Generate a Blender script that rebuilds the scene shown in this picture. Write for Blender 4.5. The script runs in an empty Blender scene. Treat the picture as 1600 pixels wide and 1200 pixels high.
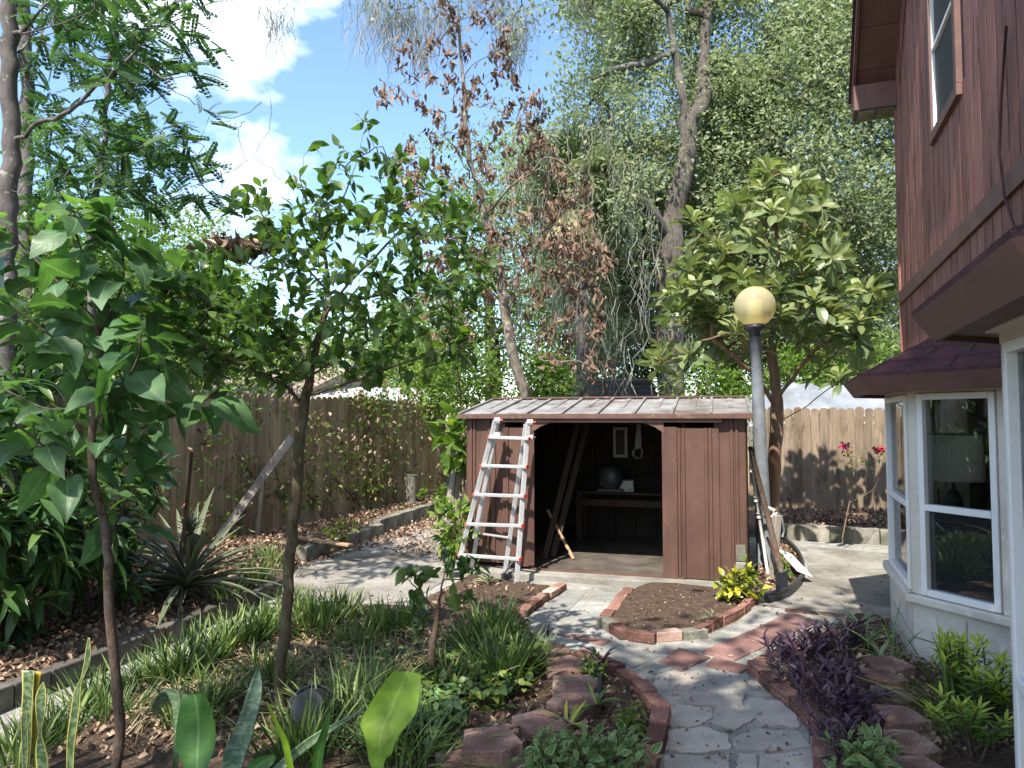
import bpy, math, random
import numpy as np
from mathutils import Vector, Matrix
R = math.radians
rnd = random.Random(7)
rg = np.random.default_rng(11)
SC = bpy.context.scene
COL = SC.collection
# ---------------------------------------------------------------- camera model
F = 1110.0; PITCH = math.atan(55/1110.0); H = 1.7
cp, sp = math.cos(PITCH), math.sin(PITCH)
def ray(u, v):
    x = (u-800)/F; y = (600-v)/F
    return np.array([x, cp - sp*y, sp + cp*y])
def G(u, v, z=0.0):                       # point of the level z seen at a pixel
    d = ray(u, v); k = (z-H)/d[2]
    return np.array([d[0]*k, d[1]*k, z])
def P(u, v, Y):                           # point at distance Y
    d = ray(u, v); k = Y/d[1]
    return np.array([d[0]*k, Y, H+d[2]*k])
# ---------------------------------------------------------------- objects
def tag(o, label=None, cat=None, group=None, kind=None):
    if label: o['label'] = label
    if cat: o['category'] = cat
    if group: o['group'] = group
    if kind: o['kind'] = kind
    return o
def link(o, parent=None):
    COL.objects.link(o)
    if parent is not None: o.parent = parent
    return o
def empty(name, loc, rz=0, label=None, cat=None, group=None):
    o = bpy.data.objects.new(name, None); o.location = loc; o.rotation_euler = (0, 0, rz)
    o.empty_display_size = .1
    COL.objects.link(o); tag(o, label, cat, group); return o
class MB:
    def __init__(s): s.v = []; s.f = []
    def add(s, V, Fc):
        n = len(s.v); s.v += [tuple(map(float, p)) for p in V]; s.f += [tuple(i+n for i in f) for f in Fc]
    def box(s, c, size, rz=0, rot=None):
        x, y, z = size[0]/2, size[1]/2, size[2]/2
        M = (Matrix.Rotation(rz, 3, 'Z') if rot is None else rot)
        V = [M @ Vector((i*x, j*y, k*z)) + Vector(c) for k in (-1, 1) for i, j in ((-1, -1), (1, -1), (1, 1), (-1, 1))]
        s.add(V, [(0, 3, 2, 1), (4, 5, 6, 7), (0, 1, 5, 4), (1, 2, 6, 5), (2, 3, 7, 6), (3, 0, 4, 7)])
    def bar(s, a, b, w, h, up=(0, 0, 1)):      # box between two points
        a, b = Vector(a), Vector(b); d = (b-a); L = d.length; d.normalize()
        u = Vector(up); x = d.cross(u)
        if x.length < 1e-4: x = d.cross(Vector((0, 1, 0)))
        x.normalize(); z = x.cross(d)
        V = []
        for p in (a, b):
            for i, k in ((-1, -1), (1, -1), (1, 1), (-1, 1)): V.append(p + x*(i*w/2) + z*(k*h/2))
        s.add(V, [(0, 1, 2, 3), (7, 6, 5, 4), (0, 4, 5, 1), (1, 5, 6, 2), (2, 6, 7, 3), (3, 7, 4, 0)])
    def prism(s, poly, z0, z1):                # vertical prism, poly ccw list of (x,y)
        n = len(poly)
        V = [(p[0], p[1], z0) for p in poly] + [(p[0], p[1], z1) for p in poly]
        s.add(V, [tuple(range(n-1, -1, -1)), tuple(range(n, 2*n))] + [(i, (i+1) % n, n+(i+1) % n, n+i) for i in range(n)])
    def tube(s, pts, rad, k=8, cap=True):
        V, Fc = tube_np(np.array(pts, float), np.broadcast_to(np.array(rad, float), (len(pts),)), k)
        s.add(V, [tuple(f) for f in Fc])
        if cap:
            n = len(V); b = len(s.v)-n
            s.f.append(tuple(b+i for i in range(k-1, -1, -1))); s.f.append(tuple(b+n-k+i for i in range(k)))
    def lathe(s, prof, c=(0, 0, 0), k=24):
        V = []; Fc = []
        for r, z in prof:
            for i in range(k):
                a = 2*math.pi*i/k; V.append((c[0]+r*math.cos(a), c[1]+r*math.sin(a), c[2]+z))
        for j in range(len(prof)-1):
            for i in range(k): Fc.append((j*k+i, j*k+(i+1) % k, (j+1)*k+(i+1) % k, (j+1)*k+i))
        s.add(V, Fc)
    def build(s, name, mat, parent=None, smooth=False, bevel=0, loc=None):
        me = bpy.data.meshes.new(name); me.from_pydata(s.v, [], s.f); me.update()
        me.materials.append(mat)
        if smooth: me.shade_smooth()
        o = bpy.data.objects.new(name, me)
        if loc is not None: o.location = loc
        link(o, parent)
        if bevel:
            m = o.modifiers.new('bevel', 'BEVEL'); m.width = bevel; m.segments = 2; m.limit_method = 'ANGLE'; m.angle_limit = R(35)
        return o
def tube_np(pts, rad, k=6):
    n = len(pts)
    t = np.gradient(pts, axis=0); t /= np.linalg.norm(t, axis=1, keepdims=True)+1e-9
    ref = np.array([0.31, 0.2, .93]) if abs(t[0, 2]) < .9 else np.array([1., .1, 0])
    x = np.cross(t, ref); x /= np.linalg.norm(x, axis=1, keepdims=True)+1e-9
    y = np.cross(t, x)
    a = 2*np.pi*np.arange(k)/k
    V = pts[:, None, :] + rad[:, None, None]*(np.cos(a)[None, :, None]*x[:, None, :] + np.sin(a)[None, :, None]*y[:, None, :])
    i = np.arange(k); j = (i+1) % k
    base = np.stack([i, j, j+k, i+k], 1)
    Fc = (base[None] + (np.arange(n-1)*k)[:, None, None]).reshape(-1, 4)[:, ::-1]
    return V.reshape(-1, 3), Fc
def mesh_np(name, V, Fc, mat, parent=None, tint=None, luv=None, smooth=True):
    V = np.asarray(V, np.float32); Fc = np.asarray(Fc, np.int32)
    me = bpy.data.meshes.new(name); k = Fc.shape[1]; nf = len(Fc)
    me.vertices.add(len(V)); me.vertices.foreach_set('co', V.ravel())
    me.loops.add(nf*k); me.loops.foreach_set('vertex_index', Fc.ravel())
    me.polygons.add(nf); me.polygons.foreach_set('loop_start', np.arange(nf, dtype=np.int32)*k)
    me.update(calc_edges=True)
    if smooth: me.polygons.foreach_set('use_smooth', np.ones(nf, bool))
    if tint is not None:
        a = me.attributes.new('tint', 'FLOAT', 'POINT'); a.data.foreach_set('value', np.asarray(tint, np.float32))
    if luv is not None:
        a = me.attributes.new('luv', 'FLOAT_VECTOR', 'POINT'); a.data.foreach_set('vector', np.asarray(luv, np.float32).ravel())
    me.materials.append(mat)
    o = bpy.data.objects.new(name, me); return link(o, parent)
def copy_tree(o, parent=None):
    c = o.copy(); COL.objects.link(c)
    if parent is not None: c.parent = parent
    for ch in list(o.children): copy_tree(ch, c)
    return c
ORD = ['first','second','third','fourth','fifth','sixth','seventh','eighth','ninth','tenth','eleventh','twelfth','thirteenth','fourteenth','fifteenth','sixteenth','seventeenth','eighteenth','nineteenth','twentieth',
       'twenty-first','twenty-second','twenty-third','twenty-fourth','twenty-fifth','twenty-sixth','twenty-seventh','twenty-eighth']
# ---------------------------------------------------------------- materials
def nodes(name):
    m = bpy.data.materials.new(name); m.use_nodes = True
    nt = m.node_tree; nt.nodes.clear(); return m, nt
def N(nt, t, **kw):
    n = nt.nodes.new(t)
    for k, v in kw.items():
        if k in n.inputs.keys(): n.inputs[k].default_value = v
        else: setattr(n, k, v)
    return n
def ramp(nt, stops):
    r = nt.nodes.new('ShaderNodeValToRGB'); e = r.color_ramp.elements
    while len(e) < len(stops): e.new(.5)
    for i, (p, c) in enumerate(stops): e[i].position = p; e[i].color = (*c, 1)
    return r
def mapped(nt, stretch=(1, 1, 1), coord='Object', rot=(0, 0, 0)):
    tc = N(nt, 'ShaderNodeTexCoord'); mp = N(nt, 'ShaderNodeMapping')
    mp.inputs['Scale'].default_value = stretch; mp.inputs['Rotation'].default_value = rot
    nt.links.new(tc.outputs[coord], mp.inputs['Vector']); return mp.outputs[0]
def surf(name, stops, scale=6, detail=6, rough=.8, bump=.2, bscale=None, stretch=(1, 1, 1), metal=0, spec=.3,
         blotch=None, blotch_scale=1.2, blotch_range=(.45, .62), fine=None, fine_scale=120, fine_range=(.55, .7), dist=.02, blotch_stretch=(1, 1, 1), vary=0):
    """noise-coloured surface; blotch: colour mixed in large patches; fine: speckle colour"""
    m, nt = nodes(name); L = nt.links.new
    vec = mapped(nt, stretch)
    n1 = N(nt, 'ShaderNodeTexNoise', Scale=scale, Detail=detail, Roughness=.62); L(vec, n1.inputs['Vector'])
    rp = ramp(nt, stops); L(n1.outputs[0], rp.inputs[0]); col = rp.outputs[0]
    def mixin(col, c, sc, rng, st, seed, det=5):
        v2 = mapped(nt, st); nn = N(nt, 'ShaderNodeTexNoise', Scale=sc, Detail=det, Roughness=.65); 
        ad = N(nt, 'ShaderNodeVectorMath', operation='ADD'); ad.inputs[1].default_value = (seed, seed*1.7, -seed)
        L(v2, ad.inputs[0]); L(ad.outputs[0], nn.inputs['Vector'])
        mr = N(nt, 'ShaderNodeMapRange'); mr.inputs[1].default_value = rng[0]; mr.inputs[2].default_value = rng[1]; L(nn.outputs[0], mr.inputs[0])
        mx = N(nt, 'ShaderNodeMix', data_type='RGBA'); L(mr.outputs[0], mx.inputs[0]); L(col, mx.inputs[6]); mx.inputs[7].default_value = (*c, 1)
        return mx.outputs[2]
    if blotch: col = mixin(col, blotch, blotch_scale, blotch_range, blotch_stretch, 7.3)
    if fine: col = mixin(col, fine, fine_scale, fine_range, (1, 1, 1), 3.1, 2)
    if vary:
        oi = N(nt, 'ShaderNodeObjectInfo'); mv = N(nt, 'ShaderNodeMapRange'); mv.inputs[3].default_value = 1-vary; mv.inputs[4].default_value = 1+vary; L(oi.outputs['Random'], mv.inputs[0])
        hs_ = N(nt, 'ShaderNodeHueSaturation'); hs_.inputs['Saturation'].default_value = 1; L(mv.outputs[0], hs_.inputs['Value']); L(col, hs_.inputs['Color']); col = hs_.outputs[0]
    b = N(nt, 'ShaderNodeBsdfPrincipled', Roughness=rough, Metallic=metal); b.inputs['Specular IOR Level'].default_value = spec
    L(col, b.inputs['Base Color'])
    if bump:
        n2 = N(nt, 'ShaderNodeTexNoise', Scale=bscale or scale*4, Detail=5, Roughness=.7); L(vec, n2.inputs['Vector'])
        bp = N(nt, 'ShaderNodeBump', Strength=bump, Distance=dist); L(n2.outputs[0], bp.inputs['Height']); L(bp.outputs[0], b.inputs['Normal'])
    o = N(nt, 'ShaderNodeOutputMaterial'); L(b.outputs[0], o.inputs[0]); return m
def plain(name, c, rough=.5, metal=0, spec=.4, noise=.12, scale=18, bump=0):
    a = tuple(x*(1-noise) for x in c); d = tuple(min(1, x*(1+noise)) for x in c)
    return surf(name, [(.3, a), (.7, d)], scale=scale, rough=rough, metal=metal, spec=spec, bump=bump)
def leafmat(name, dark, mid, light, trans=.35, rough=.45, spec=.4, tcol=None, vein=0, veincol=(.35, .45, .15), nvein=9, pattern=None, pcol=None, ecol=None, edge=.78, spots=0):
    """leaf: per-leaf tint, optional veins, bands and pale margins that follow the blade"""
    m, nt = nodes(name); L = nt.links.new
    at = N(nt, 'ShaderNodeAttribute', attribute_name='tint')
    rp = ramp(nt, [(0, dark), (.5, mid), (1, light)]); L(at.outputs['Fac'], rp.inputs[0]); col = rp.outputs[0]
    b = N(nt, 'ShaderNodeBsdfPrincipled', Roughness=rough); b.inputs['Specular IOR Level'].default_value = spec
    if vein or pattern or ecol:
        lu = N(nt, 'ShaderNodeAttribute', attribute_name='luv'); sx = N(nt, 'ShaderNodeSeparateXYZ'); L(lu.outputs['Vector'], sx.inputs[0])
        ab = N(nt, 'ShaderNodeMath', operation='ABSOLUTE'); L(sx.outputs[0], ab.inputs[0])
    def mix(fac, c2, col):
        mx = N(nt, 'ShaderNodeMix', data_type='RGBA'); L(fac, mx.inputs[0]); L(col, mx.inputs[6]); mx.inputs[7].default_value = (*c2, 1); return mx.outputs[2]
    if pattern:
        mp = N(nt, 'ShaderNodeCombineXYZ')
        m1 = N(nt, 'ShaderNodeMath', operation='MULTIPLY'); m1.inputs[1].default_value = pattern[0]; L(sx.outputs[0], m1.inputs[0])
        m2 = N(nt, 'ShaderNodeMath', operation='MULTIPLY'); m2.inputs[1].default_value = pattern[1]; L(sx.outputs[1], m2.inputs[0])
        L(m1.outputs[0], mp.inputs[0]); L(m2.outputs[0], mp.inputs[1]); L(at.outputs['Fac'], mp.inputs[2])
        nn = N(nt, 'ShaderNodeTexNoise', Scale=1.0, Detail=4, Distortion=.6); L(mp.outputs[0], nn.inputs['Vector'])
        mr = N(nt, 'ShaderNodeMapRange'); mr.inputs[1].default_value = pattern[2]; mr.inputs[2].default_value = pattern[3]; L(nn.outputs[0], mr.inputs[0])
        col = mix(mr.outputs[0], pcol, col)
    if vein:
        s1 = N(nt, 'ShaderNodeMath', operation='MULTIPLY'); s1.inputs[1].default_value = nvein; L(sx.outputs[1], s1.inputs[0])
        s2 = N(nt, 'ShaderNodeMath', operation='MULTIPLY_ADD'); s2.inputs[1].default_value = -2.2; L(ab.outputs[0], s2.inputs[0]); L(s1.outputs[0], s2.inputs[2])
        fr = N(nt, 'ShaderNodeMath', operation='FRACT'); L(s2.outputs[0], fr.inputs[0])
        c1 = N(nt, 'ShaderNodeMapRange'); c1.inputs[1].default_value = .86; c1.inputs[2].default_value = 1.0; c1.inputs[4].default_value = vein*.6; L(fr.outputs[0], c1.inputs[0])
        c2 = N(nt, 'ShaderNodeMapRange'); c2.inputs[1].default_value = .1; c2.inputs[2].default_value = .03; c2.inputs[4].default_value = min(1, vein*1.2); L(ab.outputs[0], c2.inputs[0])
        mxx = N(nt, 'ShaderNodeMath', operation='MAXIMUM'); L(c1.outputs[0], mxx.inputs[0]); L(c2.outputs[0], mxx.inputs[1])
        col = mix(mxx.outputs[0], veincol, col)
        bp = N(nt, 'ShaderNodeBump', Strength=.35, Distance=.004, invert=True); L(mxx.outputs[0], bp.inputs['Height']); L(bp.outputs[0], b.inputs['Normal'])
    if ecol:
        e1 = N(nt, 'ShaderNodeMapRange'); e1.inputs[1].default_value = edge; e1.inputs[2].default_value = edge+.05; L(ab.outputs[0], e1.inputs[0])
        col = mix(e1.outputs[0], ecol, col)
    if spots:
        v_ = mapped(nt, (1, 1, 1)); n5 = N(nt, 'ShaderNodeTexNoise', Scale=14, Detail=3); L(v_, n5.inputs['Vector'])
        m5 = N(nt, 'ShaderNodeMapRange'); m5.inputs[1].default_value = .3; m5.inputs[2].default_value = .7; m5.inputs[3].default_value = .72; m5.inputs[4].default_value = 1.28; L(n5.outputs[0], m5.inputs[0])
        h5 = N(nt, 'ShaderNodeHueSaturation'); L(m5.outputs[0], h5.inputs['Value']); L(col, h5.inputs['Color']); col = h5.outputs[0]
        n6 = N(nt, 'ShaderNodeTexNoise', Scale=60, Detail=2); L(v_, n6.inputs['Vector']); m6 = N(nt, 'ShaderNodeMapRange'); m6.inputs[1].default_value = .70; m6.inputs[2].default_value = .74; m6.inputs[4].default_value = spots; L(n6.outputs[0], m6.inputs[0])
        col = mix(m6.outputs[0], (.16, .10, .04), col)
    L(col, b.inputs['Base Color'])
    t = N(nt, 'ShaderNodeBsdfTranslucent')
    if tcol: 
        hm = N(nt, 'ShaderNodeMix', data_type='RGBA', blend_type='MULTIPLY'); hm.inputs[0].default_value = 1; L(col, hm.inputs[6]); hm.inputs[7].default_value = (*tcol, 1); L(hm.outputs[2], t.inputs[0])
    else: L(col, t.inputs[0])
    mx = N(nt, 'ShaderNodeMixShader'); mx.inputs[0].default_value = trans; L(b.outputs[0], mx.inputs[1]); L(t.outputs[0], mx.inputs[2])
    o = N(nt, 'ShaderNodeOutputMaterial'); L(mx.outputs[0], o.inputs[0]); return m
def glassmat(name, tintc=(.75, .8, .8), clear=.6):
    m, nt = nodes(name); L = nt.links.new
    g = N(nt, 'ShaderNodeBsdfGlossy', Roughness=.01); t = N(nt, 'ShaderNodeBsdfTransparent'); t.inputs[0].default_value = (*tintc, 1)
    fr = N(nt, 'ShaderNodeFresnel', IOR=1.5); mr = N(nt, 'ShaderNodeMapRange'); mr.inputs[3].default_value = 1-clear; L(fr.outputs[0], mr.inputs[0])
    mx = N(nt, 'ShaderNodeMixShader'); L(mr.outputs[0], mx.inputs[0]); L(t.outputs[0], mx.inputs[1]); L(g.outputs[0], mx.inputs[2])
    o = N(nt, 'ShaderNodeOutputMaterial'); L(mx.outputs[0], o.inputs[0]); return m

Mt = {}
Mt['soil'] = surf('soil', [(.25, (.035, .024, .018)), (.55, (.085, .06, .045)), (.8, (.17, .125, .095))], scale=26, rough=.95, bump=.9, bscale=60, spec=.1, fine=(.30, .23, .17), fine_scale=90, fine_range=(.62, .72))
Mt['mulch'] = surf('mulch', [(.25, (.045, .03, .021)), (.5, (.12, .085, .06)), (.8, (.27, .205, .15))], scale=22, rough=.95, bump=.9, bscale=50, spec=.1, fine=(.42, .34, .25), fine_scale=60, fine_range=(.58, .68))
Mt['ground'] = surf('ground', [(.3, (.05, .055, .025)), (.7, (.12, .10, .06))], scale=5, rough=.95, bump=.5)
Mt['mortar'] = surf('mortar', [(.3, (.16, .155, .14)), (.55, (.28, .275, .25)), (.8, (.40, .39, .36))], scale=9, rough=.92, bump=.7, bscale=140, spec=.15, fine=(.50, .49, .46), fine_scale=110, fine_range=(.56, .66), blotch=(.10, .105, .085), blotch_scale=1.3, blotch_range=(.5, .7), dist=.01)
Mt['concrete'] = surf('concrete', [(.3, (.155, .145, .128)), (.55, (.24, .23, .205)), (.8, (.32, .308, .282))], scale=3, rough=.9, bump=.35, bscale=70, spec=.15, fine=(.32, .30, .27), fine_scale=70, fine_range=(.6, .7), blotch=(.10, .09, .074), blotch_scale=1.4, blotch_range=(.46, .66), dist=.006)  # dark blotches paint in both stains and tree-shade dapple
Mt['paver_grey'] = surf('paver_grey', [(.3, (.17, .172, .16)), (.7, (.30, .30, .28))], scale=7, rough=.9, bump=.5, bscale=90, spec=.15, fine=(.40, .40, .37), fine_scale=150, fine_range=(.6, .7), dist=.005, blotch=(.21, .22, .19), blotch_scale=3, vary=.24)
Mt['paver_red'] = surf('paver_red', [(.3, (.135, .074, .066)), (.7, (.22, .128, .112))], scale=7, rough=.9, bump=.5, bscale=120, spec=.15, fine=(.45, .26, .23), fine_scale=160, fine_range=(.6, .7), dist=.005, blotch=(.30, .22, .2), blotch_scale=2.5, blotch_range=(.52, .75), vary=.24)
Mt['flag'] = surf('flag', [(.3, (.27, .255, .225)), (.7, (.45, .42, .37))], scale=5, rough=.9, bump=.7, bscale=30, spec=.15, fine=(.24, .23, .21), fine_scale=60, fine_range=(.6, .7), dist=.012, blotch=(.40, .32, .27), blotch_scale=3, vary=.24)
Mt['brick'] = surf('brick', [(.3, (.135, .068, .053)), (.7, (.24, .125, .10))], scale=14, rough=.92, bump=.6, bscale=80, spec=.12, fine=(.42, .28, .22), fine_scale=60, fine_range=(.6, .72), dist=.006, blotch=(.14, .10, .08), blotch_scale=4, blotch_range=(.52, .7), vary=.42)
Mt['brick_pale'] = surf('brick_pale', [(.3, (.28, .17, .13)), (.7, (.42, .30, .25))], scale=14, rough=.92, bump=.6, bscale=80, spec=.12, fine=(.5, .4, .34), fine_scale=60, fine_range=(.6, .72), dist=.006, vary=.42)
Mt['wallblock'] = surf('wallblock', [(.3, (.15, .085, .07)), (.7, (.29, .185, .155))], scale=9, rough=.95, bump=1.0, bscale=55, spec=.1, fine=(.10, .055, .045), fine_scale=80, fine_range=(.56, .68), dist=.015, blotch=(.46, .31, .25), blotch_scale=4, vary=.24)
Mt['kerb'] = surf('kerb', [(.3, (.15, .14, .12)), (.7, (.33, .31, .27))], scale=6, rough=.95, bump=.7, bscale=60, spec=.1, fine=(.10, .095, .08), fine_scale=40, fine_range=(.58, .7), dist=.01, blotch=(.11, .115, .085), blotch_scale=2.2, vary=.24)
Mt['kerb_dark'] = surf('kerb_dark', [(.3, (.06, .055, .05)), (.7, (.15, .14, .125))], scale=6, rough=.95, bump=.7, bscale=60, spec=.1, dist=.01, blotch=(.05, .055, .035), blotch_scale=3, vary=.25)
Mt['shedpaint'] = surf('shedpaint', [(.3, (.072, .038, .027)), (.6, (.108, .057, .042)), (.85, (.155, .088, .066))], scale=4, rough=.55, bump=.15, bscale=40, spec=.35, stretch=(1, 1, .5), blotch=(.065, .033, .025), blotch_scale=1.6, blotch_range=(.46, .70), blotch_stretch=(2.5, 2.5, .6), fine=(.23, .13, .10), fine_scale=30, fine_range=(.66, .82), dist=.004)
Mt['shedtrim'] = surf('shedtrim', [(.3, (.085, .046, .036)), (.7, (.14, .08, .062))], scale=8, rough=.6, bump=.15, spec=.3, blotch=(.3, .2, .15), blotch_scale=5, blotch_range=(.6, .75))
Mt['shedin'] = surf('shedin', [(.3, (.012, .009, .007)), (.7, (.028, .021, .015))], scale=4, rough=.7, bump=.1, spec=.2, blotch=(.02, .014, .01), blotch_scale=2)  # inner sheet metal darkened: the shade of the interior is in the colour
Mt['shedroof'] = surf('shedroof', [(.25, (.12, .115, .11)), (.5, (.21, .21, .21)), (.8, (.30, .305, .31))], scale=5, stretch=(1.2, .6, 1), rough=.6, bump=.12, spec=.35, blotch=(.10, .075, .06), blotch_scale=2.6, blotch_range=(.46, .70), fine=(.38, .38, .38), fine_scale=30, fine_range=(.62, .8), dist=.004)
Mt['shedfloor'] = surf('shedfloor', [(.3, (.05, .04, .032)), (.7, (.12, .104, .088))], scale=5, rough=.8, bump=.2, blotch=(.05, .042, .035), blotch_scale=2.5, blotch_range=(.5, .66))  # floor tone lowered to paint in the interior shade, with dirt blotches
Mt['benchwood'] = surf('benchwood', [(.3, (.026, .018, .013)), (.7, (.065, .046, .032))], scale=4, stretch=(12, 12, 1), rough=.8)  # wood darkened to look unlit inside the shed
def woodboards(name, c_lo, c_hi, stain, pitch, axis=0, streak=60, crack=0):
    """weathered vertical boards: each board (pitch wide) its own tone, long grain streaks, dark water stains"""
    m, nt = nodes(name); L = nt.links.new
    tc = N(nt, 'ShaderNodeTexCoord'); sx = N(nt, 'ShaderNodeSeparateXYZ'); L(tc.outputs['Object'], sx.inputs[0])
    dv = N(nt, 'ShaderNodeMath', operation='DIVIDE'); dv.inputs[1].default_value = pitch; L(sx.outputs[axis], dv.inputs[0])
    fl = N(nt, 'ShaderNodeMath', operation='FLOOR'); L(dv.outputs[0], fl.inputs[0])
    wn = N(nt, 'ShaderNodeTexWhiteNoise', noise_dimensions='1D'); L(fl.outputs[0], wn.inputs['W'])
    mp = N(nt, 'ShaderNodeMapping'); st = [streak, streak, 2.2]; mp.inputs['Scale'].default_value = st; L(tc.outputs['Object'], mp.inputs[0])
    n1 = N(nt, 'ShaderNodeTexNoise', Scale=1, Detail=6, Roughness=.7, Distortion=.3); L(mp.outputs[0], n1.inputs['Vector'])
    n2 = N(nt, 'ShaderNodeTexNoise', Scale=2.2, Detail=6, Roughness=.7); mp2 = N(nt, 'ShaderNodeMapping'); mp2.inputs['Scale'].default_value = (3, 3, .8); L(tc.outputs['Object'], mp2.inputs[0]); L(mp2.outputs[0], n2.inputs['Vector'])
    ad = N(nt, 'ShaderNodeMath', operation='MULTIPLY_ADD'); ad.inputs[1].default_value = .35; L(wn.outputs[0], ad.inputs[0]); L(n1.outputs[0], ad.inputs[2])
    rp = ramp(nt, [(.35, c_lo), (.95, c_hi)]); L(ad.outputs[0], rp.inputs[0])
    mr = N(nt, 'ShaderNodeMapRange'); mr.inputs[1].default_value = .5; mr.inputs[2].default_value = .68; L(n2.outputs[0], mr.inputs[0])
    mx = N(nt, 'ShaderNodeMix', data_type='RGBA'); L(mr.outputs[0], mx.inputs[0]); L(rp.outputs[0], mx.inputs[6]); mx.inputs[7].default_value = (*stain, 1)
    colr = mx.outputs[2]
    if crack:      # open grain: long narrow dark splits and pale scuffs of worn paint
        for sd, rg_, cc in ((3.7, (.635, .665), (.018, .011, .010)), (11.3, (.64, .74), (.30, .16, .13))):
            m3 = N(nt, 'ShaderNodeMapping'); m3.inputs['Scale'].default_value = (30, 30, 1.1) if sd < 5 else (14, 14, 1.6); m3.inputs['Location'].default_value = (sd, sd, sd); L(tc.outputs['Object'], m3.inputs[0])
            n3 = N(nt, 'ShaderNodeTexNoise', Scale=1, Detail=4, Roughness=.6, Distortion=.5); L(m3.outputs[0], n3.inputs['Vector'])
            r3 = N(nt, 'ShaderNodeMapRange'); r3.inputs[1].default_value = rg_[0]; r3.inputs[2].default_value = rg_[1]; r3.inputs[4].default_value = .95 if sd < 5 else .35; L(n3.outputs[0], r3.inputs[0])
            x3 = N(nt, 'ShaderNodeMix', data_type='RGBA'); L(r3.outputs[0], x3.inputs[0]); L(colr, x3.inputs[6]); x3.inputs[7].default_value = (*cc, 1); colr = x3.outputs[2]
    b = N(nt, 'ShaderNodeBsdfPrincipled', Roughness=.8 if not crack else .62); b.inputs['Specular IOR Level'].default_value = .25; L(colr, b.inputs['Base Color'])
    bp = N(nt, 'ShaderNodeBump', Strength=.5, Distance=.006); L(n1.outputs[0], bp.inputs['Height']); L(bp.outputs[0], b.inputs['Normal'])
    o = N(nt, 'ShaderNodeOutputMaterial'); L(b.outputs[0], o.inputs[0]); return m
Mt['fence'] = woodboards('fence', (.15, .112, .064), (.45, .35, .215), (.10, .078, .045), .14)
Mt['fence_pale'] = woodboards('fence_pale', (.12, .088, .06), (.29, .222, .16), (.08, .058, .04), .14)
Mt['siding'] = woodboards('siding', (.145, .06, .049), (.29, .132, .108), (.085, .038, .033), .203, streak=38, crack=1)
Mt['siding_trim'] = surf('siding_trim', [(.3, (.11, .056, .048)), (.7, (.16, .084, .07))], scale=5, rough=.6, bump=.2, spec=.3)
Mt['shingle'] = surf('shingle', [(.3, (.042, .020, .021)), (.7, (.085, .043, .044))], scale=40, rough=.95, bump=.8, bscale=150, spec=.1, fine=(.16, .09, .09), fine_scale=200, fine_range=(.6, .68), dist=.006, blotch=(.10, .04, .045), blotch_scale=4)
Mt['whitepaint'] = surf('whitepaint', [(.3, (.56, .515, .44)), (.7, (.65, .605, .53))], scale=3, rough=.6, bump=.2, bscale=30, spec=.3, blotch=(.46, .41, .35), blotch_scale=2.5, blotch_range=(.52, .75), fine=(.66, .62, .56), fine_scale=14, fine_range=(.6, .7), dist=.004)
Mt['vinyl'] = plain('vinyl', (.74, .73, .71), rough=.35, noise=.03)
Mt['screen'] = plain('screen', (.022, .026, .035), rough=.5, spec=.5)
Mt['glass'] = glassmat('glass', (.9, .92, .92), .95)
Mt['dark'] = plain('dark', (.02, .02, .022), rough=.6)
Mt['chrome'] = plain('chrome', (.05, .05, .055), rough=.3, metal=.6)  # near black chrome, shed shade put into its colour
Mt['dimwhite'] = plain('dimwhite', (.34, .34, .33), rough=.5)  # white toned down to grey for the shade in the shed
Mt['blackplastic'] = plain('blackplastic', (.026, .029, .038), rough=.4, bump=.05)
Mt['alu'] = surf('alu', [(.3, (.50, .51, .52)), (.7, (.66, .67, .68))], scale=20, rough=.42, metal=.55, spec=.5, bump=.05)
Mt['redplastic'] = plain('redplastic', (.5, .05, .03), rough=.45)
Mt['polepaint'] = surf('polepaint', [(.3, (.12, .135, .15)), (.7, (.20, .22, .245))], scale=9, rough=.6, bump=.2, spec=.3, fine=(.28, .30, .31), fine_scale=60, fine_range=(.62, .72))
Mt['rawwood'] = surf('rawwood', [(.3, (.25, .16, .09)), (.7, (.42, .29, .18))], scale=4, stretch=(12, 12, 1), rough=.8, bump=.2)
Mt['greywood'] = surf('greywood', [(.3, (.20, .17, .14)), (.7, (.38, .34, .29))], scale=4, stretch=(12, 12, 1), rough=.85, bump=.3)
Mt['whitething'] = plain('whitething', (.62, .62, .60), rough=.5)
Mt['pvc'] = plain('pvc', (.52, .50, .46), rough=.45)
Mt['bark_citrus'] = surf('bark_citrus', [(.3, (.05, .037, .024)), (.7, (.15, .115, .07))], scale=14, stretch=(4, 4, 1), rough=.9, bump=1, bscale=40, dist=.015, blotch=(.16, .15, .09), blotch_scale=8, blotch_range=(.5, .66))
Mt['bark_dark'] = surf('bark_dark', [(.3, (.05, .034, .025)), (.7, (.165, .112, .08))], scale=16, stretch=(3, 3, 1.2), rough=.9, bump=1, bscale=45, dist=.015, blotch=(.14, .12, .10), blotch_scale=11, blotch_range=(.52, .66))
Mt['bark_oak'] = surf('bark_oak', [(.3, (.06, .05, .042)), (.7, (.20, .175, .15))], scale=5, stretch=(5, 5, 1), rough=.95, bump=1, bscale=14, dist=.06, blotch=(.27, .26, .23), blotch_scale=1.5, blotch_range=(.5, .66))
Mt['bark_pale'] = surf('bark_pale', [(.3, (.15, .12, .095)), (.7, (.33, .29, .24))], scale=6, stretch=(2, 2, 1), rough=.9, bump=.6, bscale=25, dist=.015, blotch=(.42, .40, .36), blotch_scale=6, blotch_range=(.55, .68))
Mt['bark_dead'] = surf('bark_dead', [(.3, (.075, .06, .048)), (.7, (.20, .17, .135))], scale=7, stretch=(2, 2, 1), rough=.9, bump=.7, bscale=25, dist=.015, blotch=(.30, .28, .24), blotch_scale=7, blotch_range=(.55, .68))
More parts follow.
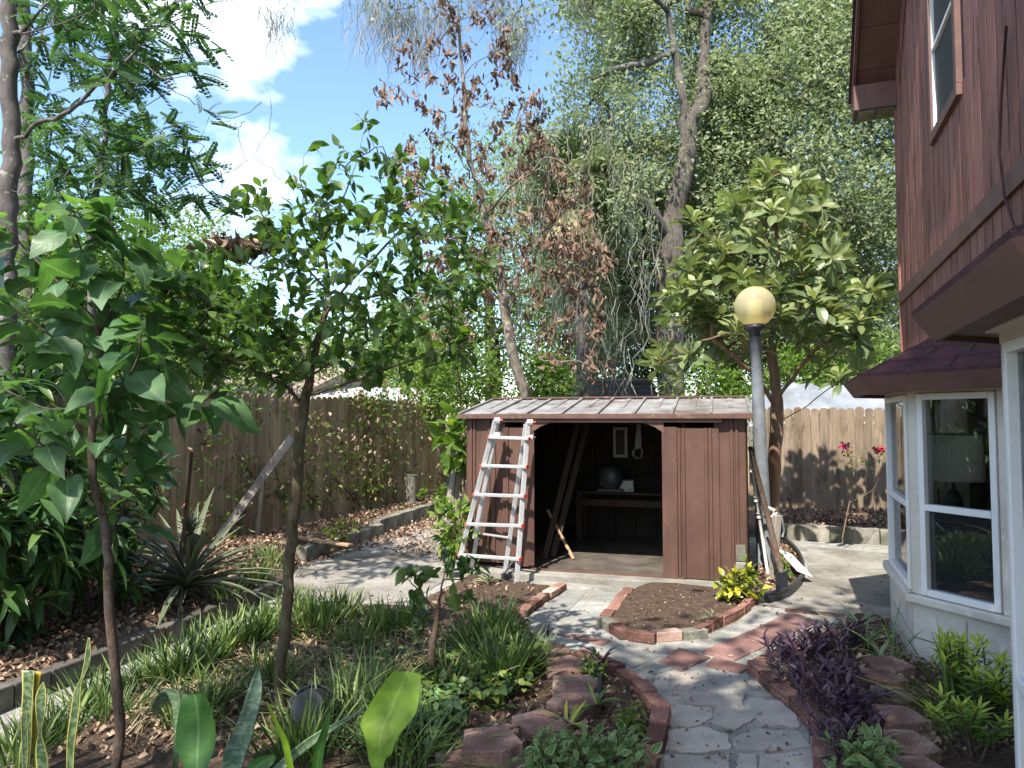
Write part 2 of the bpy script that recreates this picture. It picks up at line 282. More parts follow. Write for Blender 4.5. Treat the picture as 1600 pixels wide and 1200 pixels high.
Mt['bark_grey'] = surf('bark_grey', [(.3, (.055, .048, .045)), (.7, (.14, .125, .12))], scale=7, stretch=(2, 2, 1), rough=.9, bump=.5, bscale=25, dist=.012, blotch=(.26, .25, .24), blotch_scale=14, blotch_range=(.58, .66))
Mt['bark_loquat'] = surf('bark_loquat', [(.3, (.14, .085, .055)), (.7, (.27, .18, .12))], scale=6, stretch=(3, 3, 1), rough=.9, bump=.5, bscale=25, dist=.012)
# ---------------------------------------------------------------- render / world / camera / sun
SC.render.engine = 'CYCLES'
SC.view_settings.view_transform = 'Standard'; SC.view_settings.look = 'None'; SC.view_settings.gamma = 1; SC.view_settings.use_curve_mapping = False
SC.view_settings.exposure = 1.8
SC.cycles.max_bounces = 7; SC.cycles.diffuse_bounces = 4; SC.cycles.transparent_max_bounces = 12; SC.cycles.glossy_bounces = 3; SC.cycles.transmission_bounces = 4
SC.cycles.caustics_reflective = False; SC.cycles.caustics_refractive = False
AZ, EL = R(205), R(54)
S = Vector((math.sin(AZ)*math.cos(EL), math.cos(AZ)*math.cos(EL), math.sin(EL)))
cam = bpy.data.cameras.new('Camera'); cam.sensor_width = 36; cam.lens = 36*F/1600; cam.clip_end = 2000; cam.clip_start = .05
co = bpy.data.objects.new('Camera', cam); co.location = (0, 0, H); co.rotation_euler = (R(90)+PITCH, 0, 0); COL.objects.link(co); SC.camera = co
sl = bpy.data.lights.new('Sun', 'SUN'); sl.energy = 3.2; sl.angle = R(.53); sl.color = (1, .93, .82)
so = bpy.data.objects.new('Sun', sl); so.rotation_euler = S.to_track_quat('Z', 'Y').to_euler(); so.location = (0, 0, 30); COL.objects.link(so)
W = bpy.data.worlds.new('World'); SC.world = W; W.use_nodes = True; nt = W.node_tree; nt.nodes.clear(); L = nt.links.new
sky = N(nt, 'ShaderNodeTexSky'); sky.sky_type = 'NISHITA'; sky.sun_disc = False; sky.sun_elevation = EL; sky.sun_rotation = AZ; sky.air_density = 1.0; sky.dust_density = .6; sky.ozone_density = 1.6
tc = N(nt, 'ShaderNodeTexCoord'); mp = N(nt, 'ShaderNodeMapping'); mp.inputs['Scale'].default_value = (1, 1, 1.7); mp.inputs['Location'].default_value = (6.36, 3.1, .8); L(tc.outputs['Generated'], mp.inputs[0])
cn = N(nt, 'ShaderNodeTexNoise', Scale=2.1, Detail=8, Roughness=.55, Distortion=.15); L(mp.outputs[0], cn.inputs['Vector'])
cr = ramp(nt, [(.52, (0, 0, 0)), (.66, (.8, .8, .8)), (.76, (1, 1, 1))]); L(cn.outputs[0], cr.inputs[0])
mx = N(nt, 'ShaderNodeMix', data_type='RGBA'); sz = N(nt, 'ShaderNodeSeparateXYZ'); L(tc.outputs['Generated'], sz.inputs[0]); lowc = N(nt, 'ShaderNodeMapRange'); lowc.inputs[1].default_value = .17; lowc.inputs[2].default_value = .36; L(sz.outputs[2], lowc.inputs[0])
cf = N(nt, 'ShaderNodeMath', operation='MULTIPLY'); L(cr.outputs[0], cf.inputs[0]); L(lowc.outputs[0], cf.inputs[1]); hsv = N(nt, 'ShaderNodeHueSaturation', Saturation=1.08, Value=.72); L(sky.outputs[0], hsv.inputs['Color'])
L(cf.outputs[0], mx.inputs[0]); L(hsv.outputs[0], mx.inputs[6]); mx.inputs[7].default_value = (7.6, 7.8, 8.0, 1)
bg = N(nt, 'ShaderNodeBackground', Strength=.15); L(mx.outputs[2], bg.inputs[0]); wo = N(nt, 'ShaderNodeOutputWorld'); L(bg.outputs[0], wo.inputs[0])
# ================================================================ ground and hardscape
def gp(pts, z=0.0): return [G(u, v, z)[:2] for u, v in pts]
def poly_dist(px, py, poly):
    """signed distance (inside positive)"""
    poly = np.array(poly, float); n = len(poly)
    d = np.full(px.shape, 1e9); ins = np.zeros(px.shape, bool)
    for i in range(n):
        a, b = poly[i], poly[(i+1) % n]; e = b-a
        t = np.clip(((px-a[0])*e[0]+(py-a[1])*e[1])/(e@e+1e-12), 0, 1)
        d = np.minimum(d, np.hypot(px-a[0]-t*e[0], py-a[1]-t*e[1]))
        c = ((a[1] > py) != (b[1] > py)) & (px < (b[0]-a[0])*(py-a[1])/(b[1]-a[1]+1e-12)+a[0]); ins ^= c
    return np.where(ins, d, -d)
def vnoise(x, y, seed=0):
    s = 0
    for k, (fx, a) in enumerate(((1.3, 1), (2.9, .5), (6.1, .3), (13.7, .17))):
        s = s + a*np.sin(fx*x+seed*1.7+k+1.3*np.sin(fx*y*.9+seed))*np.cos(fx*1.13*y-seed+k*2+np.sin(fx*x*.7))
    return s
HF = []          # height fields of the beds, for planting
def mound(name, poly, h, mat, cell=.05, slope=.12, rough=.018, extra=None):
    poly = np.array(poly); x0, y0 = poly.min(0)-.1; x1, y1 = poly.max(0)+.1
    xs = np.arange(x0, x1, cell); ys = np.arange(y0, y1, cell); X, Y = np.meshgrid(xs, ys)
    def zf(x, y):
        d = poly_dist(x, y, poly); t = np.clip(d/slope, 0, 1); t = t*t*(3-2*t)
        z = h*t + rough*vnoise(x*1.6, y*1.6, len(name))*t
        if extra is not None: z = z + extra(x, y)*t
        return np.where(d < 0, np.maximum(-.06, d), z + .006)
    Z = zf(X, Y); HF.append((poly, zf))
    ny, nx = X.shape; idx = np.arange(nx*ny).reshape(ny, nx)
    Fc = np.stack([idx[:-1, :-1], idx[:-1, 1:], idx[1:, 1:], idx[1:, :-1]], -1).reshape(-1, 4)
    ok = (Z.ravel()[Fc] > -.055).any(1)
    o = mesh_np(name, np.stack([X, Y, Z], -1).reshape(-1, 3), Fc[ok], mat); o['kind'] = 'structure'; return o
def gz(x, y):
    for poly, zf in HF:
        a = np.array([x]); b = np.array([y])
        if poly_dist(a, b, poly)[0] > 0: return float(zf(a, b)[0])
    return 0.0
def gxy(u, v, z=0.0):
    """ground point under a pixel, on the beds"""
    p = G(u, v, z)
    for _ in range(3): p = G(u, v, gz(p[0], p[1]))
    return p
def sheet(name, poly, z, mat):
    mb = MB(); mb.add([(x, y, z) for x, y in poly], [tuple(range(len(poly)))]); o = mb.build(name, mat); o['kind'] = 'structure'; return o
sheet('ground', [(-300, -300), (300, -300), (300, 300), (-300, 300)], -.1, Mt['ground'])
# yard axes: b runs away along the house wall, a runs to the right
TH = R(21); A = np.array([math.cos(TH), -math.sin(TH)]); B = np.array([math.sin(TH), math.cos(TH)])
C0 = np.array([-1.35, 15.0])
def yard(s, t): return C0 + A*s - B*t          # s to the right of the corner, t toward the viewer
sheet('path', [yard(0, 0), yard(0, 22), yard(12, 22), yard(12, 0)], 0.0, Mt['mortar'])
kerb_far = gp([(470, 878), (590, 838), (690, 800)]); kerb_near = gp([(0, 1110), (200, 1030), (440, 925)])
far_end = np.array(kerb_far[-1])+(np.array(kerb_far[-1])-np.array(kerb_far[0]))*.28
near_end = np.array(kerb_near[0])+(np.array(kerb_near[0])-np.array(kerb_near[2]))*.8
leftbed = [near_end, *kerb_near, kerb_far[0], kerb_far[1], kerb_far[2], far_end, yard(.9, 0), yard(0, 0), yard(0, 18)]
mound('mulch_bed', leftbed, .16, Mt['mulch'], cell=.09, slope=.1, rough=.03, extra=lambda x, y: .07*np.clip((poly_dist(x, y, np.array(leftbed))-.1)/1.2, 0, 1))
mainbed_px = [(876, 924), (850, 940), (817, 964), (838, 1000), (905, 1031), (955, 1051), (1000, 1086), (1028, 1122), (1024, 1162), (1003, 1215)]
mainbed = gp(mainbed_px) + [(0.7, 2.6), (.2, 1.9), (-2.6, 1.9)] + gp([(20, 1235), (130, 1140), (215, 1085), (300, 1030), (380, 985), (450, 955), (560, 950), (640, 955), (690, 925), (728, 905)])
mound('soil_bed', mainbed, .07, Mt['soil'], cell=.035, slope=.1, rough=.014)
bed2 = gp([(985, 926), (962, 948), (942, 975), (1000, 1003), (1085, 998), (1150, 967), (1182, 938), (1160, 921), (1080, 918), (1020, 914)])
mound('soil_bed', bed2, .05, Mt['soil'], cell=.03, slope=.08, rough=.012)
bed3 = gp([(1182, 1050), (1228, 1027), (1270, 1000), (1330, 967), (1388, 972), (1402, 1015), (1425, 1040)]) + [(3.0, 4.3), (2.55, 3.2), (2.0, 2.8), (1.75, 2.2), (1.35, 2.2)] + gp([(1290, 1215), (1285, 1150), (1250, 1110), (1215, 1083)])
mound('soil_bed', bed3, .07, Mt['soil'], cell=.035, slope=.08, rough=.014)
bed4 = gp([(1168, 925), (1182, 938), (1222, 932), (1252, 912), (1258, 890), (1245, 868), (1222, 848), (1195, 845)])
mound('soil_bed', bed4, .06, Mt['mulch'], cell=.04, slope=.08, rough=.02)
bed5 = gp([(1160, 838), (1225, 842), (1400, 852), (1500, 855)]) + [tuple(yard(9.3, .15)), tuple(yard(5.6, .05))]
mound('mulch_bed', bed5, .15, Mt['mulch'], cell=.07, slope=.08, rough=.03)
bed6 = [tuple(yard(.9, .1)), tuple(far_end)] + gp([(700, 845), (725, 880), (740, 885)]) + [tuple(yard(3.6, 4.5)), tuple(yard(5.5, .1))]
mound('mulch_bed', bed6, .05, Mt['mulch'], cell=.09, slope=.25, rough=.03)
sheet('concrete_walk', gp([(1262, 905), (1232, 938), (1190, 946), (1225, 951), (1300, 962), (1392, 968)]) + [(3.9, 5.9), (5.2, 9.0)] + gp([(1400, 866), (1262, 855), (1262, 880)]), .005, Mt['concrete'])
sheet('patio', gp([(462, 900), (470, 884), (560, 858), (640, 866), (712, 876), (722, 893), (700, 905), (640, 940), (560, 948), (450, 950)]), .006, Mt['concrete'])
# ---- slabs and stones that can be lifted one by one
def plate(name, px, z0, z1, mat, label, cat, group, bevel=.008, jitter=0):
    pts = [G(u, v)[:2] for u, v in px]
    area = sum(pts[i][0]*pts[(i+1) % len(pts)][1]-pts[(i+1) % len(pts)][0]*pts[i][1] for i in range(len(pts)))
    if area < 0: pts = pts[::-1]
    c = np.mean(pts, 0); mb = MB(); mb.prism([p-c for p in pts], 0, z1-z0)
    o = mb.build(name, mat, bevel=bevel, loc=(c[0], c[1], z0)); return tag(o, label, cat, group)
def zz(pts, ox, oy, k=.3375): return [(ox+x*k, oy+y*k) for x, y in pts]
reds = [([(515, 470), (650, 510), (570, 545), (435, 505)], 'upper row, touching the concrete walk'), ([(430, 508), (565, 548), (500, 580), (365, 540)], 'next below the uppermost one'),
        ([(360, 543), (495, 583), (425, 618), (285, 572)], 'in the middle of the slanting row'), ([(280, 575), (420, 620), (345, 652), (195, 612)], 'just above the end'),
        ([(190, 615), (338, 655), (255, 695), (103, 652)], 'at the end of the slanting row'), ([(160, 678), (335, 720), (290, 750), (125, 718)], 'crosswise below the end of the row'),
        ([(0, 632), (150, 678), (52, 722), (-60, 678)], 'leftmost, reaching toward the brick edged bed'), ([(-58, 680), (45, 722), (20, 740), (-100, 700)], 'broken piece at the left end, darker')]
for q, d in reds:
    plate('paver', zz(q, 1060, 800), -.03, .012+rnd.uniform(0, .004), Mt['paver_red'], 'square red paver in the mortar path, ' + d, 'paver', 'red pavers of the slanting path row')
greys = [([(885, 922), (919, 925), (868, 974), (824, 972)], 'long grey paver along the left edge of the shed door path'), ([(923, 925), (976, 928), (962, 941), (907, 938)], 'grey paver of the shed door path nearest the shed'),
         ([(905, 940), (960, 943), (947, 956), (892, 953)], 'grey paver of the shed door path, one below the nearest to the shed'), ([(890, 955), (946, 958), (931, 974), (876, 971)], 'grey paver of the shed door path above the red strip'),
         ([(838, 976), (925, 979), (908, 989), (832, 988)], 'wide grey paver crossing the foot of the shed door path'), ([(868, 991), (905, 993), (955, 1003), (940, 1010)], 'narrow dull red strip paver below the grey pavers'),
         ([(835, 991), (862, 992), (930, 1011), (895, 1021), (845, 1003)], 'grey slab between the red strip and the stacked wall blocks'), ([(934, 1013), (962, 1005), (1030, 1027), (990, 1045)], 'buff slab beside the curved brick border'),
         ([(995, 1048), (1034, 1030), (1062, 1042), (1020, 1056)], 'small buff slab between curved border and red pavers')]
for q, d in greys:
    plate('paver', q, -.03, .007+rnd.uniform(0, .004), Mt['paver_red'] if 'dull red' in d else Mt['paver_grey'], d, 'paver', 'grey pavers of the shed door path')
flags = [([(70, 830), (310, 843), (298, 905), (60, 898), (0, 868)], 'pale flagstone right of centre below the red pavers'), ([(172, 905), (290, 898), (372, 945), (262, 1015), (150, 978)], 'pinkish rounded flagstone in the middle of the path'),
         ([(0, 808), (82, 812), (55, 850), (-20, 850)], 'small tan flagstone under the red pavers'), ([(-60, 880), (90, 905), (160, 915), (150, 965), (60, 1000), (-60, 985)], 'broad flagstone against the curved brick border'),
         ([(325, 860), (470, 880), (545, 945), (560, 1000), (400, 990), (300, 920)], 'flagstone beside the cored brick border'), ([(-50, 1010), (130, 1000), (225, 1035), (245, 1100), (100, 1120), (-60, 1100)], 'large grey flagstone low in the path by the curved border'),
         ([(250, 1050), (360, 1010), (560, 1020), (620, 1090), (400, 1110), (262, 1100)], 'large grey flagstone low in the path by the cored bricks'), ([(-70, 1125), (95, 1130), (240, 1125), (240, 1200), (-60, 1210)], 'square cut slab at the lower edge of the path, left'),
         ([(280, 1125), (365, 1125), (360, 1210), (262, 1210)], 'narrow upright slab between two slabs at the lower path edge'), ([(375, 1130), (640, 1110), (660, 1210), (370, 1210)], 'square cut slab at the lower edge of the path, right'),
         ([(-40, 740), (60, 750), (160, 770), (60, 800), (-40, 795)], 'thin flagstone just under the red pavers')]
for q, d in flags:
    q2 = []
    for i in range(len(q)):
        a, b = np.array(q[i], float), np.array(q[(i+1) % len(q)], float)
        for f in (0, .2, .4, .6, .8): q2.append(a+(b-a)*f+np.array([rnd.uniform(-6, 6), rnd.uniform(-4, 4)]))
    plate('flagstone', zz([tuple(x) for x in q2], 1060, 800), -.03, .005+rnd.uniform(0, .005), Mt['flag'], d, 'flagstone', 'flagstones set in the path', bevel=.003)
# ---- bricks
def brick_mesh(L=.2, W=.1, Hh=.06): mb = MB(); mb.box((0, 0, 0), (L, W, Hh)); return mb
def walk(poly, step):
    poly = [np.array(p, float) for p in poly]; out = []; seg = 0; pos = poly[0]; left = step/2; 
    for i in range(len(poly)-1):
        a, b = poly[i], poly[i+1]; Ls = np.linalg.norm(b-a); d = (b-a)/Ls; s = left
        while s < Ls: out.append((a+d*s, math.atan2(d[1], d[0]))); s += step
        left = s-Ls
    return out
def cored_mesh(L=.2, W=.065, Hh=.085):
    """brick on edge whose outer face shows two rows of core holes"""
    mb = MB(); nx, nz = 5, 2; y = -W/2
    xs = [-L/2]; 
    for i in range(nx): c = -L/2+L*(i+.5)/nx; xs += [c-.012, c+.012]
    xs.append(L/2); zs = [-Hh/2]
    for k in range(nz): c = -Hh/2+Hh*(k+.5)/nz; zs += [c-.012, c+.012]
    zs.append(Hh/2)
    for i in range(len(xs)-1):
        for k in range(len(zs)-1):
            q = [(xs[i], y, zs[k]), (xs[i+1], y, zs[k]), (xs[i+1], y, zs[k+1]), (xs[i], y, zs[k+1])]
            if i % 2 == 1 and k % 2 == 1:
                b = [(p[0], y+.04, p[2]) for p in q]; mb.add(q+b, [(0, 1, 5, 4), (1, 2, 6, 5), (2, 3, 7, 6), (3, 0, 4, 7), (4, 5, 6, 7)])
            else: mb.add(q, [(0, 1, 2, 3)])
    x, z, w = L/2, Hh/2, W/2
    V = [(-x, -w, -z), (x, -w, -z), (x, w, -z), (-x, w, -z), (-x, -w, z), (x, -w, z), (x, w, z), (-x, w, z)]
    mb.add(V, [(0, 3, 2, 1), (4, 5, 6, 7), (1, 2, 6, 5), (2, 3, 7, 6), (3, 0, 4, 7)]); return mb
BRK = {}
def border(px, name, what, end, group, step=.215, size=(.2, .1, .06), z=.035, mats=('brick',), cored=False, tilt=.03, across=False):
    st = size[1]+.012 if across else step
    for i, (p, a) in enumerate(walk([G(u, v)[:2] for u, v in px], st)):
        mk = mats[i % len(mats)]
        key = (size, mk, cored)
        if key not in BRK:
            mb = cored_mesh(*size) if cored else brick_mesh(*size); o = mb.build(name, Mt[mk], bevel=0 if cored else .006); BRK[key] = o
        else:
            o = BRK[key].copy(); COL.objects.link(o)
        o.name = name
        o.location = (p[0]+rnd.uniform(-.008, .008), p[1]+rnd.uniform(-.008, .008), z+rnd.uniform(-.006, .006))
        o.rotation_euler = (rnd.uniform(-tilt, tilt), rnd.uniform(-tilt, tilt), a+rnd.uniform(-.05, .05)+(math.pi/2 if across else 0))
        tag(o, f'{what}, {ORD[min(i,27)]} from {end}', 'brick', group)
border([(878, 921), (845, 941), (815, 964)], 'brick', 'worn brick edging the ladder bed', 'the shed slab', 'bricks edging the bed under the ladder', mats=('brick', 'brick_pale', 'brick_pale', 'brick'), z=.04)
border([(900, 1029), (955, 1050), (1000, 1083), (1031, 1120), (1027, 1162), (1004, 1222)], 'brick', 'red brick in the curved border', 'the stacked wall blocks', 'bricks of the curved border', step=.226, size=(.198, .1, .07))
border([(983, 926), (946, 972)], 'brick', 'flat bright brick left of the bare bed', 'the shed door', 'bricks on the left of the bare bed', z=.03)
border([(940, 976), (975, 998), (1010, 1003), (1085, 997)], 'brick', 'brick edging the bare bed front', 'its left corner', 'bricks edging the front of the bare bed', mats=('kerb', 'brick', 'brick', 'brick_pale'), z=.035, size=(.21, .1, .075))
border([(1088, 996), (1150, 966), (1184, 938)], 'brick', 'cored brick right of the bare bed', 'the front end', 'bricks along the right of the bare bed', cored=True, size=(.2, .065, .085), z=.035, step=.21)
border([(1181, 1049), (1213, 1082), (1248, 1109), (1283, 1149), (1292, 1222)], 'brick', 'red cored brick beside the purple plants', 'the far tip', 'cored bricks beside the purple plants', cored=True, size=(.19, .1, .08), z=.035, step=.2)
border([(1184, 1046), (1226, 1026)], 'brick', 'red brick behind the purple plants', 'its left tip', 'bricks on the far side of the purple bed', z=.03)
border([(1225, 954), (1312, 962), (1392, 970)], 'brick', 'sunken red brick between walk and path', 'the bare bed', 'sunken bricks at the foot of the concrete walk', z=-.022, step=.21)
# ---- scalloped retaining wall blocks
def wallblock(u, v, w, ang, label, group, d=.2, h=.1, z0=None):
    p = G(u, v, h if z0 is None else z0+h); poly = []
    for i in range(9):
        t = i/8; poly.append(((t-.5)*w, -d/2-.05*math.sin(math.pi*t)+rnd.uniform(-.008, .008)))
    poly += [(.36*w, d/2), (-.36*w, d/2)]
    mb = MB(); mb.prism(poly, 0, h); o = mb.build('wall_block', Mt['wallblock'], bevel=.006, loc=(p[0], p[1], (z0 or 0))); o.rotation_euler = (rnd.uniform(-.04, .04), rnd.uniform(-.04, .04), ang)
    return tag(o, label, 'wall block', group)
gr = 'scalloped blocks bordering the spider plant bed'
for k, (u, v, lb) in enumerate([(1391, 1034, 'farthest, under the spider plants'), (1377, 1052, 'pushed out left below the farthest'), (1389, 1081, 'middle of the row, pale'), (1400, 1112, 'just beyond the large near one'), (1410, 1153, 'large and dark fronted, near end'), (1430, 1196, 'nearest, cut by the lower edge')]):
    wallblock(u, v, .27, R(-75 if k < 1 else (-20 + 4*k)), 'pinkish scalloped wall block right of the purple plants, ' + lb, gr, h=.13+.012*(k > 3), z0=.0 if k else .03)
gr = 'scalloped blocks in the main bed'
for k, (u, v, a, z0, lb) in enumerate([(722, 1186, 15, 0, 'nearest, low at the left'), (766, 1150, 10, .05, 'thick one behind the nearest'), (842, 1124, 35, 0, 'broad sunlit one at the bend'), (894, 1092, 60, 0, 'sunlit, right of the bend'), (892, 1066, 85, .0, 'half shaded, above the bend'), (876, 1036, 100, 0, 'farther up, flat and pale'), (852, 1014, 120, 0, 'farthest, beside the grass')]):
    wallblock(u, v, .29, R(a), 'reddish scalloped wall block in the planted bed, ' + lb, gr, d=.22, h=.125 if k != 1 else .14, z0=z0)
# ---- kerb blocks
def kerb(pts, step, size, what, end, group, mat='kerb', z=None):
    for i, (p, a) in enumerate(walk(pts, step)):
        mb = MB(); mb.box((0, 0, 0), size); o = mb.build('kerb_block', Mt[mat], bevel=.008, loc=(p[0], p[1], size[2]/2-.03+rnd.uniform(-.006, .006)))
        o.rotation_euler = (0, 0, a+rnd.uniform(-.02, .02)); tag(o, f'{what}, {ORD[min(i,27)]} from {end}', 'kerb block', group)
kerb([kerb_far[0], kerb_far[1]], .40, (.39, .14, .20), 'weathered concrete kerb block of the left path', 'the citrus trunk', 'concrete blocks along the left path')
k1 = np.array(kerb_far[1])+np.array([-.05, .1]); kerb([k1, kerb_far[2], tuple(far_end)], .62, (.61, .15, .25), 'tall concrete kerb block, far left path', 'the low blocks', 'tall kerb blocks at the far left path')
kerb([near_end, *kerb_near], .24, (.23, .1, .17), 'dark upright paver along the pineapple bed', 'the near left', 'upright pavers along the pineapple bed', mat='kerb_dark')
kerb(gp([(1222, 842), (1400, 852), (1480, 856)]), .62, (.61, .14, .24), 'kerb block in front of the pale fence', 'the lamp post', 'kerb blocks in front of the pale fence')

# ================================================================ shed
fl = G(728, 893); SA = R(-16.2)
shed = empty('garden_shed', (fl[0], fl[1], 0), SA, 'low brown metal garden shed with open doorway and pale ribbed roof', 'shed')
ca, sa_ = math.cos(SA), math.sin(SA)
def sx(u):        # local x on the shed front for a pixel column
    r = (u-800)/F; # (fl0 + x ca) = r*(fl1 + x sa)  (vertical offsets are tiny)
    return (r*fl[1]-fl[0])/(ca-r*sa_)
WS = sx(1165); DS = 2.45; EH = 1.74; RH = 1.95
d0, d1 = sx(836), sx(1034)
ZB = .07                                      # slab top
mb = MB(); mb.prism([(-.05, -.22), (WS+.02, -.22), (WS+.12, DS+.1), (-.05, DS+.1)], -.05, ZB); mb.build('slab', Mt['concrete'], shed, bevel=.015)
mb = MB(); mb.box((WS/2, DS/2+.03, ZB+.006), (WS-.08, DS-.1, .012)); mb.build('floor', Mt['shedfloor'], shed)  # separate sheet over the slab, its dark colour stands in for shade
def ribbed(mb, x0, x1, z0, z1, ribs, y=0.0, out=.016, w=.012):
    """vertical sheet along x with narrow raised ribs toward -y, with thickness"""
    prof = [(x0, y)]
    for r in ribs:
        if x0+.02 < r < x1-.02: prof += [(r-w-.006, y), (r-w, y-out), (r+w, y-out), (r+w+.006, y)]
    prof.append((x1, y)); n = len(prof)
    V = [(p[0], p[1], z) for z in (z0, z1) for p in prof]+[(p[0], p[1]+.006, z) for z in (z0, z1) for p in prof]
    Fs = [(i, i+1, n+i+1, n+i) for i in range(n-1)]+[(2*n+i+1, 2*n+i, 3*n+i, 3*n+i+1) for i in range(n-1)]
    Fs += [(0, n, 3*n, 2*n), (n-1, 3*n-1, 4*n-1, 2*n-1)]+[(n+i, n+i+1, 3*n+i+1, 3*n+i) for i in range(n-1)]
    mb.add(V, Fs)
mb = MB(); ribbed(mb, 0, sx(790), ZB+.05, EH-.02, [.06, .10, .27, .31, .335]); mb.build('front_panel', Mt['shedpaint'], shed)
mb = MB(); ribbed(mb, sx(1115), WS, ZB+.02, EH-.02, [sx(1142), sx(1150)]); mb.build('front_panel', Mt['shedpaint'], shed)
# left door, slid open, and right door
mb = MB(); ribbed(mb, sx(787), d0, ZB+.03, EH-.13, [sx(790)+.03], y=-.03); mb.box(((sx(826)+d0)/2, -.032, .87), (d0-sx(826), .03, 1.5)); mb.build('door', Mt['shedpaint'], shed)
mb = MB(); ribbed(mb, d1, sx(1122), ZB+.01, EH-.13, [sx(1060), sx(1067), sx(1102), sx(1109)], y=-.03)
mb.box((d1+.075, -.034, (ZB+EH)/2-.06), (.15, .036, EH-ZB-.12)); dr = mb.build('door', Mt['shedpaint'], shed); 
mb = MB(); mb.prism([(d0-.04, -.045), (d1+.2, -.045), (d1+.2, -.015), (d0-.04, -.015)], ZB-.004, ZB+.02); mb.build('door_track', Mt['shedtrim'], shed)
# arched lintel over the doorway
pr = []; n = 14; zt = EH-.02
for i in range(n+1):
    t = i/n; x = d0-.02+(d1-d0+.04)*t; e = min(t, 1-t)/.16; e = min(1, e); pr.append((x, 1.56+.10*math.sin(e*math.pi/2)))
V = []; Fs = []
for y in (-.055, -.02):
    for x, z in pr: V += [(x, y, z), (x, y, zt)]
m_ = 2*(n+1)
for i in range(n):
    a = 2*i; Fs += [(a, a+2, a+3, a+1), (m_+a+2, m_+a, m_+a+1, m_+a+3), (a+2, a, m_+a, m_+a+2)]
mb = MB(); mb.add(V, Fs); mb.build('lintel', Mt['shedtrim'], shed)
mb = MB(); mb.box(((d0+d1)/2+.1, -.052, EH-.045), (d1-d0+1.0, .05, .05)); mb.build('eave_trim', Mt['shedpaint'], shed)
# side and back walls
def gable_side(x, s):
    mb = MB(); V = []
    prof = [(0, EH), (DS/2, RH-.03), (DS, EH)]
    P_ = [(0, ZB), (DS, ZB), (DS, EH-.02), (DS/2, RH-.03), (0, EH-.02)]
    mb.add([(x, y, z) for y, z in P_]+[(x+s*.012, y, z) for y, z in P_], [(0, 1, 2, 3, 4), (9, 8, 7, 6, 5), (0, 5, 6, 1), (1, 6, 7, 2), (2, 7, 8, 3), (3, 8, 9, 4), (4, 9, 5, 0)])
    for k in range(9): mb.box((x+s*.02, .2+k*.26, (ZB+EH)/2), (.02, .03, EH-ZB-.02))
    return mb.build('side_panel', Mt['shedpaint'], shed)
gable_side(0, 1); gable_side(WS-.012, 1)
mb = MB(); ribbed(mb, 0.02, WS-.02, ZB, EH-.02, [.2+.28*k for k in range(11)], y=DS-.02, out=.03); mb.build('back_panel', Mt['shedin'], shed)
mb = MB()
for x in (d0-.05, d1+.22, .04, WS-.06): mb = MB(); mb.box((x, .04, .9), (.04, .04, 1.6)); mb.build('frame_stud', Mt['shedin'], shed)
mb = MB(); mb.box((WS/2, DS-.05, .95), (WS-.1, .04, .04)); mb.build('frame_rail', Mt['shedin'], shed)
# roof: two slopes, with standing ribs and a front flashing
xl, xr = -.07, WS+.06
def slope_pts(y, z, dz): return [(xl, y, z+dz), (xr, y, z+dz)]
mb = MB(); yo = -.09; zo = EH+.005; k = (RH-zo)/(DS/2-yo)
for (ya, za, yb, zb) in ((yo, zo, DS/2, RH), (DS/2, RH, DS+.09, zo)):
    mb.add([(xl, ya, za), (xr, ya, za), (xr, yb, zb), (xl, yb, zb), (xl, ya, za-.012), (xr, ya, za-.012), (xr, yb, zb-.012), (xl, yb, zb-.012)], [(0, 1, 2, 3), (7, 6, 5, 4), (0, 4, 5, 1), (2, 6, 7, 3), (1, 5, 6, 2), (3, 7, 4, 0)])
roof = mb.build('roof', Mt['shedroof'], shed)
mb = MB(); nr = 8
for i in range(nr+1):
    x = xl+.012+(xr-xl-.024)*i/nr
    mb.bar((x, yo+.002, zo+.012), (x, DS/2, RH+.012), .028, .028); mb.bar((x, DS/2, RH+.012), (x, DS+.08, zo+.012), .028, .028)
for i in range(nr): x = xl+(xr-xl)*(i+.5)/nr; mb.bar((x, yo+.5, zo+.5*k+.004), (x, DS/2, RH+.004), .05, .012)
mb.build('roof_rib', Mt['shedroof'], roof)
mb = MB(); mb.box(((xl+xr)/2, DS/2, RH+.02), (xr-xl, .12, .02)); mb.build('ridge_cap', Mt['shedtrim'], roof)
mb = MB(); mb.box(((xl+xr)/2, yo-.004, zo-.012), (xr-xl, .014, .05)); mb.build('fascia', Mt['shedtrim'], shed)
mb = MB(); mb.box((WS-.07, -.012, .36), (.09, .02, .16)); mb.build('repair_patch', Mt['kerb'], shed)
mb = MB(); mb.box((WS-.07, -.02, .17), (.10, .05, .20)); mb.build('pale_footing', Mt['concrete'], shed, bevel=.01)
# ---- things in the shed
def sw(x, y, z): return (fl[0]+x*ca-y*sa_, fl[1]+x*sa_+y*ca, z)
sb = empty('workbench', sw((d1+d0)/2+.2, DS-.4, ZB), SA, 'long narrow wooden workbench across the back of the dark shed', 'workbench')
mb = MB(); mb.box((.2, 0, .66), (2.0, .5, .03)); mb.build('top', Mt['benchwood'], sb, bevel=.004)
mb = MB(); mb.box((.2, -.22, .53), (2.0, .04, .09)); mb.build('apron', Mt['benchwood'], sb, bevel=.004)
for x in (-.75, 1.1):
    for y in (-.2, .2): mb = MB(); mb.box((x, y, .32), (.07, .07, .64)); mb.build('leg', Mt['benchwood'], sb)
bxw = empty('white_box', sw(sx(918)+.12, DS-.5, ZB+.676), SA, 'small white metal box standing on the workbench in the shed', 'box')
mb = MB(); mb.box((0, 0, .075), (.30, .2, .15)); mb.build('body', Mt['dimwhite'], bxw, bevel=.01)
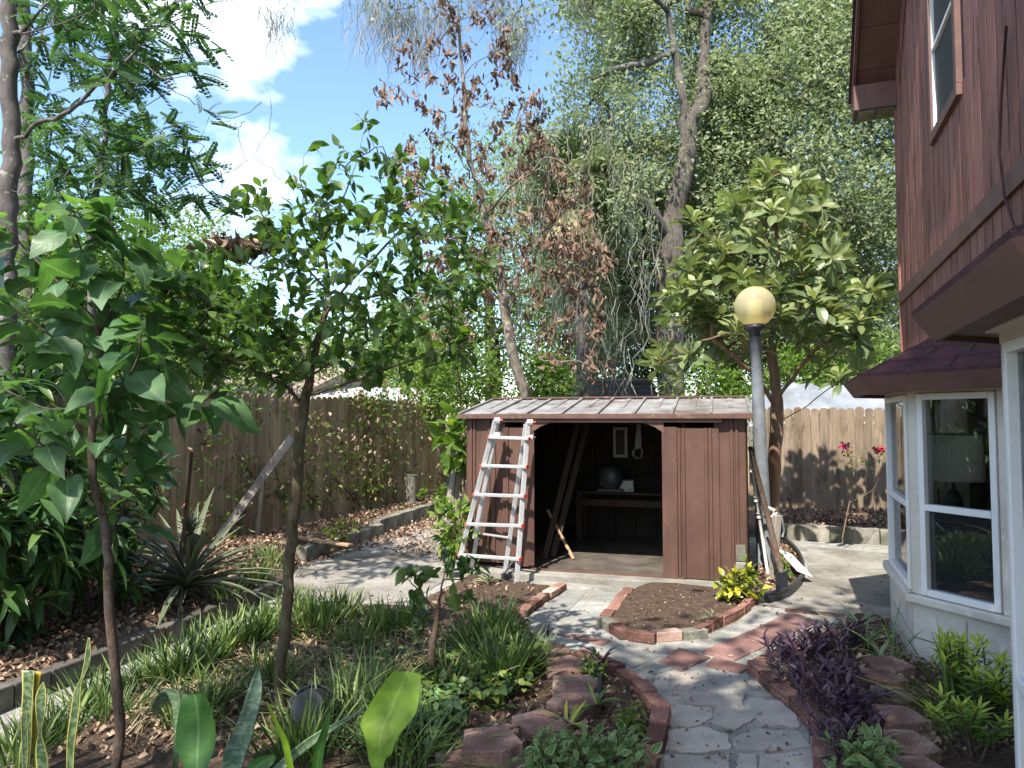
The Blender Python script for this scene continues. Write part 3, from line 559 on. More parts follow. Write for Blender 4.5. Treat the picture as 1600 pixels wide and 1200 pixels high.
mb = MB(); mb.box((-.11, -.105, .03), (.02, .01, .02)); mb.box((.11, -.105, .03), (.02, .01, .02)); mb.build('screw', Mt['dark'], bxw)
for i, (xa, xb, yy) in enumerate(((d0-.02, d0+.24, .5), (d0+.05, d0+.34, .62))):
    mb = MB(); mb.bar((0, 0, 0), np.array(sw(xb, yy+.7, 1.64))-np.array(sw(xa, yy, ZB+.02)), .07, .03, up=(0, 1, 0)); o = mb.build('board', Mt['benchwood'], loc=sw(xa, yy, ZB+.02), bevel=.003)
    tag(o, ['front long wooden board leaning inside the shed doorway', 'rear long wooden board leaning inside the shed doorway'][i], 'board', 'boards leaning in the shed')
o = MB(); o.tube([(0, 0, 0), np.array(sw(d0-.04, .75, .62))-np.array(sw(d0+.30, .6, ZB+.02))], [.02, .017], 8); o = o.build('broom_handle', Mt['rawwood'], loc=sw(d0+.30, .6, ZB+.02), smooth=True); tag(o, 'pale round stick lying against the left wall of the shed', 'stick')
mc = empty('motor', sw(d0+.55, DS-.55, ZB+.68), SA, 'dark round motor with a chrome ring on the workbench', 'motor')
o = MB(); o.lathe([(0, -.16), (.15, -.16), (.17, -.12), (.17, .12), (.13, .16), (0, .16)], k=24); q = o.build('housing', Mt['blackplastic'], mc, smooth=True); q.rotation_euler = (R(90), 0, 0); q.location = (0, 0, .18)
o = MB(); a = np.linspace(-.2, 1.8, 22); o.tube([(.11*math.cos(t*math.pi), -.18, .18+.11*math.sin(t*math.pi)) for t in a], .009, 8); o.build('ring', Mt['chrome'], mc, smooth=True)
o = MB(); o.box((0, 0, .02), (.34, .3, .04)); o.build('base', Mt['blackplastic'], mc, bevel=.01)
sf = empty('hanging_frame', sw(d0+.62, DS-.1, 1.2), SA, 'white rectangular frame hanging on the back wall of the shed', 'frame')
mb = MB()
for x in (-.08, .08): mb.box((x, 0, .18), (.035, .03, .42))
for z in (-.01, .37): mb.box((0, 0, z), (.125, .03, .035))
mb.build('rim', Mt['dimwhite'], sf); mb = MB(); mb.box((0, .012, .18), (.13, .006, .36)); mb.build('backing', Mt['dark'], sf)
ch = empty('hand_saw', sw(d0+.86, DS-.09, 1.18), SA, 'saw with a white handle hanging on the back wall of the shed', 'saw')
mb = MB(); mb.add([(-.05, 0, .1), (.05, 0, .12), (.04, 0, .45), (-.01, 0, .45), (-.05, .008, .1), (.05, .008, .12), (.04, .008, .45), (-.01, .008, .45)], [(0, 1, 2, 3), (7, 6, 5, 4), (0, 4, 5, 1), (1, 5, 6, 2), (2, 6, 7, 3), (3, 7, 4, 0)]); mb.build('blade', Mt['chrome'], ch)
mb = MB(); mb.tube([(-.05, 0, .1), (-.07, 0, .03), (-.02, 0, -.02), (.05, 0, .0), (.06, 0, .08), (.04, 0, .13)], .016, 8); mb.build('handle', Mt['dimwhite'], ch, smooth=True)

# ================================================================ ladder
def PX(u, v, Y): return P(u, v, Y)
TL, TR = PX(774, 657, 7.63), PX(825, 660, 7.45)
FLt, FRt = G(712, 896, .04), G(807, 912, .04)
RL, RR_ = G(735, 893, .05), G(788, 903, .05); RL[1] += .1; RR_[1] += .1
lad = empty('stepladder', tuple((FLt+FRt)/2), 0, 'silver aluminium folding ladder with red rung ends standing before the shed', 'ladder')
l0 = np.array(lad.location)
def lrail(a, b, w=.05, h=.028, name='rail', mat='alu'):
    mb = MB(); mb.bar(a-l0, b-l0, w, h, up=(0.3, -1, 0.2)); return mb.build(name, Mt[mat], lad, bevel=.004)
lrail(FLt, TL); lrail(FRt, TR)
Mid = .62
bl = FLt*(1-Mid)+TL*Mid+np.array([.03, .05, 0]); br = FRt*(1-Mid)+TR*Mid+np.array([-.03, .05, 0])
lrail(FLt*.62+TL*.38+np.array([.05, .03, 0])*0+np.array([.035, .02, -.25]), TL+np.array([.02, .03, -.03]), .04, .024)
lrail(RL, TL+np.array([.02, .09, -.02]), .045, .026, 'rear_leg'); lrail(RR_, TR+np.array([-.02, .09, -.02]), .045, .026, 'rear_leg')
for v1, v2, in ((683, 686), (727, 731), (772, 777), (818, 823), (866, 874)):
    tl = (v1-657)/(896-657); tr = (v2-660)/(912-660)
    a = TL*(1-tl)+FLt*tl+np.array([0, -.03, 0]); b = TR*(1-tr)+FRt*tr+np.array([0, -.03, 0])
    d = (b-a)/np.linalg.norm(b-a); a2 = a-d*.02; b2 = b+d*.02
    mb = MB(); mb.bar(a2-l0, b2-l0, .045, .034); o = mb.build('rung', Mt['alu'], lad, bevel=.006)
    mb = MB(); mb.bar(b2-l0, b2+d*.014-l0, .047, .036); mb.bar(a2-d*.014-l0, a2-l0, .047, .036); mb.build('end_cap', Mt['redplastic'], o)
for f in (.25, .5, .75):
    a = RL*(1-f)+(TL+np.array([.02, .09, -.02]))*f; b = RR_*(1-f)+(TR+np.array([-.02, .09, -.02]))*f
    if f > .3: continue
    mb = MB(); mb.bar(a-l0, b-l0, .03, .02); mb.build('rear_rung', Mt['alu'], lad, bevel=.004)
mb = MB(); mb.bar(FRt+np.array([-.02, .05, .25])-l0, RR_+np.array([0, 0, .02])-l0, .022, .006); mb.build('brace', Mt['alu'], lad)
for q in (TL, TR):
    for dz in (.0, -.16):
        mb = MB(); mb.lathe([(0, -.03), (.032, -.03), (.032, .03), (0, .03)], k=14); o = mb.build('hinge', Mt['alu'], lad, smooth=False); o.rotation_euler = (0, R(90), 0); o.location = q-l0+np.array([.02, 0, dz])
        mb = MB(); mb.lathe([(0, 0), (.014, 0), (.014, .03), (0, .03)], k=10); kn = mb.build('knob', Mt['redplastic' if dz == 0 else 'blackplastic'], o); kn.location = (0, 0, .03)
for q in (FLt, FRt, RL, RR_):
    mb = MB(); mb.box(tuple(q-l0-np.array([0, 0, .01])), (.05, .07, .06), rz=.4); mb.build('foot', Mt['blackplastic'], lad, bevel=.006)

# ================================================================ fences
def fence(name, p0, p1, base, top, mat, label, pitch=.142, gaps=.007, thick=.018, seed=1, every=2.4, cut=.0):
    p0, p1 = np.array(p0), np.array(p1); d = p1-p0; Ls = np.linalg.norm(d); ang = math.atan2(d[1], d[0]); rr = random.Random(seed)
    root = empty(name, (p0[0], p0[1], 0), ang, label, 'fence'); n = int(Ls/pitch); mb = MB()
    for i in range(n):
        x0 = i*pitch+gaps/2; x1 = x0+pitch-gaps*rr.choice((.5, 1, 1, 1.6)); tp = top+rr.uniform(-.018, .018)+(.03 if int(i/17) % 2 else 0); t0 = base(x0)+rr.uniform(-.02, .01); y = rr.uniform(-.004, .004); c = .035
        lean = rr.uniform(-.006, .006)
        prof = [(x0, t0), (x1, t0), (x1+lean, tp-c), (x1-c+lean, tp), (x0+c+lean, tp), (x0+lean, tp-c)]
        V = [(a, y-thick/2, z) for a, z in prof]+[(a, y+thick/2, z) for a, z in prof]
        mb.add(V, [(0, 1, 2, 3, 4, 5), (11, 10, 9, 8, 7, 6)]+[(k, 6+k, 6+(k+1) % 6, (k+1) % 6) for k in range(6)])
    mb.build('pickets', Mt[mat], root)
    for z in (.35, 1.0, 1.6):
        mb = MB(); mb.box((Ls/2, .05, z+base(Ls/2)), (Ls, .04, .085)); mb.build('rail', Mt[mat], root)
    for k in range(int(Ls/every)+1): mb = MB(); mb.box((min(Ls-.05, k*every), .10, (top-.1)/2+.05), (.09, .05, top-.1)); mb.build('post', Mt[mat], root)
    return root
pL0 = yard(0, 11.5)
fence('picket_fence', pL0, yard(0, 0), lambda x: .17, 2.03, 'fence', 'dark weathered picket fence with vines along the left side', seed=3)
fence('picket_fence', yard(.06, 0), yard(6.15, 0), lambda x: .1, 1.93, 'fence', 'shaded dark picket fence running behind the bushes and shed', seed=5)
fence('picket_fence', yard(6.2, 0), yard(10.5, 0), lambda x: .1, 1.90, 'fence_pale', 'pale sunlit picket fence at right behind the lamp post', seed=6)
# wall slot: plain pole-like grey concrete stub by the dark fence
o = MB(); o.tube([(0, 0, 0), (0, 0, .55)], [.10, .10], 18); p = yard(.35, 2.2); o = o.build('concrete_stub', Mt['kerb'], loc=(p[0], p[1], .15), smooth=False, bevel=.01); tag(o, 'short round grey concrete stub at the foot of the dark fence', 'post')

# ================================================================ lamp post
lb = G(1196, 893); lt = P(1180, 514, lb[1]-.02)
lp = empty('lamp_post', (lb[0], lb[1], 0), 0, 'grey garden lamp post with a yellowish globe right of the shed', 'lamp')
l0 = np.array([lb[0], lb[1], 0]); d = lt-l0
mb = MB(); mb.tube([(0, 0, 0), d*.18, d*.5, d*.75, d], [.088, .085, .076, .066, .056], 20); mb.build('pole', Mt['polepaint'], lp, smooth=True)
mb = MB(); mb.lathe([(.056, -.16), (.06, -.02), (.12, .0), (.125, .03), (.10, .05), (0, .05)], c=tuple(d), k=24); mb.build('fitter', Mt['blackplastic'], lp, smooth=True)
m, nt = nodes('globe'); b = N(nt, 'ShaderNodeBsdfPrincipled', Roughness=.12); b.inputs['Base Color'].default_value = (.64, .60, .41, 1); b.inputs['Specular IOR Level'].default_value = .6
t1 = N(nt, 'ShaderNodeBsdfTranslucent'); t1.inputs[0].default_value = (.80, .74, .46, 1); t2 = N(nt, 'ShaderNodeBsdfTransparent'); t2.inputs[0].default_value = (.95, .85, .5, 1)
m1 = N(nt, 'ShaderNodeMixShader'); m1.inputs[0].default_value = .4; m2 = N(nt, 'ShaderNodeMixShader'); m2.inputs[0].default_value = .38
nt.links.new(b.outputs[0], m1.inputs[1]); nt.links.new(t1.outputs[0], m1.inputs[2]); nt.links.new(m1.outputs[0], m2.inputs[1]); nt.links.new(t2.outputs[0], m2.inputs[2])
oo = N(nt, 'ShaderNodeOutputMaterial'); nt.links.new(m2.outputs[0], oo.inputs[0]); Mt['globe'] = m
gr_ = .228; mb = MB(); prof = [(gr_*math.sin(t), -gr_*math.cos(t)) for t in np.linspace(.42, math.pi, 20)]
mb.lathe(prof, c=tuple(d+np.array([0, 0, .045+gr_*.93])), k=36); gl = mb.build('globe', Mt['globe'], lp, smooth=True)
mb = MB(); mb.lathe([(0, .05), (.10, .05), (.10, .16), (.085, .17), (.085, .33), (0, .33)], c=tuple(d), k=24); mb.build('bulb_holder', Mt['whitething'], lp, smooth=False)

# ================================================================ pots, pipes and tools beside the shed
def pole_thing(name, a, b, r, mat, label, cat, k=10):
    a, b = np.array(a), np.array(b); mb = MB(); mb.tube([(0, 0, 0), (b-a)*.5+np.array([.004, .004, 0]), b-a], r, k); o = mb.build(name, Mt[mat], loc=tuple(a), smooth=True); return tag(o, label, cat)
q = G(1222, 918, .05)
pole_thing('dark_pole', G(1226, 915, .06), P(1172, 698, 7.35), [.03, .03, .025], 'bark_dark', 'long dark wooden pole leaning on the right end of the shed', 'pole')
pi = empty('pvc_pipe', tuple(G(1200, 898, .05)), 0, 'thin pale plastic pipe with fittings leaning beside the lamp post', 'pipe'); l0 = np.array(pi.location); b_ = P(1174, 728, 7.45)-l0
mb = MB(); mb.tube([(0, 0, 0), b_*.5, b_], .016, 10); mb.build('tube', Mt['pvc'], pi, smooth=True)
for f in (.55, .70, .97): mb = MB(); mb.tube([b_*(f-.02), b_*(f+.02)], .026, 10); mb.build('coupling', Mt['pvc'], pi, smooth=True)
mb = MB(); mb.tube([b_*.55, b_*.55+np.array([.11, 0, -.03]), b_*.55+np.array([.2, .02, .02])], .014, 8); mb.build('side_branch', Mt['pvc'], pi, smooth=True)
st = empty('standpipe', tuple(G(1211, 893, .05)), 0, 'white plastic standpipe with an elbow behind the leaning pipe', 'pipe')
mb = MB(); mb.tube([(0, 0, 0), (0, 0, .62), (.0, 0, .66), (-.05, 0, .68), (-.16, 0, .68)], .022, 10); mb.build('tube', Mt['pvc'], st, smooth=True)
mb = MB(); mb.tube([(.0, -.03, .66), (.06, -.05, .6), (.09, -.05, .45), (.07, -.04, .38)], .012, 8); mb.build('hose', Mt['polepaint'], st, smooth=True)
p = G(1208, 905, .05); o = MB(); o.box((0, 0, .33), (.07, .06, .66)); o = o.build('wood_stake', Mt['greywood'], loc=tuple(p), bevel=.006); o.rotation_euler = (.05, .06, .3); tag(o, 'squat grey wooden stake between the pipes at the lamp post', 'stake')
sh = empty('spade', tuple(G(1222, 925, .06)), 0, 'dark flat spade blade stuck in the soil below the lamp post', 'spade')
mb = MB(); mb.box((0, 0, .09), (.16, .012, .2), rz=.5); mb.build('blade', Mt['blackplastic'], sh, bevel=.004); mb = MB(); mb.tube([(0, 0, .18), (-.10, .1, .5)], .014, 8); mb.build('shaft', Mt['bark_dark'], sh, smooth=True)
mb = MB(); a, b, c = G(1226, 862, .22), G(1258, 897, .1), G(1240, 893, .06)
l0 = (a+b)/2; mb.bar(a-l0, b-l0, .17, .012, up=(0.4, -.3, 1)); o = mb.build('white_strip', Mt['whitething'], loc=tuple(l0), bevel=.003); tag(o, 'bent white plastic strip leaning on the black bed edging', 'strip')
def edging(name, px, h, mat, label, th=.012, z=0):
    pts = [G(u, v)[:2] for u, v in px]; fine = []
    for i in range(len(pts)-1):
        for t in np.linspace(0, 1, 6, endpoint=False): fine.append(np.array(pts[i])*(1-t)+np.array(pts[i+1])*t)
    fine.append(np.array(pts[-1])); fine = np.array(fine)
    for _ in range(6): fine[1:-1] = (fine[:-2]+2*fine[1:-1]+fine[2:])/4
    c = fine.mean(0); t = np.gradient(fine, axis=0); t /= np.linalg.norm(t, axis=1, keepdims=True); nrm = np.stack([-t[:, 1], t[:, 0]], 1)
    mb = MB(); n = len(fine); V = []
    for k, (off, zz_) in enumerate(((th/2, -.03), (th/2, h), (-th/2, h), (-th/2, -.03))):
        for i in range(n): q = fine[i]-c+nrm[i]*off; V.append((q[0], q[1], zz_+(.012*math.sin(i*.9) if zz_ > 0 else 0)))
    Fs = [(k*n+i, k*n+i+1, ((k+1) % 4)*n+i+1, ((k+1) % 4)*n+i) for k in range(4) for i in range(n-1)]
    mb.add(V, Fs); mb.tube([(q[0]-c[0], q[1]-c[1], h) for q in fine], .016, 6)
    o = mb.build(name, Mt[mat], smooth=False, loc=(c[0], c[1], z)); return tag(o, label, 'edging')
edging('bed_edging', [(1182, 943), (1205, 942), (1232, 934), (1252, 916), (1257, 892), (1246, 868), (1226, 850)], .09, 'blackplastic', 'curved black plastic edging round the bed at the lamp post')
edging('bed_edging', [(926, 1054), (938, 1085), (936, 1112), (926, 1134)], .11, 'blackplastic', 'short black plastic edging strip beside the stacked wall blocks')
# upturned black nursery pot by the citrus trunk
pp = gxy(484, 1142); pot = empty('nursery_pot', tuple(pp), .3, 'black plastic nursery pot lying on its side by the citrus trunk', 'pot')
mb = MB(); mb.lathe([(.0, -.10), (.085, -.10), (.12, .11), (.128, .11), (.128, .13), (.118, .13), (.08, -.085), (0, -.085)], k=28); o = mb.build('body', Mt['blackplastic'], pot, smooth=False, bevel=.003); o.rotation_euler = (R(-118), R(-20), 0); o.location = (0, 0, .11)
mb = MB(); mb.lathe([(.126, .085), (.136, .09), (.136, .13), (.126, .132)], k=28); r_ = mb.build('rim', Mt['blackplastic'], o, smooth=True)
# leaning plank and stake on the left fence, small boards on the mulch
a, b = P(362, 812, 8.9), P(455, 684, 9.75); a = a-(b-a)*.18; mb = MB(); mb.bar((0, 0, 0), b-a, .10, .04, up=(.5, -1, 0)); o = mb.build('plank', Mt['greywood'], loc=tuple(a), bevel=.004); tag(o, 'long pale grey plank leaning against the dark left fence', 'plank')
a = P(402, 812, 9.3); a[2] = .18; mb = MB(); mb.box((0, 0, .4), (.05, .05, .8)); mb.bar((0, 0, .55), (-.16, .05, .35), .03, .03); o = mb.build('stake', Mt['greywood'], loc=tuple(a), bevel=.004); o.rotation_euler = (.05, .08, .2); tag(o, 'short forked grey stake propping the leaning plank', 'stake')
pole_thing('plant_stake', G(276, 930, .2), P(300, 705, 5.9), [.018, .016, .013], 'bark_dark', 'dark thin stake standing behind the pineapple plant', 'stake')
a, b = G(452, 838, .22), G(548, 852, .22); mb = MB(); mb.bar((0, 0, 0), b-a, .09, .025); o = mb.build('board', Mt['rawwood'], loc=tuple(a), bevel=.003); tag(o, 'brown board lying flat on the mulch beside the left kerb', 'board')
a, b = P(705, 790, 9.2), P(722, 700, 9.3); mb = MB(); mb.bar(-(b-a)*.8, b-a, .13, .12, up=(.5, -1, 0)); o = mb.build('wood_post', Mt['greywood'], loc=tuple(a), bevel=.01); tag(o, 'leaning split grey log behind the left end of the shed', 'log')
# ================================================================ house
HW = np.array([3.05, 4.37])                       # a point of the wall line; wall runs along B
hs = empty('house', (HW[0], HW[1], 0), R(90)-TH, 'two storey house with red brown board siding over a pale painted base', 'house')
# local axes: x along the wall away from the viewer, y to the left of that (out of the wall is +y)
X0, X1 = -6.0, 4.05; EZ = 5.78; RSL = .9; XM = -1.0   # gable: eave height, slope, apex
def hp(x, y, z): return (HW[0]+B[0]*x-A[0]*y, HW[1]+B[1]*x-A[1]*y, z)
def apex(x): return EZ + RSL*(min(X1-x, x-(2*XM-X1)))
mb = MB(); pitch = .203; g = .024; n = int((X1-X0)/pitch)
wu0, wu1, wz0, wz1 = .98, 1.88, 4.22, 5.62
for i in range(n):
    xa = X1-(i+1)*pitch+g/2; xb = X1-i*pitch-g/2
    for lo, hi in (((2.05, wz0), (wz1, None)) if (xb > wu0 and xa < wu1) else ((2.05, None),)):
        za, zb = (apex(xa), apex(xb)) if hi is None else (hi, hi)
        mb.add([(xa, 0, lo), (xb, 0, lo), (xb, 0, zb), (xa, 0, za), (xa, -.03, lo), (xb, -.03, lo), (xb, -.03, zb), (xa, -.03, za)], [(0, 1, 2, 3)[::-1], (0, 4, 7, 3), (1, 2, 6, 5), (3, 7, 6, 2), (0, 1, 5, 4)])
mb.build('siding', Mt['siding'], hs)
mb = MB(); mb.add([(X0, -.005, 2.05), (X1-.01, -.005, 2.05), (X1-.01, -.005, EZ), (XM, -.005, apex(XM)), (X0, -.005, apex(X0))], [(4, 3, 2, 1, 0)]);  # near-flush dark sheet stands in for the shadow in the board grooves
mb.add([(X1-.01, -.02, 0), (X1-.01, -6, 0), (X1-.01, -6, EZ), (X1-.01, -.02, EZ)], [(3, 2, 1, 0)]); mb.build('backing', Mt['dark'], hs)
mb = MB(); mb.box((X1+.012, -.02, 3.7), (.03, .09, 3.3)); mb.build('corner_board', Mt['siding'], hs)
mb = MB(); mb.box(((X0+X1)/2, .012, 3.10), (X1-X0, .026, .15)); mb.build('band', Mt['siding_trim'], hs, bevel=.004)
mb = MB()
for xa, xb in ((X0, -3.5), (-1.38, .01), (2.13, X1-.03)): mb.box(((xa+xb)/2, -.12, 1.0), (xb-xa, .2, 2.12))
mb.build('base_wall', Mt['whitepaint'], hs)
mb = MB(); mb.box((X1-.1, -3.2, 2.6), (.16, 5.9, 5.4)); mb.build('end_wall', Mt['siding'], hs)
# roof over the gable: rake overhang with soffit boards, fascia and return box
ov = .42
def rake(t0, t1, name, mat, y0, y1, dz0, dz1):
    mb = MB(); V = []
    for x in (t0, t1):
        z = EZ+RSL*(X1-x)
        V += [(x, y0, z+dz0), (x, y1, z+dz0), (x, y1, z+dz1), (x, y0, z+dz1)]
    mb.add(V, [(0, 1, 2, 3), (7, 6, 5, 4), (0, 4, 5, 1), (1, 5, 6, 2), (2, 6, 7, 3), (3, 7, 4, 0)]); return mb.build(name, Mt[mat], hs)
E0 = X1+.30
rf = rake(E0+.02, XM, 'roof', 'shingle', -6, ov+.06, .10, .15)
for k in range(14):
    xa = E0-k*.36; rake(xa-.006, xa-.354, 'soffit_board', 'siding_trim', .0, ov, -.012-.003*(k % 2), .05) if k < 14 else None
rake(E0, XM, 'rake_fascia', 'siding_trim', ov, ov+.03, -.06, .10)
ez = EZ-RSL*.3
mb = MB(); mb.box((X1+.12, ov/2+.015, ez+.0), (.34, ov+.03, .30)); mb.build('cornice_return', Mt['siding_trim'], hs, bevel=.005)
for k in range(2): mb = MB(); mb.box((X1+.12, .11+k*.2, ez-.165), (.30, .18, .02)); mb.build('cornice_vent', Mt['kerb'], hs)
mb = MB(); mb.box((X1+.12, ov/2, ez-.155), (.33, ov, .012)); mb.build('cornice_base', Mt['dark'], hs)
# upper window
mb = MB(); t = .09
mb.box(((wu0+wu1)/2, .014, wz0-t/2), (wu1-wu0+2*t, .05, t)); mb.box(((wu0+wu1)/2, .014, wz1+t/2), (wu1-wu0+2*t, .05, t))
for x in (wu0-t/2, wu1+t/2): mb.box((x, .013, (wz0+wz1)/2), (t, .05, wz1-wz0))
win = mb.build('window', Mt['siding_trim'], hs, bevel=.004)
mb = MB(); t2 = .035
for z in (wz0+t2/2, wz1-t2/2, (wz0+wz1)/2+.02): mb.box(((wu0+wu1)/2, .0, z), (wu1-wu0-2*t2, .04, t2))
for x in (wu0+t2/2, wu1-t2/2): mb.box((x, .0, (wz0+wz1)/2), (t2, .04, wz1-wz0))
mb.build('sash', Mt['vinyl'], win)
mb = MB(); mb.box(((wu0+wu1)/2, -.012, (wz0+wz1)/2-.3), (wu1-wu0, .006, (wz1-wz0)/2+.1)); mb.build('insect_screen', Mt['screen'], win)
m, nt = nodes('mirror_pane'); b = N(nt, 'ShaderNodeBsdfPrincipled', Roughness=.03); b.inputs['Base Color'].default_value = (.03, .035, .04, 1); b.inputs['Specular IOR Level'].default_value = 1.0; b.inputs['Coat Weight'].default_value = 1; b.inputs['Coat Roughness'].default_value = .02
oo = N(nt, 'ShaderNodeOutputMaterial'); nt.links.new(b.outputs[0], oo.inputs[0]); Mt['pane'] = m
mb = MB(); mb.box(((wu0+wu1)/2, -.018, (wz0+wz1)/2+.38), (wu1-wu0, .006, (wz1-wz0)/2)); mb.build('pane', Mt['pane'], win)
# cables on the siding
mb = MB(); mb.tube([(-.35, .03, 4.0), (-.28, .05, 3.6), (-.2, .05, 3.3), (-.32, .06, 3.0), (-.55, .05, 2.65)], .008, 6); mb.build('cable', Mt['shingle'], hs, smooth=True); mb = MB(); mb.tube([(2.85, .02, 6.3), (3.25, .02, 5.9), (3.62, .02, 5.45)], .007, 6); mb.build('cable', Mt['shingle'], hs, smooth=True)

# ---------------- bays
def bay(xc0, flat, dep, glass_lines, label_roof, eave=.31, zr=2.0, zwall=2.43, wz=(.50, 1.88)):
    """bay along the wall: near angled face, flat face, far angled face; xc0 = start of the flat face"""
    a = dep
    pts = [(xc0-a, 0), (xc0, a), (xc0+flat, a), (xc0+flat+a, 0)]
    by = MB()
    root = hs
    base = []; 
    poly = [(pts[0][0], -.15), (pts[3][0], -.15), pts[3], pts[2], pts[1], pts[0]]
    mb = MB(); mb.prism(poly, 0, wz[0]-.06); bs = mb.build('bay_base', Mt['whitepaint'], root, bevel=.006)
    # joints of the block work
    segs = [(pts[0], pts[1]), (pts[1], pts[2]), (pts[2], pts[3])]
    sill = MB(); off = .025
    for i, (p, q) in enumerate(segs):
        p, q = np.array(p), np.array(q); d = (q-p)/np.linalg.norm(q-p); nn = np.array([-d[1], d[0]]); L_ = np.linalg.norm(q-p); ang = math.atan2(d[1], d[0])
        def on(s, y, z): r = p+d*s+nn*y; return (r[0], r[1], z)
        jt = MB()
        for z in (.2,):
            jt.box(on(L_/2, .0005, z), (L_-.01, .003, .008), rz=ang)
        for k, s in enumerate(np.arange(.3, L_, .4)): jt.box(on(s, .0005, .10 if k % 2 else .31), (.007, .003, .185), rz=ang)
        jt.build('mortar_joint', Mt['kerb'], bs)
        sill.box(on(L_/2, .0, wz[0]-.03), (L_+.05, .10, .055), rz=ang)
        fr = MB(); fw = .07
        fr.box(on(fw/2, -.04, (wz[0]+wz[1])/2), (fw, .08, wz[1]-wz[0]+.001), rz=ang); fr.box(on(L_-fw/2, -.04, (wz[0]+wz[1])/2), (fw, .08, wz[1]-wz[0]+.001), rz=ang)
        fr.box(on(L_/2, -.045, wz[1]+.06), (L_, .1, .12), rz=ang)
        fr.build('bay_frame', Mt['whitepaint'], root, bevel=.004)
        # double hung sash
        i0, i1 = fw+.005, L_-fw-.005; zm = wz[0]+.60; zlo, zhi = wz[0]+.005, wz[1]-.005; t = .04
        wn = MB()
        for s in (i0+t/2, i1-t/2): wn.box(on(s, -.01, (zlo+zhi)/2), (t, .05, zhi-zlo), rz=ang)
        for z, y in ((zlo+t/2, -.01), (zhi-t/2, -.01), (zm, -.006)): wn.box(on((i0+i1)/2, y, z), (i1-i0-2*t, .05, t*1.1), rz=ang)
        wo_ = wn.build('window', Mt['vinyl'], root, bevel=.005)
        gl = MB(); gl.box(on((i0+i1)/2, -.028, (zm+zhi)/2), (i1-i0-.02, .004, zhi-zm-.02), rz=ang); gl.build('upper_pane', Mt['glass'], wo_)
        gl = MB(); gl.box(on((i0+i1)/2, -.034, (zm+zlo)/2), (i1-i0-.02, .004, zm-zlo-.02), rz=ang); gl.build('lower_pane', Mt['glass'], wo_)
        sc = MB(); sc.box(on((i0+i1)/2, -.05, (zm+zlo)/2), (i1-i0-.02, .003, zm-zlo-.02), rz=ang)
        sc.build('insect_screen', Mt['screen'], wo_)
    sill.build('sill', Mt['whitepaint'], root, bevel=.008)
    # hipped shingle roof with tilted fascia and dark soffit
    def offs(e):
        k = e*math.tan(R(22.5)); c = e/math.cos(R(22.5))
        s2 = e*math.sqrt(2)
        return [(pts[0][0]-s2, 0), (pts[1][0]-k, a+e), (pts[2][0]+k, a+e), (pts[3][0]+s2, 0)]
    eo = offs(eave); sl = (zwall-zr)/(a+eave)
    T0, T1 = (pts[1][0]+(pts[0][0]-pts[1][0])*.0, 0), (pts[2][0], 0)
    mb = MB(); e3 = [(x, y, zr) for x, y in eo]; top = [(T0[0]-.12, .0, zwall), (T1[0]+.12, .0, zwall)]
    cour = 5
    planes = [((e3[0], e3[1]), ((e3[0][0]+.62, 0, zwall), top[0])), ((e3[1], e3[2]), (top[0], top[1])), ((e3[2], e3[3]), (top[1], (e3[3][0]-.62, 0, zwall)))]
    gaps = MB()
    for (l, r), (tl, tr) in planes:
        l, r, tl, tr = map(np.array, (l, r, tl, tr))
        for c in range(cour):
            f0, f1 = c/cour, (c+1)/cour+.06
            f1 = min(f1, 1); lift = .009
            q = [l+(tl-l)*f0, r+(tr-r)*f0, r+(tr-r)*f1, l+(tl-l)*f1]
            up = np.array([0, 0, 1.0])
            V = [q[0]+up*(lift+.010), q[1]+up*(lift+.010), q[2]+up*.001, q[3]+up*.001, q[0]-up*.004, q[1]-up*.004, q[2]-up*.012, q[3]-up*.012]
            mb.add(V, [(0, 1, 2, 3), (7, 6, 5, 4), (0, 4, 5, 1), (1, 5, 6, 2), (2, 6, 7, 3), (3, 7, 4, 0)])
            Lq = np.linalg.norm(q[1]-q[0]); nn = np.cross(q[1]-q[0], q[3]-q[0]); nn /= np.linalg.norm(nn)+1e-9
            if nn[2] < 0: nn = -nn
            for s in np.arange(.17+(.15 if c % 2 else 0), Lq, .31):
                t_ = s/Lq; a_ = q[0]+(q[1]-q[0])*t_; b_ = q[3]+(q[2]-q[3])*t_
                a_ = a_+up*(lift+.0105); b_ = b_+up*.002; b_ = a_+(b_-a_)*.85
                gaps.bar(a_, b_, .007, .003, up=nn)
    rf = mb.build('bay_roof', Mt['shingle'], root); gaps.build('shingle_slot', Mt['dark'], rf)
    fa = MB(); inner = offs(eave-.075)
    for i in range(3):
        o0, o1 = eo[i], eo[i+1]; n0, n1 = inner[i], inner[i+1]
        V = [(*o0, zr-.004), (*o1, zr-.004), (*n1, zr-.115), (*n0, zr-.115)]
        n0b, n1b = offs(eave-.10)[i], offs(eave-.10)[i+1]
        V += [(*n0b, zr-.004), (*n1b, zr-.004), (*n1b, zr-.11), (*n0b, zr-.11)]
        fa.add(V, [(0, 3, 2, 1), (3, 7, 6, 2), (4, 5, 6, 7)])
    fa.build('bay_fascia', Mt['siding_trim'], root)
    so_ = MB(); ins = offs(eave-.07); V = [(*p, zr-.085) for p in ins]+[(*p, zr-.078) for p in ins]; so_.add(V, [(0, 1, 2, 3), (7, 6, 5, 4)]); so_.build('bay_soffit', Mt['siding_trim'], root)
    cm = MB(); 
    for p, q in segs:
        p, q = np.array(p), np.array(q); d = (q-p)/np.linalg.norm(q-p); nn = np.array([-d[1], d[0]]); ang = math.atan2(d[1], d[0]); c_ = (p+q)/2+nn*.02; cm.box((c_[0], c_[1], wz[1]+.075), (np.linalg.norm(q-p)+.05, .05, .06), rz=ang)
    cm.build('crown_trim', Mt['whitepaint'], root, bevel=.004)
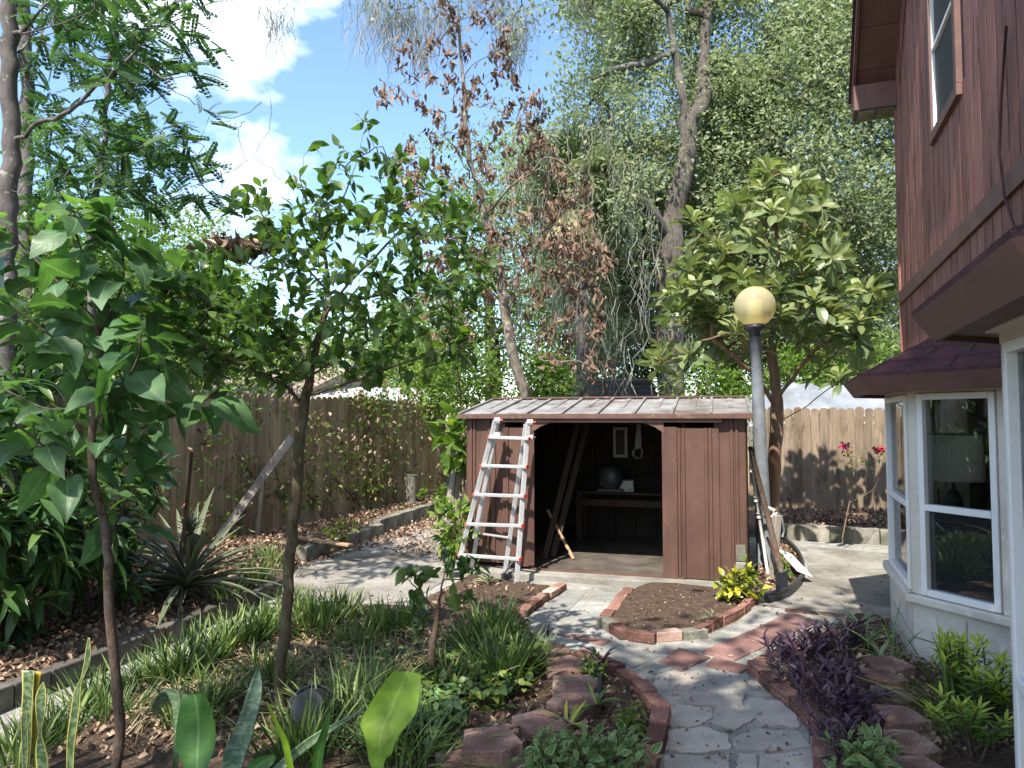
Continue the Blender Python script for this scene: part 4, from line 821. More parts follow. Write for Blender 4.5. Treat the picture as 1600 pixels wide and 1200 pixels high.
    # dark room behind
    rm = MB(); y1 = -1.8; x0, x1 = pts[0][0]-.3, pts[3][0]+.3
    rm.add([(x0, y1, .45), (x1, y1, .45), (x1, y1, 2.3), (x0, y1, 2.3), (x0, -.25, .45), (x1, -.25, .45), (x1, -.25, 2.3), (x0, -.25, 2.3)], [(0, 1, 2, 3), (0, 4, 5, 1), (3, 2, 6, 7), (0, 3, 7, 4), (1, 5, 6, 2)])
    rm.build('room', Mt['roomwall'], root)
    return root
Mt['roomwall'] = plain('roomwall', (.16, .16, .17), rough=.8)
bay(.476, 1.19, .476, None, '')
bay(-3.04, 1.19, .476, None, '', eave=.29, zr=2.14, zwall=2.55, wz=(.12, 2.0))
mb = MB()
for k in range(6): mb.tube([(1.50+k*.035, .17-.02*(k % 2), .6), (1.50+k*.035, .17-.02*(k % 2), 1.92)], .024, 8)
mb.build('pale_panel', Mt['whitepaint'], hs, smooth=True)  # pale ribs added to imitate the pale wall reflected in the glass
# lamp standing on a table behind the bay glass
pl = P(1487, 700, 5.35)
tb = empty('side_table', (pl[0], pl[1], .45), R(20), 'dark little table behind the bay window glass', 'table')
mb = MB(); mb.box((0, 0, .36), (.5, .45, .03)); mb.build('top', Mt['bark_dark'], tb, bevel=.004)
for i in (-1, 1):
    for j in (-1, 1): mb = MB(); mb.box((i*.21, j*.19, .175), (.04, .04, .34)); mb.build('leg', Mt['bark_dark'], tb)
tl = empty('table_lamp', (pl[0], pl[1], .825), 0, 'table lamp with a broad beige drum shade inside the bay window', 'lamp')
Mt['shade'] = leafmat('shade', (.62, .58, .49), (.62, .58, .49), (.62, .58, .49), trans=.45, rough=.9, spec=.1)
mb = MB(); mb.lathe([(.215, .42), (.195, .76), (.19, .76), (.21, .42)], k=40); mb.build('lamp_shade', Mt['shade'], tl, smooth=True)
mb = MB(); mb.lathe([(0, 0), (.09, 0), (.09, .03), (.03, .06), (.07, .18), (.06, .30), (.015, .36), (.015, .55), (0, .55)], k=24); mb.build('base', Mt['dark'], tl, smooth=True)
mb = MB(); mb.lathe([(.192, .757), (.198, .757), (.198, .77), (.192, .77), (.192, .757)], k=40); mb.build('shade_rim', Mt['dark'], tl)

# ================================================================ beyond the fences
Mt['nroof'] = surf('nroof', [(.3, (.20, .155, .125)), (.7, (.29, .23, .19))], scale=3, rough=.9, bump=.3, stretch=(1, 1, 4))
Mt['nwall'] = plain('nwall', (.5, .47, .42), rough=.8)
Mt['metalroof'] = plain('metalroof', (.5, .52, .54), rough=.4, noise=.05)
def gable(name, c, rz, L_, W_, he, hr, wall, roof, label):
    r = empty(name, c, rz, label, 'house'); mb = MB()
    mb.add([(-L_/2, -W_/2, 0), (L_/2, -W_/2, 0), (L_/2, W_/2, 0), (-L_/2, W_/2, 0), (-L_/2, -W_/2, he), (L_/2, -W_/2, he), (L_/2, W_/2, he), (-L_/2, W_/2, he), (-L_/2, 0, hr), (L_/2, 0, hr)],
        [(0, 1, 5, 4), (1, 2, 6, 9, 5), (2, 3, 7, 6), (3, 0, 4, 8, 7)]); w_ = mb.build('wall', Mt[wall], r)
    mb = MB(); o = .4; k = (hr-he)/(W_/2)
    for s in (-1, 1):
        q = [(-L_/2-o, s*(W_/2+o), he-o*k+.05), (L_/2+o, s*(W_/2+o), he-o*k+.05), (L_/2+o, 0, hr+.05), (-L_/2-o, 0, hr+.05)]
        mb.add(q+[(x, y, z-.12) for x, y, z in q], [(0, 1, 2, 3), (7, 6, 5, 4), (0, 4, 5, 1), (1, 5, 6, 2), (3, 7, 4, 0)])
    rf_ = mb.build('roof', Mt[roof], r)
    mb = MB()
    for i in range(int(L_/.6)):
        x = -L_/2+.3+i*.6
        for s in (-1, 1): mb.bar((x, s*(W_/2+o), he-o*k+.065), (x, 0, hr+.065), .03, .03)
    mb.build('roof_seam', Mt[roof], rf_)
    for x in (-L_/4, L_/4):
        mb = MB(); mb.box((x, -W_/2-.02, he*.55), (1.2, .06, 1.0)); f_ = mb.build('window', Mt['vinyl'], r); mb = MB(); mb.box((x, -W_/2-.055, he*.55), (1.05, .02, .85)); mb.build('pane', Mt['pane'], f_)
    return r
p = P(405, 600, 19.5); gable('neighbour_house', (p[0]-1.2, p[1]+2, -.1), R(-25), 8, 6, 2.15, 3.3, 'nwall', 'nroof', 'neighbour house with a low tan roof beyond the left fence')
p = P(545, 615, 18.5); gable('metal_carport', (p[0]+.1, p[1]+1.0, -.1), R(15), 2.7, 4.4, 2.15, 2.62, 'metalroof', 'metalroof', 'white metal roofed outbuilding beyond the left fence')
Mt['bluedark'] = surf('bluedark', [(.3, (.03, .035, .055)), (.7, (.10, .10, .14))], scale=3, stretch=(1, 1, 8), rough=.35, bump=.1, spec=.6, blotch=(.14, .085, .06), blotch_scale=2)
p = P(962, 620, 18.5); ns = empty('neighbour_shed', (p[0], p[1]+1.2, -.1), R(-4), 'dark blue black metal shed roof behind the garden shed', 'shed')
mb = MB(); mb.add([(-1.3, -1.2, 2.1), (1.3, -1.2, 2.1), (1.3, 1.2, 2.95), (-1.3, 1.2, 2.95), (-1.3, -1.2, 2.03), (1.3, -1.2, 2.03), (1.3, 1.2, 2.88), (-1.3, 1.2, 2.88)], [(0, 1, 2, 3), (7, 6, 5, 4), (0, 4, 5, 1), (1, 5, 6, 2), (2, 6, 7, 3), (3, 7, 4, 0)]); rf_ = mb.build('roof', Mt['bluedark'], ns)
mb = MB(); 
for k in range(6): f = (k+.5)/6; mb.bar((-1.3, -1.2+2.4*f, 2.11+.85*f), (1.3, -1.2+2.4*f, 2.11+.85*f), .02, .03)
mb.build('roof_rib', Mt['bluedark'], rf_)
mb = MB(); mb.box((0, 1.22, 2.93), (2.75, .14, .14)); mb.box((-1.33, 0, 2.5), (.06, 2.4, .1), rot=Matrix.Rotation(math.atan2(.85, 2.4), 3, 'X')); mb.build('ridge_board', Mt['greywood'], rf_)
mb = MB(); mb.prism([(-1.2, -1.1), (1.2, -1.1), (1.2, 1.1), (-1.2, 1.1)], 0, 2.08); mb.prism([(-1.19, .9), (1.19, .9), (1.19, 1.09), (-1.19, 1.09)], 2.085, 2.8); mb.build('wall', Mt['bark_dark'], ns)
# grey tarpaulin draped over a ridge pole behind the pale fence
Mt['tarp'] = surf('tarp', [(.3, (.13, .145, .17)), (.7, (.27, .29, .32))], scale=2, stretch=(1, 1, 1), rough=.4, bump=.3, bscale=5, spec=.5, dist=.05)
p = P(1320, 640, 14.2); n1, n2 = 46, 24; V = []
for j in range(n2):
    for i in range(n1):
        x = -2.1+4.4*i/(n1-1); s = j/(n2-1)*2-1
        z = 2.42-.62*abs(s)**1.2-.10*(x+.5)+.05*math.sin(x*5+s*3)+.06*math.sin(x*2.2+1)+.04*math.sin(s*9+x*7)*abs(s)+.03*math.sin(x*17+s*4)-(.5*max(0, -x-1.0)**1.3)
        V.append((x, s*1.1+.06*math.sin(x*4), z))
Fq = [(j*n1+i, j*n1+i+1, (j+1)*n1+i+1, (j+1)*n1+i) for j in range(n2-1) for i in range(n1-1)]
tp_ = mesh_np('tarpaulin', np.array(V), np.array(Fq), Mt['tarp']); tp_.location = (p[0], p[1], 0); tp_.rotation_euler = (0, 0, -TH); tag(tp_, 'wrinkled grey tarpaulin canopy showing above the pale fence', 'tarpaulin')
so2 = tp_.modifiers.new('solid', 'SOLIDIFY'); so2.thickness = .01
for i, x in enumerate((-1.6, 2.0)):
    q = np.array([p[0], p[1]])+A*x; mb = MB(); mb.tube([(0, 0, 0), (0, 0, 2.2)], .04, 10); o = mb.build('canopy_pole', Mt['alu'], loc=(q[0], q[1], -.1), smooth=True); tag(o, ['left pole holding up the grey tarpaulin', 'right pole holding up the grey tarpaulin'][i], 'pole')
# ================================================================ foliage tools
def unit(a): return a/(np.linalg.norm(a, axis=-1, keepdims=True)+1e-9)
def rvec(n): return unit(rg.normal(size=(n, 3)))
def blade(rows, width, fold=.25, droop=.3, cols=3, wave=0, ruffle=0):
    """leaf blade template along +y (length 1): rows = [(s, half width)], V fold, drooping tip; returns verts, faces, luv"""
    V = []; U = []
    n = len(rows)
    for s, w in rows:
        w = w*width
        for c in range(cols):
            x = (c/(cols-1)*2-1)
            V.append((x*w, s, abs(x)*w*fold - droop*s*s + ruffle*math.sin(s*19+x*2)*abs(x)*w)); U.append((x, s, 0))
    Fs = [(i*cols+c, i*cols+c+1, (i+1)*cols+c+1, (i+1)*cols+c) for i in range(n-1) for c in range(cols-1)]
    return np.array(V), np.array(Fs), np.array(U)
OV = [(0, .03), (.12, .45), (.3, .9), (.5, 1.0), (.72, .72), (.9, .3), (1, .02)]
OVS = [(0, .05), (.35, 1.0), (.7, .75), (1, .03)]
LAN = [(0, .05), (.15, .55), (.4, 1.0), (.65, .8), (.85, .4), (1, .02)]
OBO = [(0, .06), (.25, .4), (.55, .9), (.75, 1.0), (.9, .65), (1, .03)]
STR = [(0, .7), (.35, 1.0), (.7, .8), (1, .05)]
GRS = [(0, .9), (.25, 1.0), (.5, .95), (.75, .7), (1, .05)]
T_ov = blade(OV, .26); T_ovs = blade(OVS, .25); T_wide = blade(OV, .36, fold=.18, droop=.35, ruffle=.10); T_lan = blade(LAN, .13, droop=.35); T_obo = blade(OBO, .17, droop=.25, fold=.3)
T_dia = (np.array([(-.02, 0, 0), (-.24, .5, .05), (0, 1, -.08), (.24, .5, .05)]), np.array([(0, 3, 2, 1)]), np.array([(0, 0, 0), (-1, .5, 0), (0, 1, 0), (1, .5, 0)]))
T_dead = (lambda t: (t[0]*np.array([1, 1, 1])+np.array([(0, 0, .10*math.sin(3*v[1])*v[0]*10) for v in t[0]]), t[1], t[2]))(blade(OVS, .2, fold=1.1, droop=.5))
def bipin(pairs=9, lw=.085, ll=.16):
    V = []; Fs = []; U = []
    def add(q):
        n = len(V); V.extend(q); Fs.append((n, n+1, n+2, n+3)); U.extend([(0, .5, 0)]*4)
    add([(-.004, 0, 0), (.004, 0, 0), (.002, 1, -.3), (-.002, 1, -.3)])
    for i in range(pairs):
        s = .18+.8*i/(pairs-1); l = ll*(1.15-.6*abs(s-.45)); z = -.3*s*s
        for sd in (-1, 1):
            a = .95; dx, dy = sd*math.sin(a), math.cos(a); px, py = sd*math.cos(a)*-1*lw*.5*-1, math.sin(a)*lw*.5
            b = np.array([0, s, z]); d = np.array([dx, dy*.6, -.25]); d = d/np.linalg.norm(d); w = np.cross(d, (0, 0, 1)); w = w/np.linalg.norm(w)*lw*.5
            add([tuple(b), tuple(b+d*l*.5+w), tuple(b+d*l), tuple(b+d*l*.5-w)])
    return np.array(V), np.array(Fs), np.array(U)
T_pin = bipin(7, .22, .15)
def place(tpl, pos, dirs, nrm, scale, wscale=None):
    Vt, Ft, Ut = tpl; n = len(pos)
    y = unit(np.asarray(dirs, float)); x = unit(np.cross(y, np.asarray(nrm, float))); z = np.cross(x, y)
    s = np.broadcast_to(np.asarray(scale, float), (n,)); ws = np.broadcast_to(np.asarray(1.0 if wscale is None else wscale, float), (n,))
    V = np.asarray(pos)[:, None, :] + s[:, None, None]*(ws[:, None, None]*Vt[None, :, 0:1]*x[:, None, :] + Vt[None, :, 1:2]*y[:, None, :] + Vt[None, :, 2:3]*z[:, None, :])
    Fc = (Ft[None]+(np.arange(n)*len(Vt))[:, None, None]).reshape(-1, Ft.shape[1])
    return V.reshape(-1, 3), Fc, np.tile(Ut, (n, 1))
def leaves(name, tpl, pos, dirs, nrm, scale, mat, parent=None, tint=None, wscale=None, base=None, smooth=True):
    pos = np.asarray(pos, float)
    V, Fc, U = place(tpl, pos, dirs, nrm, scale, wscale); n = len(pos)
    t = rg.random(n) if tint is None else np.clip(tint, 0, 1)
    if base is not None: V = V-np.asarray(base)
    return mesh_np(name, V, Fc, mat, parent, tint=np.repeat(t, len(tpl[0])), luv=U, smooth=smooth)
class Skel:
    def __init__(s, root): s.p = [np.array(root, float)]; s.par = [-1]; s.dir = [np.array([0, 0, 1.])]; s.tips = []
    def path(s, pts, start=0):
        j = start
        for q in pts:
            q = np.array(q, float); d = q-s.p[j]; L_ = np.linalg.norm(d)
            if L_ < 1e-4: continue
            s.p.append(q); s.par.append(j); s.dir.append(d/L_); j = len(s.p)-1
        return j
    def curve(s, pts, start=0, n=5, jit=0.0):
        """smooth path through points (Catmull-Rom)"""
        P_ = [s.p[start]]+[np.array(q, float) for q in pts]; P_ = [2*P_[0]-P_[1]]+P_+[2*P_[-1]-P_[-2]]; out = []
        for i in range(1, len(P_)-2):
            a, b, c, d = P_[i-1:i+3]
            for t in np.linspace(0, 1, n+1)[1:]:
                q = .5*(2*b+(c-a)*t+(2*a-5*b+4*c-d)*t*t+(3*b-a-3*c+d)*t**3); out.append(q+rg.normal(size=3)*jit)
        return s.path(out, start)
    def nearest(s, q): 
        A_ = np.array(s.p); return int(np.argmin(((A_-q)**2).sum(1)))
    def fill(s, targets, step=.2, jit=.03, minh=None, sag=0., skip=0, lim=None):
        root = s.p[0]; T_ = np.array(targets); ctr = np.array(s.p)
        # nearer targets first
        d0_ = np.array([((ctr-t)**2).sum(1).min() for t in T_]); order = np.argsort(d0_)
        cap = np.zeros((len(s.p)+len(T_)*40, 3)); m = len(s.p); cap[:m] = ctr
        if skip: cap[:skip] = 1e6
        for k in order:
            t = T_[k]; d2 = ((cap[:m]-t)**2).sum(1); j = int(np.argmin(d2)); L_ = math.sqrt(d2[j])
            if L_ < step*.4: s.tips.append(j); continue
            n = max(1, int(round(L_/step))); a = s.p[j]; c = a+s.dir[j]*L_*.45
            pts = []
            for u in np.linspace(0, 1, n+1)[1:]:
                q = a*(1-u)**2+2*c*u*(1-u)+t*u*u
                if u < 1: q = q+rg.normal(size=3)*jit
                q[2] -= sag*math.sin(u*math.pi)*L_; pts.append(q)
            e = s.path(pts, j); s.tips.append(e)
            nm = len(s.p); cap[m:nm] = np.array(s.p[m:nm]); m = nm
    def radii(s, R0, tip):
        n = len(s.p); w = np.zeros(n); ch = np.zeros(n, int)
        for i in range(1, n): ch[s.par[i]] += 1
        w[ch == 0] = 1
        for i in range(n-1, 0, -1): w[s.par[i]] += w[i]
        e = math.log(R0/tip)/math.log(max(w[0], 2)); s.r = tip*np.maximum(w, 1)**e; return s.r
    def mesh(s, name, mat, parent=None, k=7, base=None, rmin=0, rough=.0, flare=0):
        n = len(s.p); P_ = np.array(s.p); best = [-1]*n; ch = [[] for _ in range(n)]
        for i in range(1, n): ch[s.par[i]].append(i)
        VV = []; FF = []; off = 0; starts = [(0, None)]
        while starts:
            i, pr = starts.pop(); chain = ([pr] if pr is not None else [])+[i]
            while ch[i]:
                c = sorted(ch[i], key=lambda q: -s.r[q]); 
                for q in c[1:]: starts.append((q, i))
                i = c[0]; chain.append(i)
            if len(chain) < 2: continue
            rr = s.r[chain].copy(); 
            if pr is not None: rr[0] = min(rr[0], rr[1]*1.25)
            if rr.max() < rmin: continue
            pts = P_[chain]
            if rough: rr = rr*(1+rg.normal(size=len(rr))*rough)
            if flare and pr is None: rr = rr*(1+flare*np.exp(-np.linalg.norm(pts-pts[0], axis=1)/(3*s.r[0])))
            kk = k if rr.max() > .012 else 4
            V, Fc = tube_np(pts, rr, kk); VV.append(V); FF.append(Fc+off); off += len(V)
        V = np.concatenate(VV)
        if base is not None: V = V-np.asarray(base)
        return mesh_np(name, V, np.concatenate(FF), mat, parent)
def inpoly_px(poly, n):
    poly = np.array(poly, float); lo, hi = poly.min(0), poly.max(0); out = []
    while len(out) < n:
        q = rg.random((n*3, 2))*(hi-lo)+lo; ok = poly_dist(q[:, 0], q[:, 1], poly) > 0; out += list(q[ok])
    return np.array(out[:n])
def crown_pts(poly, Y, half, n):
    """points through the volume of a crown whose outline is given as seen from the viewer's side"""
    q = inpoly_px(poly, n); poly = np.array(poly, float); dist = poly_dist(q[:, 0], q[:, 1], poly); m = dist.max()
    th = np.sqrt(np.clip(1-(1-np.clip(dist/m, 0, 1))**2, .05, 1))
    return np.array([P(u, v, Y+half*t*rg.uniform(-1, 1)) for (u, v), t in zip(q, th)])
def blob(c, r, n, shell=.55):
    d = rvec(n); k = (shell+(1-shell)*rg.random(n))[:, None]; return np.array(c)+d*k*np.array(r)
def clumps(centers, rad, per):
    """leaf positions gathered in clumps round the centres"""
    c = np.repeat(centers, per, 0); return c+rg.normal(size=c.shape)*rad*.5
def outdirs(pos, c, up=.3, rand=.8): return unit(unit(pos-np.asarray(c))+rg.normal(size=pos.shape)*rand+np.array([0, 0, up]))
def boughs(centers, rad, per, sub=6, flat=.55):
    """leaves in small sprays gathered on each bough, leaving gaps between"""
    sc = np.repeat(centers, sub, 0); sc = sc+rg.normal(size=sc.shape)*np.array([rad, rad, rad*flat])*.6
    m = max(1, per//sub); c = np.repeat(sc, m, 0); t = np.repeat(rg.random(len(sc)), m); return c+rg.normal(size=c.shape)*np.array([1, 1, .7])*rad*.24, t
def leaves_mix(name, tpls, pos, dirs, nrm, scale, mat, parent=None, tint=None, base=None):
    pos, dirs, nrm = np.asarray(pos, float), np.asarray(dirs, float), np.asarray(nrm, float); n = len(pos); scale = np.broadcast_to(np.asarray(scale, float), (n,)); t = rg.random(n) if tint is None else np.clip(tint, 0, 1)
    k = rg.integers(0, len(tpls), n); VV, FF, UU, TT = [], [], [], []; off = 0
    for i, tp in enumerate(tpls):
        m = k == i
        if not m.any(): continue
        V, Fc, U = place(tp, pos[m], dirs[m], nrm[m], scale[m]); VV.append(V); FF.append(Fc+off); UU.append(U); TT.append(np.repeat(t[m], len(tp[0]))); off += len(V)
    V = np.concatenate(VV)
    if base is not None: V = V-np.asarray(base)
    return mesh_np(name, V, np.concatenate(FF), mat, parent, tint=np.concatenate(TT), luv=np.concatenate(UU))
def bend(rows, width, fold, droop, twist=0, side=0, ruffle=0, cols=5):
    V, Fs, U = blade(rows, width, fold, droop, cols, ruffle=ruffle); V = V.copy(); s = V[:, 1].copy()
    V[:, 0] += side*s*s; a = twist*s; x, z = V[:, 0].copy(), V[:, 2].copy(); V[:, 0] = x*np.cos(a)-z*np.sin(a); V[:, 2] = x*np.sin(a)+z*np.cos(a); V[:, 1] = s*(1-.25*droop*s); return V, Fs, U
OVF = [(0, .03), (.06, .2), (.14, .5), (.25, .8), (.38, .97), (.5, 1.0), (.62, .9), (.74, .68), (.85, .42), (.94, .17), (1, .01)]
V_wide = [bend(OVF, .31, .2, .25, 0, 0, .12), bend(OVF, .34, .1, .6, .4, .1, .16), bend(OVF, .29, .35, .15, -.3, -.12, .10), bend(OVF, .33, .15, .9, -.5, .06, .14), bend(OVF, .27, .5, .45, .3, -.05, .1)]
V_cit = [bend(OV, .25, .25, .2, 0, 0, 0, 3), bend(OV, .28, .15, .5, .4, .08, 0, 3), bend(OV, .22, .5, .1, -.4, -.1, 0, 3)]
OBF = [(0, .06), (.15, .25), (.3, .5), (.5, .84), (.65, 1.0), (.78, .95), (.9, .6), (.97, .25), (1, .02)]
V_loq = [bend(OBF, .19, .3, .15, 0, 0, .12, 5), bend(OBF, .18, .2, .55, .25, .06, .12, 5), bend(OBF, .20, .4, .3, -.25, -.06, .12, 5)]
V_dead = [T_dead, bend(OVS, .2, .9, .9, 1.2, .1, .3, 3), bend(OVS, .15, 1.4, .3, -1.0, -.15, .3, 3)]
def tree_root(name, base, label, cat='tree', group=None): return empty(name, tuple(base), 0, label, cat, group)
# leaf materials
g = leafmat
Mt['citrus'] = g('citrus', (.034, .07, .02), (.066, .125, .03), (.14, .21, .05), trans=.48, rough=.32, spec=.5, tcol=(1.5, 1.7, .7), vein=.25, veincol=(.14, .2, .06), nvein=6)
Mt['bigleaf'] = g('bigleaf', (.045, .10, .042), (.08, .16, .065), (.155, .25, .075), spots=.6, trans=.34, rough=.45, spec=.4, tcol=(1.6, 1.9, .6), vein=.75, veincol=(.14, .21, .12), nvein=8)
Mt['lance'] = g('lance', (.02, .055, .02), (.04, .098, .03), (.10, .17, .045), trans=.28, rough=.38, spec=.4, tcol=(1.4, 1.7, .6))
Mt['oak'] = g('oak', (.11, .145, .08), (.205, .25, .135), (.335, .375, .205), trans=.45, rough=.5, spec=.35, tcol=(1.2, 1.3, .8))
Mt['oak2'] = g('oak2', (.11, .14, .08), (.20, .24, .125), (.32, .36, .17), trans=.45, rough=.5, spec=.3, tcol=(1.3, 1.4, .7))
Mt['sunny'] = g('sunny', (.05, .11, .02), (.11, .19, .035), (.21, .29, .06), trans=.45, rough=.5, tcol=(1.5, 1.6, .6))
Mt['moringa'] = g('moringa', (.03, .07, .033), (.055, .115, .045), (.10, .175, .06), trans=.38, rough=.6, spec=.2, tcol=(1.3, 1.5, .7))
Mt['loquat'] = g('loquat', (.05, .08, .035), (.125, .17, .065), (.29, .325, .15), trans=.28, rough=.36, spec=.5, tcol=(1.4, 1.5, .7), vein=.35, veincol=(.30, .34, .16), nvein=11)
Mt['deadleaf'] = g('deadleaf', (.085, .053, .036), (.18, .118, .082), (.32, .225, .165), trans=.2, rough=.8, spec=.15)
Mt['moss'] = g('moss', (.17, .175, .145), (.28, .28, .235), (.40, .40, .34), trans=.3, rough=.95, spec=.05)
Mt['grass'] = g('grass', (.036, .072, .024), (.085, .145, .038), (.24, .30, .095), trans=.3, rough=.45, spec=.4, tcol=(1.3, 1.5, .7))
Mt['straw'] = g('straw', (.18, .13, .075), (.34, .27, .15), (.50, .42, .26), trans=.2, rough=.9, spec=.1)
Mt['litter'] = g('litter', (.085, .05, .034), (.2, .125, .085), (.42, .32, .23), trans=.1, rough=.85, spec=.2)
Mt['cover'] = g('cover', (.035, .075, .022), (.08, .14, .035), (.22, .28, .06), trans=.3, rough=.4, spec=.4)
Mt['purple'] = g('purple', (.034, .017, .028), (.075, .040, .062), (.14, .09, .12), trans=.2, rough=.5, spec=.4)
Mt['spider'] = g('spider', (.06, .12, .03), (.10, .18, .05), (.17, .25, .08), trans=.3, rough=.4, ecol=(.5, .52, .34), edge=.62)
Mt['varieg'] = g('varieg', (.055, .12, .035), (.09, .175, .05), (.14, .23, .07), trans=.25, rough=.45, ecol=(.36, .40, .18), edge=.76, pattern=(2, 3, .6, .66), pcol=(.22, .32, .11))
Mt['croton'] = g('croton', (.05, .12, .02), (.22, .26, .03), (.55, .48, .05), trans=.25, rough=.35, spec=.5)
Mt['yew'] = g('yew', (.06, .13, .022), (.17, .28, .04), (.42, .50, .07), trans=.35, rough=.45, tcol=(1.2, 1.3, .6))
Mt['pine'] = g('pineapple_leaf', (.045, .065, .035), (.085, .11, .06), (.15, .17, .10), trans=.15, rough=.5, spec=.4, ecol=(.20, .21, .13), edge=.7)
Mt['snake'] = g('snake', (.03, .065, .032), (.05, .095, .045), (.085, .14, .07), trans=.12, rough=.4, spec=.45, pattern=(1.1, 26, .50, .58), pcol=(.14, .20, .12))
Mt['snake_edge'] = g('snake_edge', (.05, .09, .03), (.055, .10, .035), (.06, .11, .04), trans=.12, rough=.4, spec=.45, pattern=(1.1, 26, .48, .56), pcol=(.16, .22, .10), ecol=(.50, .45, .12), edge=.80)
Mt['canna'] = g('canna', (.055, .15, .028), (.055, .15, .028), (.055, .15, .028), spots=.6, trans=.42, rough=.4, spec=.4, tcol=(1.4, 1.6, .6), vein=.35, veincol=(.22, .4, .10), nvein=30)
Mt['lime'] = g('lime', (.20, .34, .025), (.20, .34, .025), (.20, .34, .025), spots=.5, trans=.5, rough=.45, spec=.35, tcol=(1.4, 1.35, .5), vein=.5, veincol=(.30, .42, .08), nvein=34)
Mt['palm'] = g('palm', (.07, .11, .04), (.13, .18, .06), (.22, .27, .10), trans=.3, rough=.45, spec=.4)
Mt['pink'] = g('pink', (.5, .03, .13), (.65, .05, .2), (.75, .12, .3), trans=.3, rough=.6)
Mt['red'] = g('redflower', (.18, .01, .025), (.3, .015, .04), (.4, .03, .06), trans=.2, rough=.6)
Mt['pineskin'] = surf('pineskin', [(.3, (.05, .055, .03)), (.7, (.13, .13, .07))], scale=40, rough=.7, bump=.8, bscale=60)
UP = np.array([0, 0, 1.])
# ================================================================ unseen shade tree behind the viewer, crown shaped to shade bay and near garden
r = tree_root('shade_oak', (-4.2, -4.5, -.1), 'unseen oak behind the viewer, crown shaped to shade the near garden', 'tree', 'oaks')
sk = Skel((-4.2, -4.5, -.2)); sk.curve([(-4.1, -4.4, 2.5), (-3.6, -4.0, 5.0), (-3.0, -3.4, 6.6)], 0, n=4)
cen = np.concatenate([blob((-2.6, -3.2, 8.6), (3.4, 2.9, 1.6), 120, .1), blob((.9, -1.8, 8.3), (2.6, 2.2, 1.3), 66, .1), blob((.8, .1, 8.4), (1.5, 1.0, .9), 46, .1), blob((-1.2, -1.6, 8.2), (1.5, 1.4, .9), 40, .1), blob((.2, -1.0, 8.0), (1.2, 1.0, .7), 26, .1)]); sk.fill(cen, step=.5, jit=.06); sk.radii(.26, .02)
sk.mesh('trunk', Mt['bark_oak'], r, base=r.location)
pos = clumps(np.array([sk.p[i] for i in sk.tips]), .75, 38); leaves('crown', T_dia, pos, rvec(len(pos)), rvec(len(pos))+UP*.6, rg.uniform(.16, .28, len(pos)), Mt['oak'], r, base=r.location, smooth=False)

# ================================================================ live oaks at the back
def Yo_(tk): return float(tk[:, 1].mean())
def oak(name, label, base, limbs, R0, poly, Y, half, ncl, per, lsize, mat, crad=.8, extra=None, group='oaks', holes=(), tip=.022, fill=True, rough=.06, clear=0):
    r = tree_root(name, base, label, 'tree', group); sk = Skel(base); ends = []
    for start, pts, n in limbs:
        j = 0 if start is None else sk.nearest(np.array(start)); ends.append(sk.curve(pts, j, n=n, jit=R0*.03))
    cen = np.concatenate([crown_pts(po, yy, hh, int(nn)) for po, yy, hh, nn in poly])
    keep = np.ones(len(cen), bool)
    if len(holes):
        fw = cen[:, 1]*cp+(cen[:, 2]-H)*sp; uu = 800+F*cen[:, 0]/fw; vv = 600-F*((cen[:, 2]-H)*cp-cen[:, 1]*sp)/fw
        for hx, hy, hr in holes: keep &= np.hypot(uu-hx, vv-hy) > hr
    cen = cen[keep]
    # keep the face of the trunk clear on the yard side: boughs there stand behind it
    tk = np.array(limbs[0][1]); 
    if clear:
        for i in range(len(cen)):
            c = cen[i]; d = np.hypot((tk[:, 0]/tk[:, 1]-c[0]/c[1]), ((tk[:, 2]-H)/tk[:, 1]-(c[2]-H)/c[1])*.4)*c[1]
            if d.min() < clear and c[1] < Yo_(tk)+1.0: cen[i] = np.array([c[0], c[1], c[2]-H])*(Yo_(tk)+1.4+rg.random()*1.5)/c[1]+np.array([0, 0, H])
    sk.fill(cen, step=.7, jit=.1, skip=2); sk.radii(R0, tip)
    sk.mesh('trunk', Mt['bark_oak' if rough else 'bark_pale'], r, base=base, k=14, rough=rough, flare=.35)
    c2 = np.array([sk.p[i] for i in sk.tips]); ct = np.repeat(rg.random(len(c2))*.45, per)
    pos, st = boughs(c2, crad, per); n = len(pos); ct = np.repeat(rg.random(len(c2))*.3, n//len(c2))+st*.3
    leaves('crown', T_dia, pos, unit(rvec(n)+UP*.1), unit(rvec(n)*.75+np.array(S)), rg.uniform(lsize*.55, lsize*1.25, n), Mt[mat], r, base=base, tint=ct+rg.random(n)*.45, smooth=False)
    return r, sk
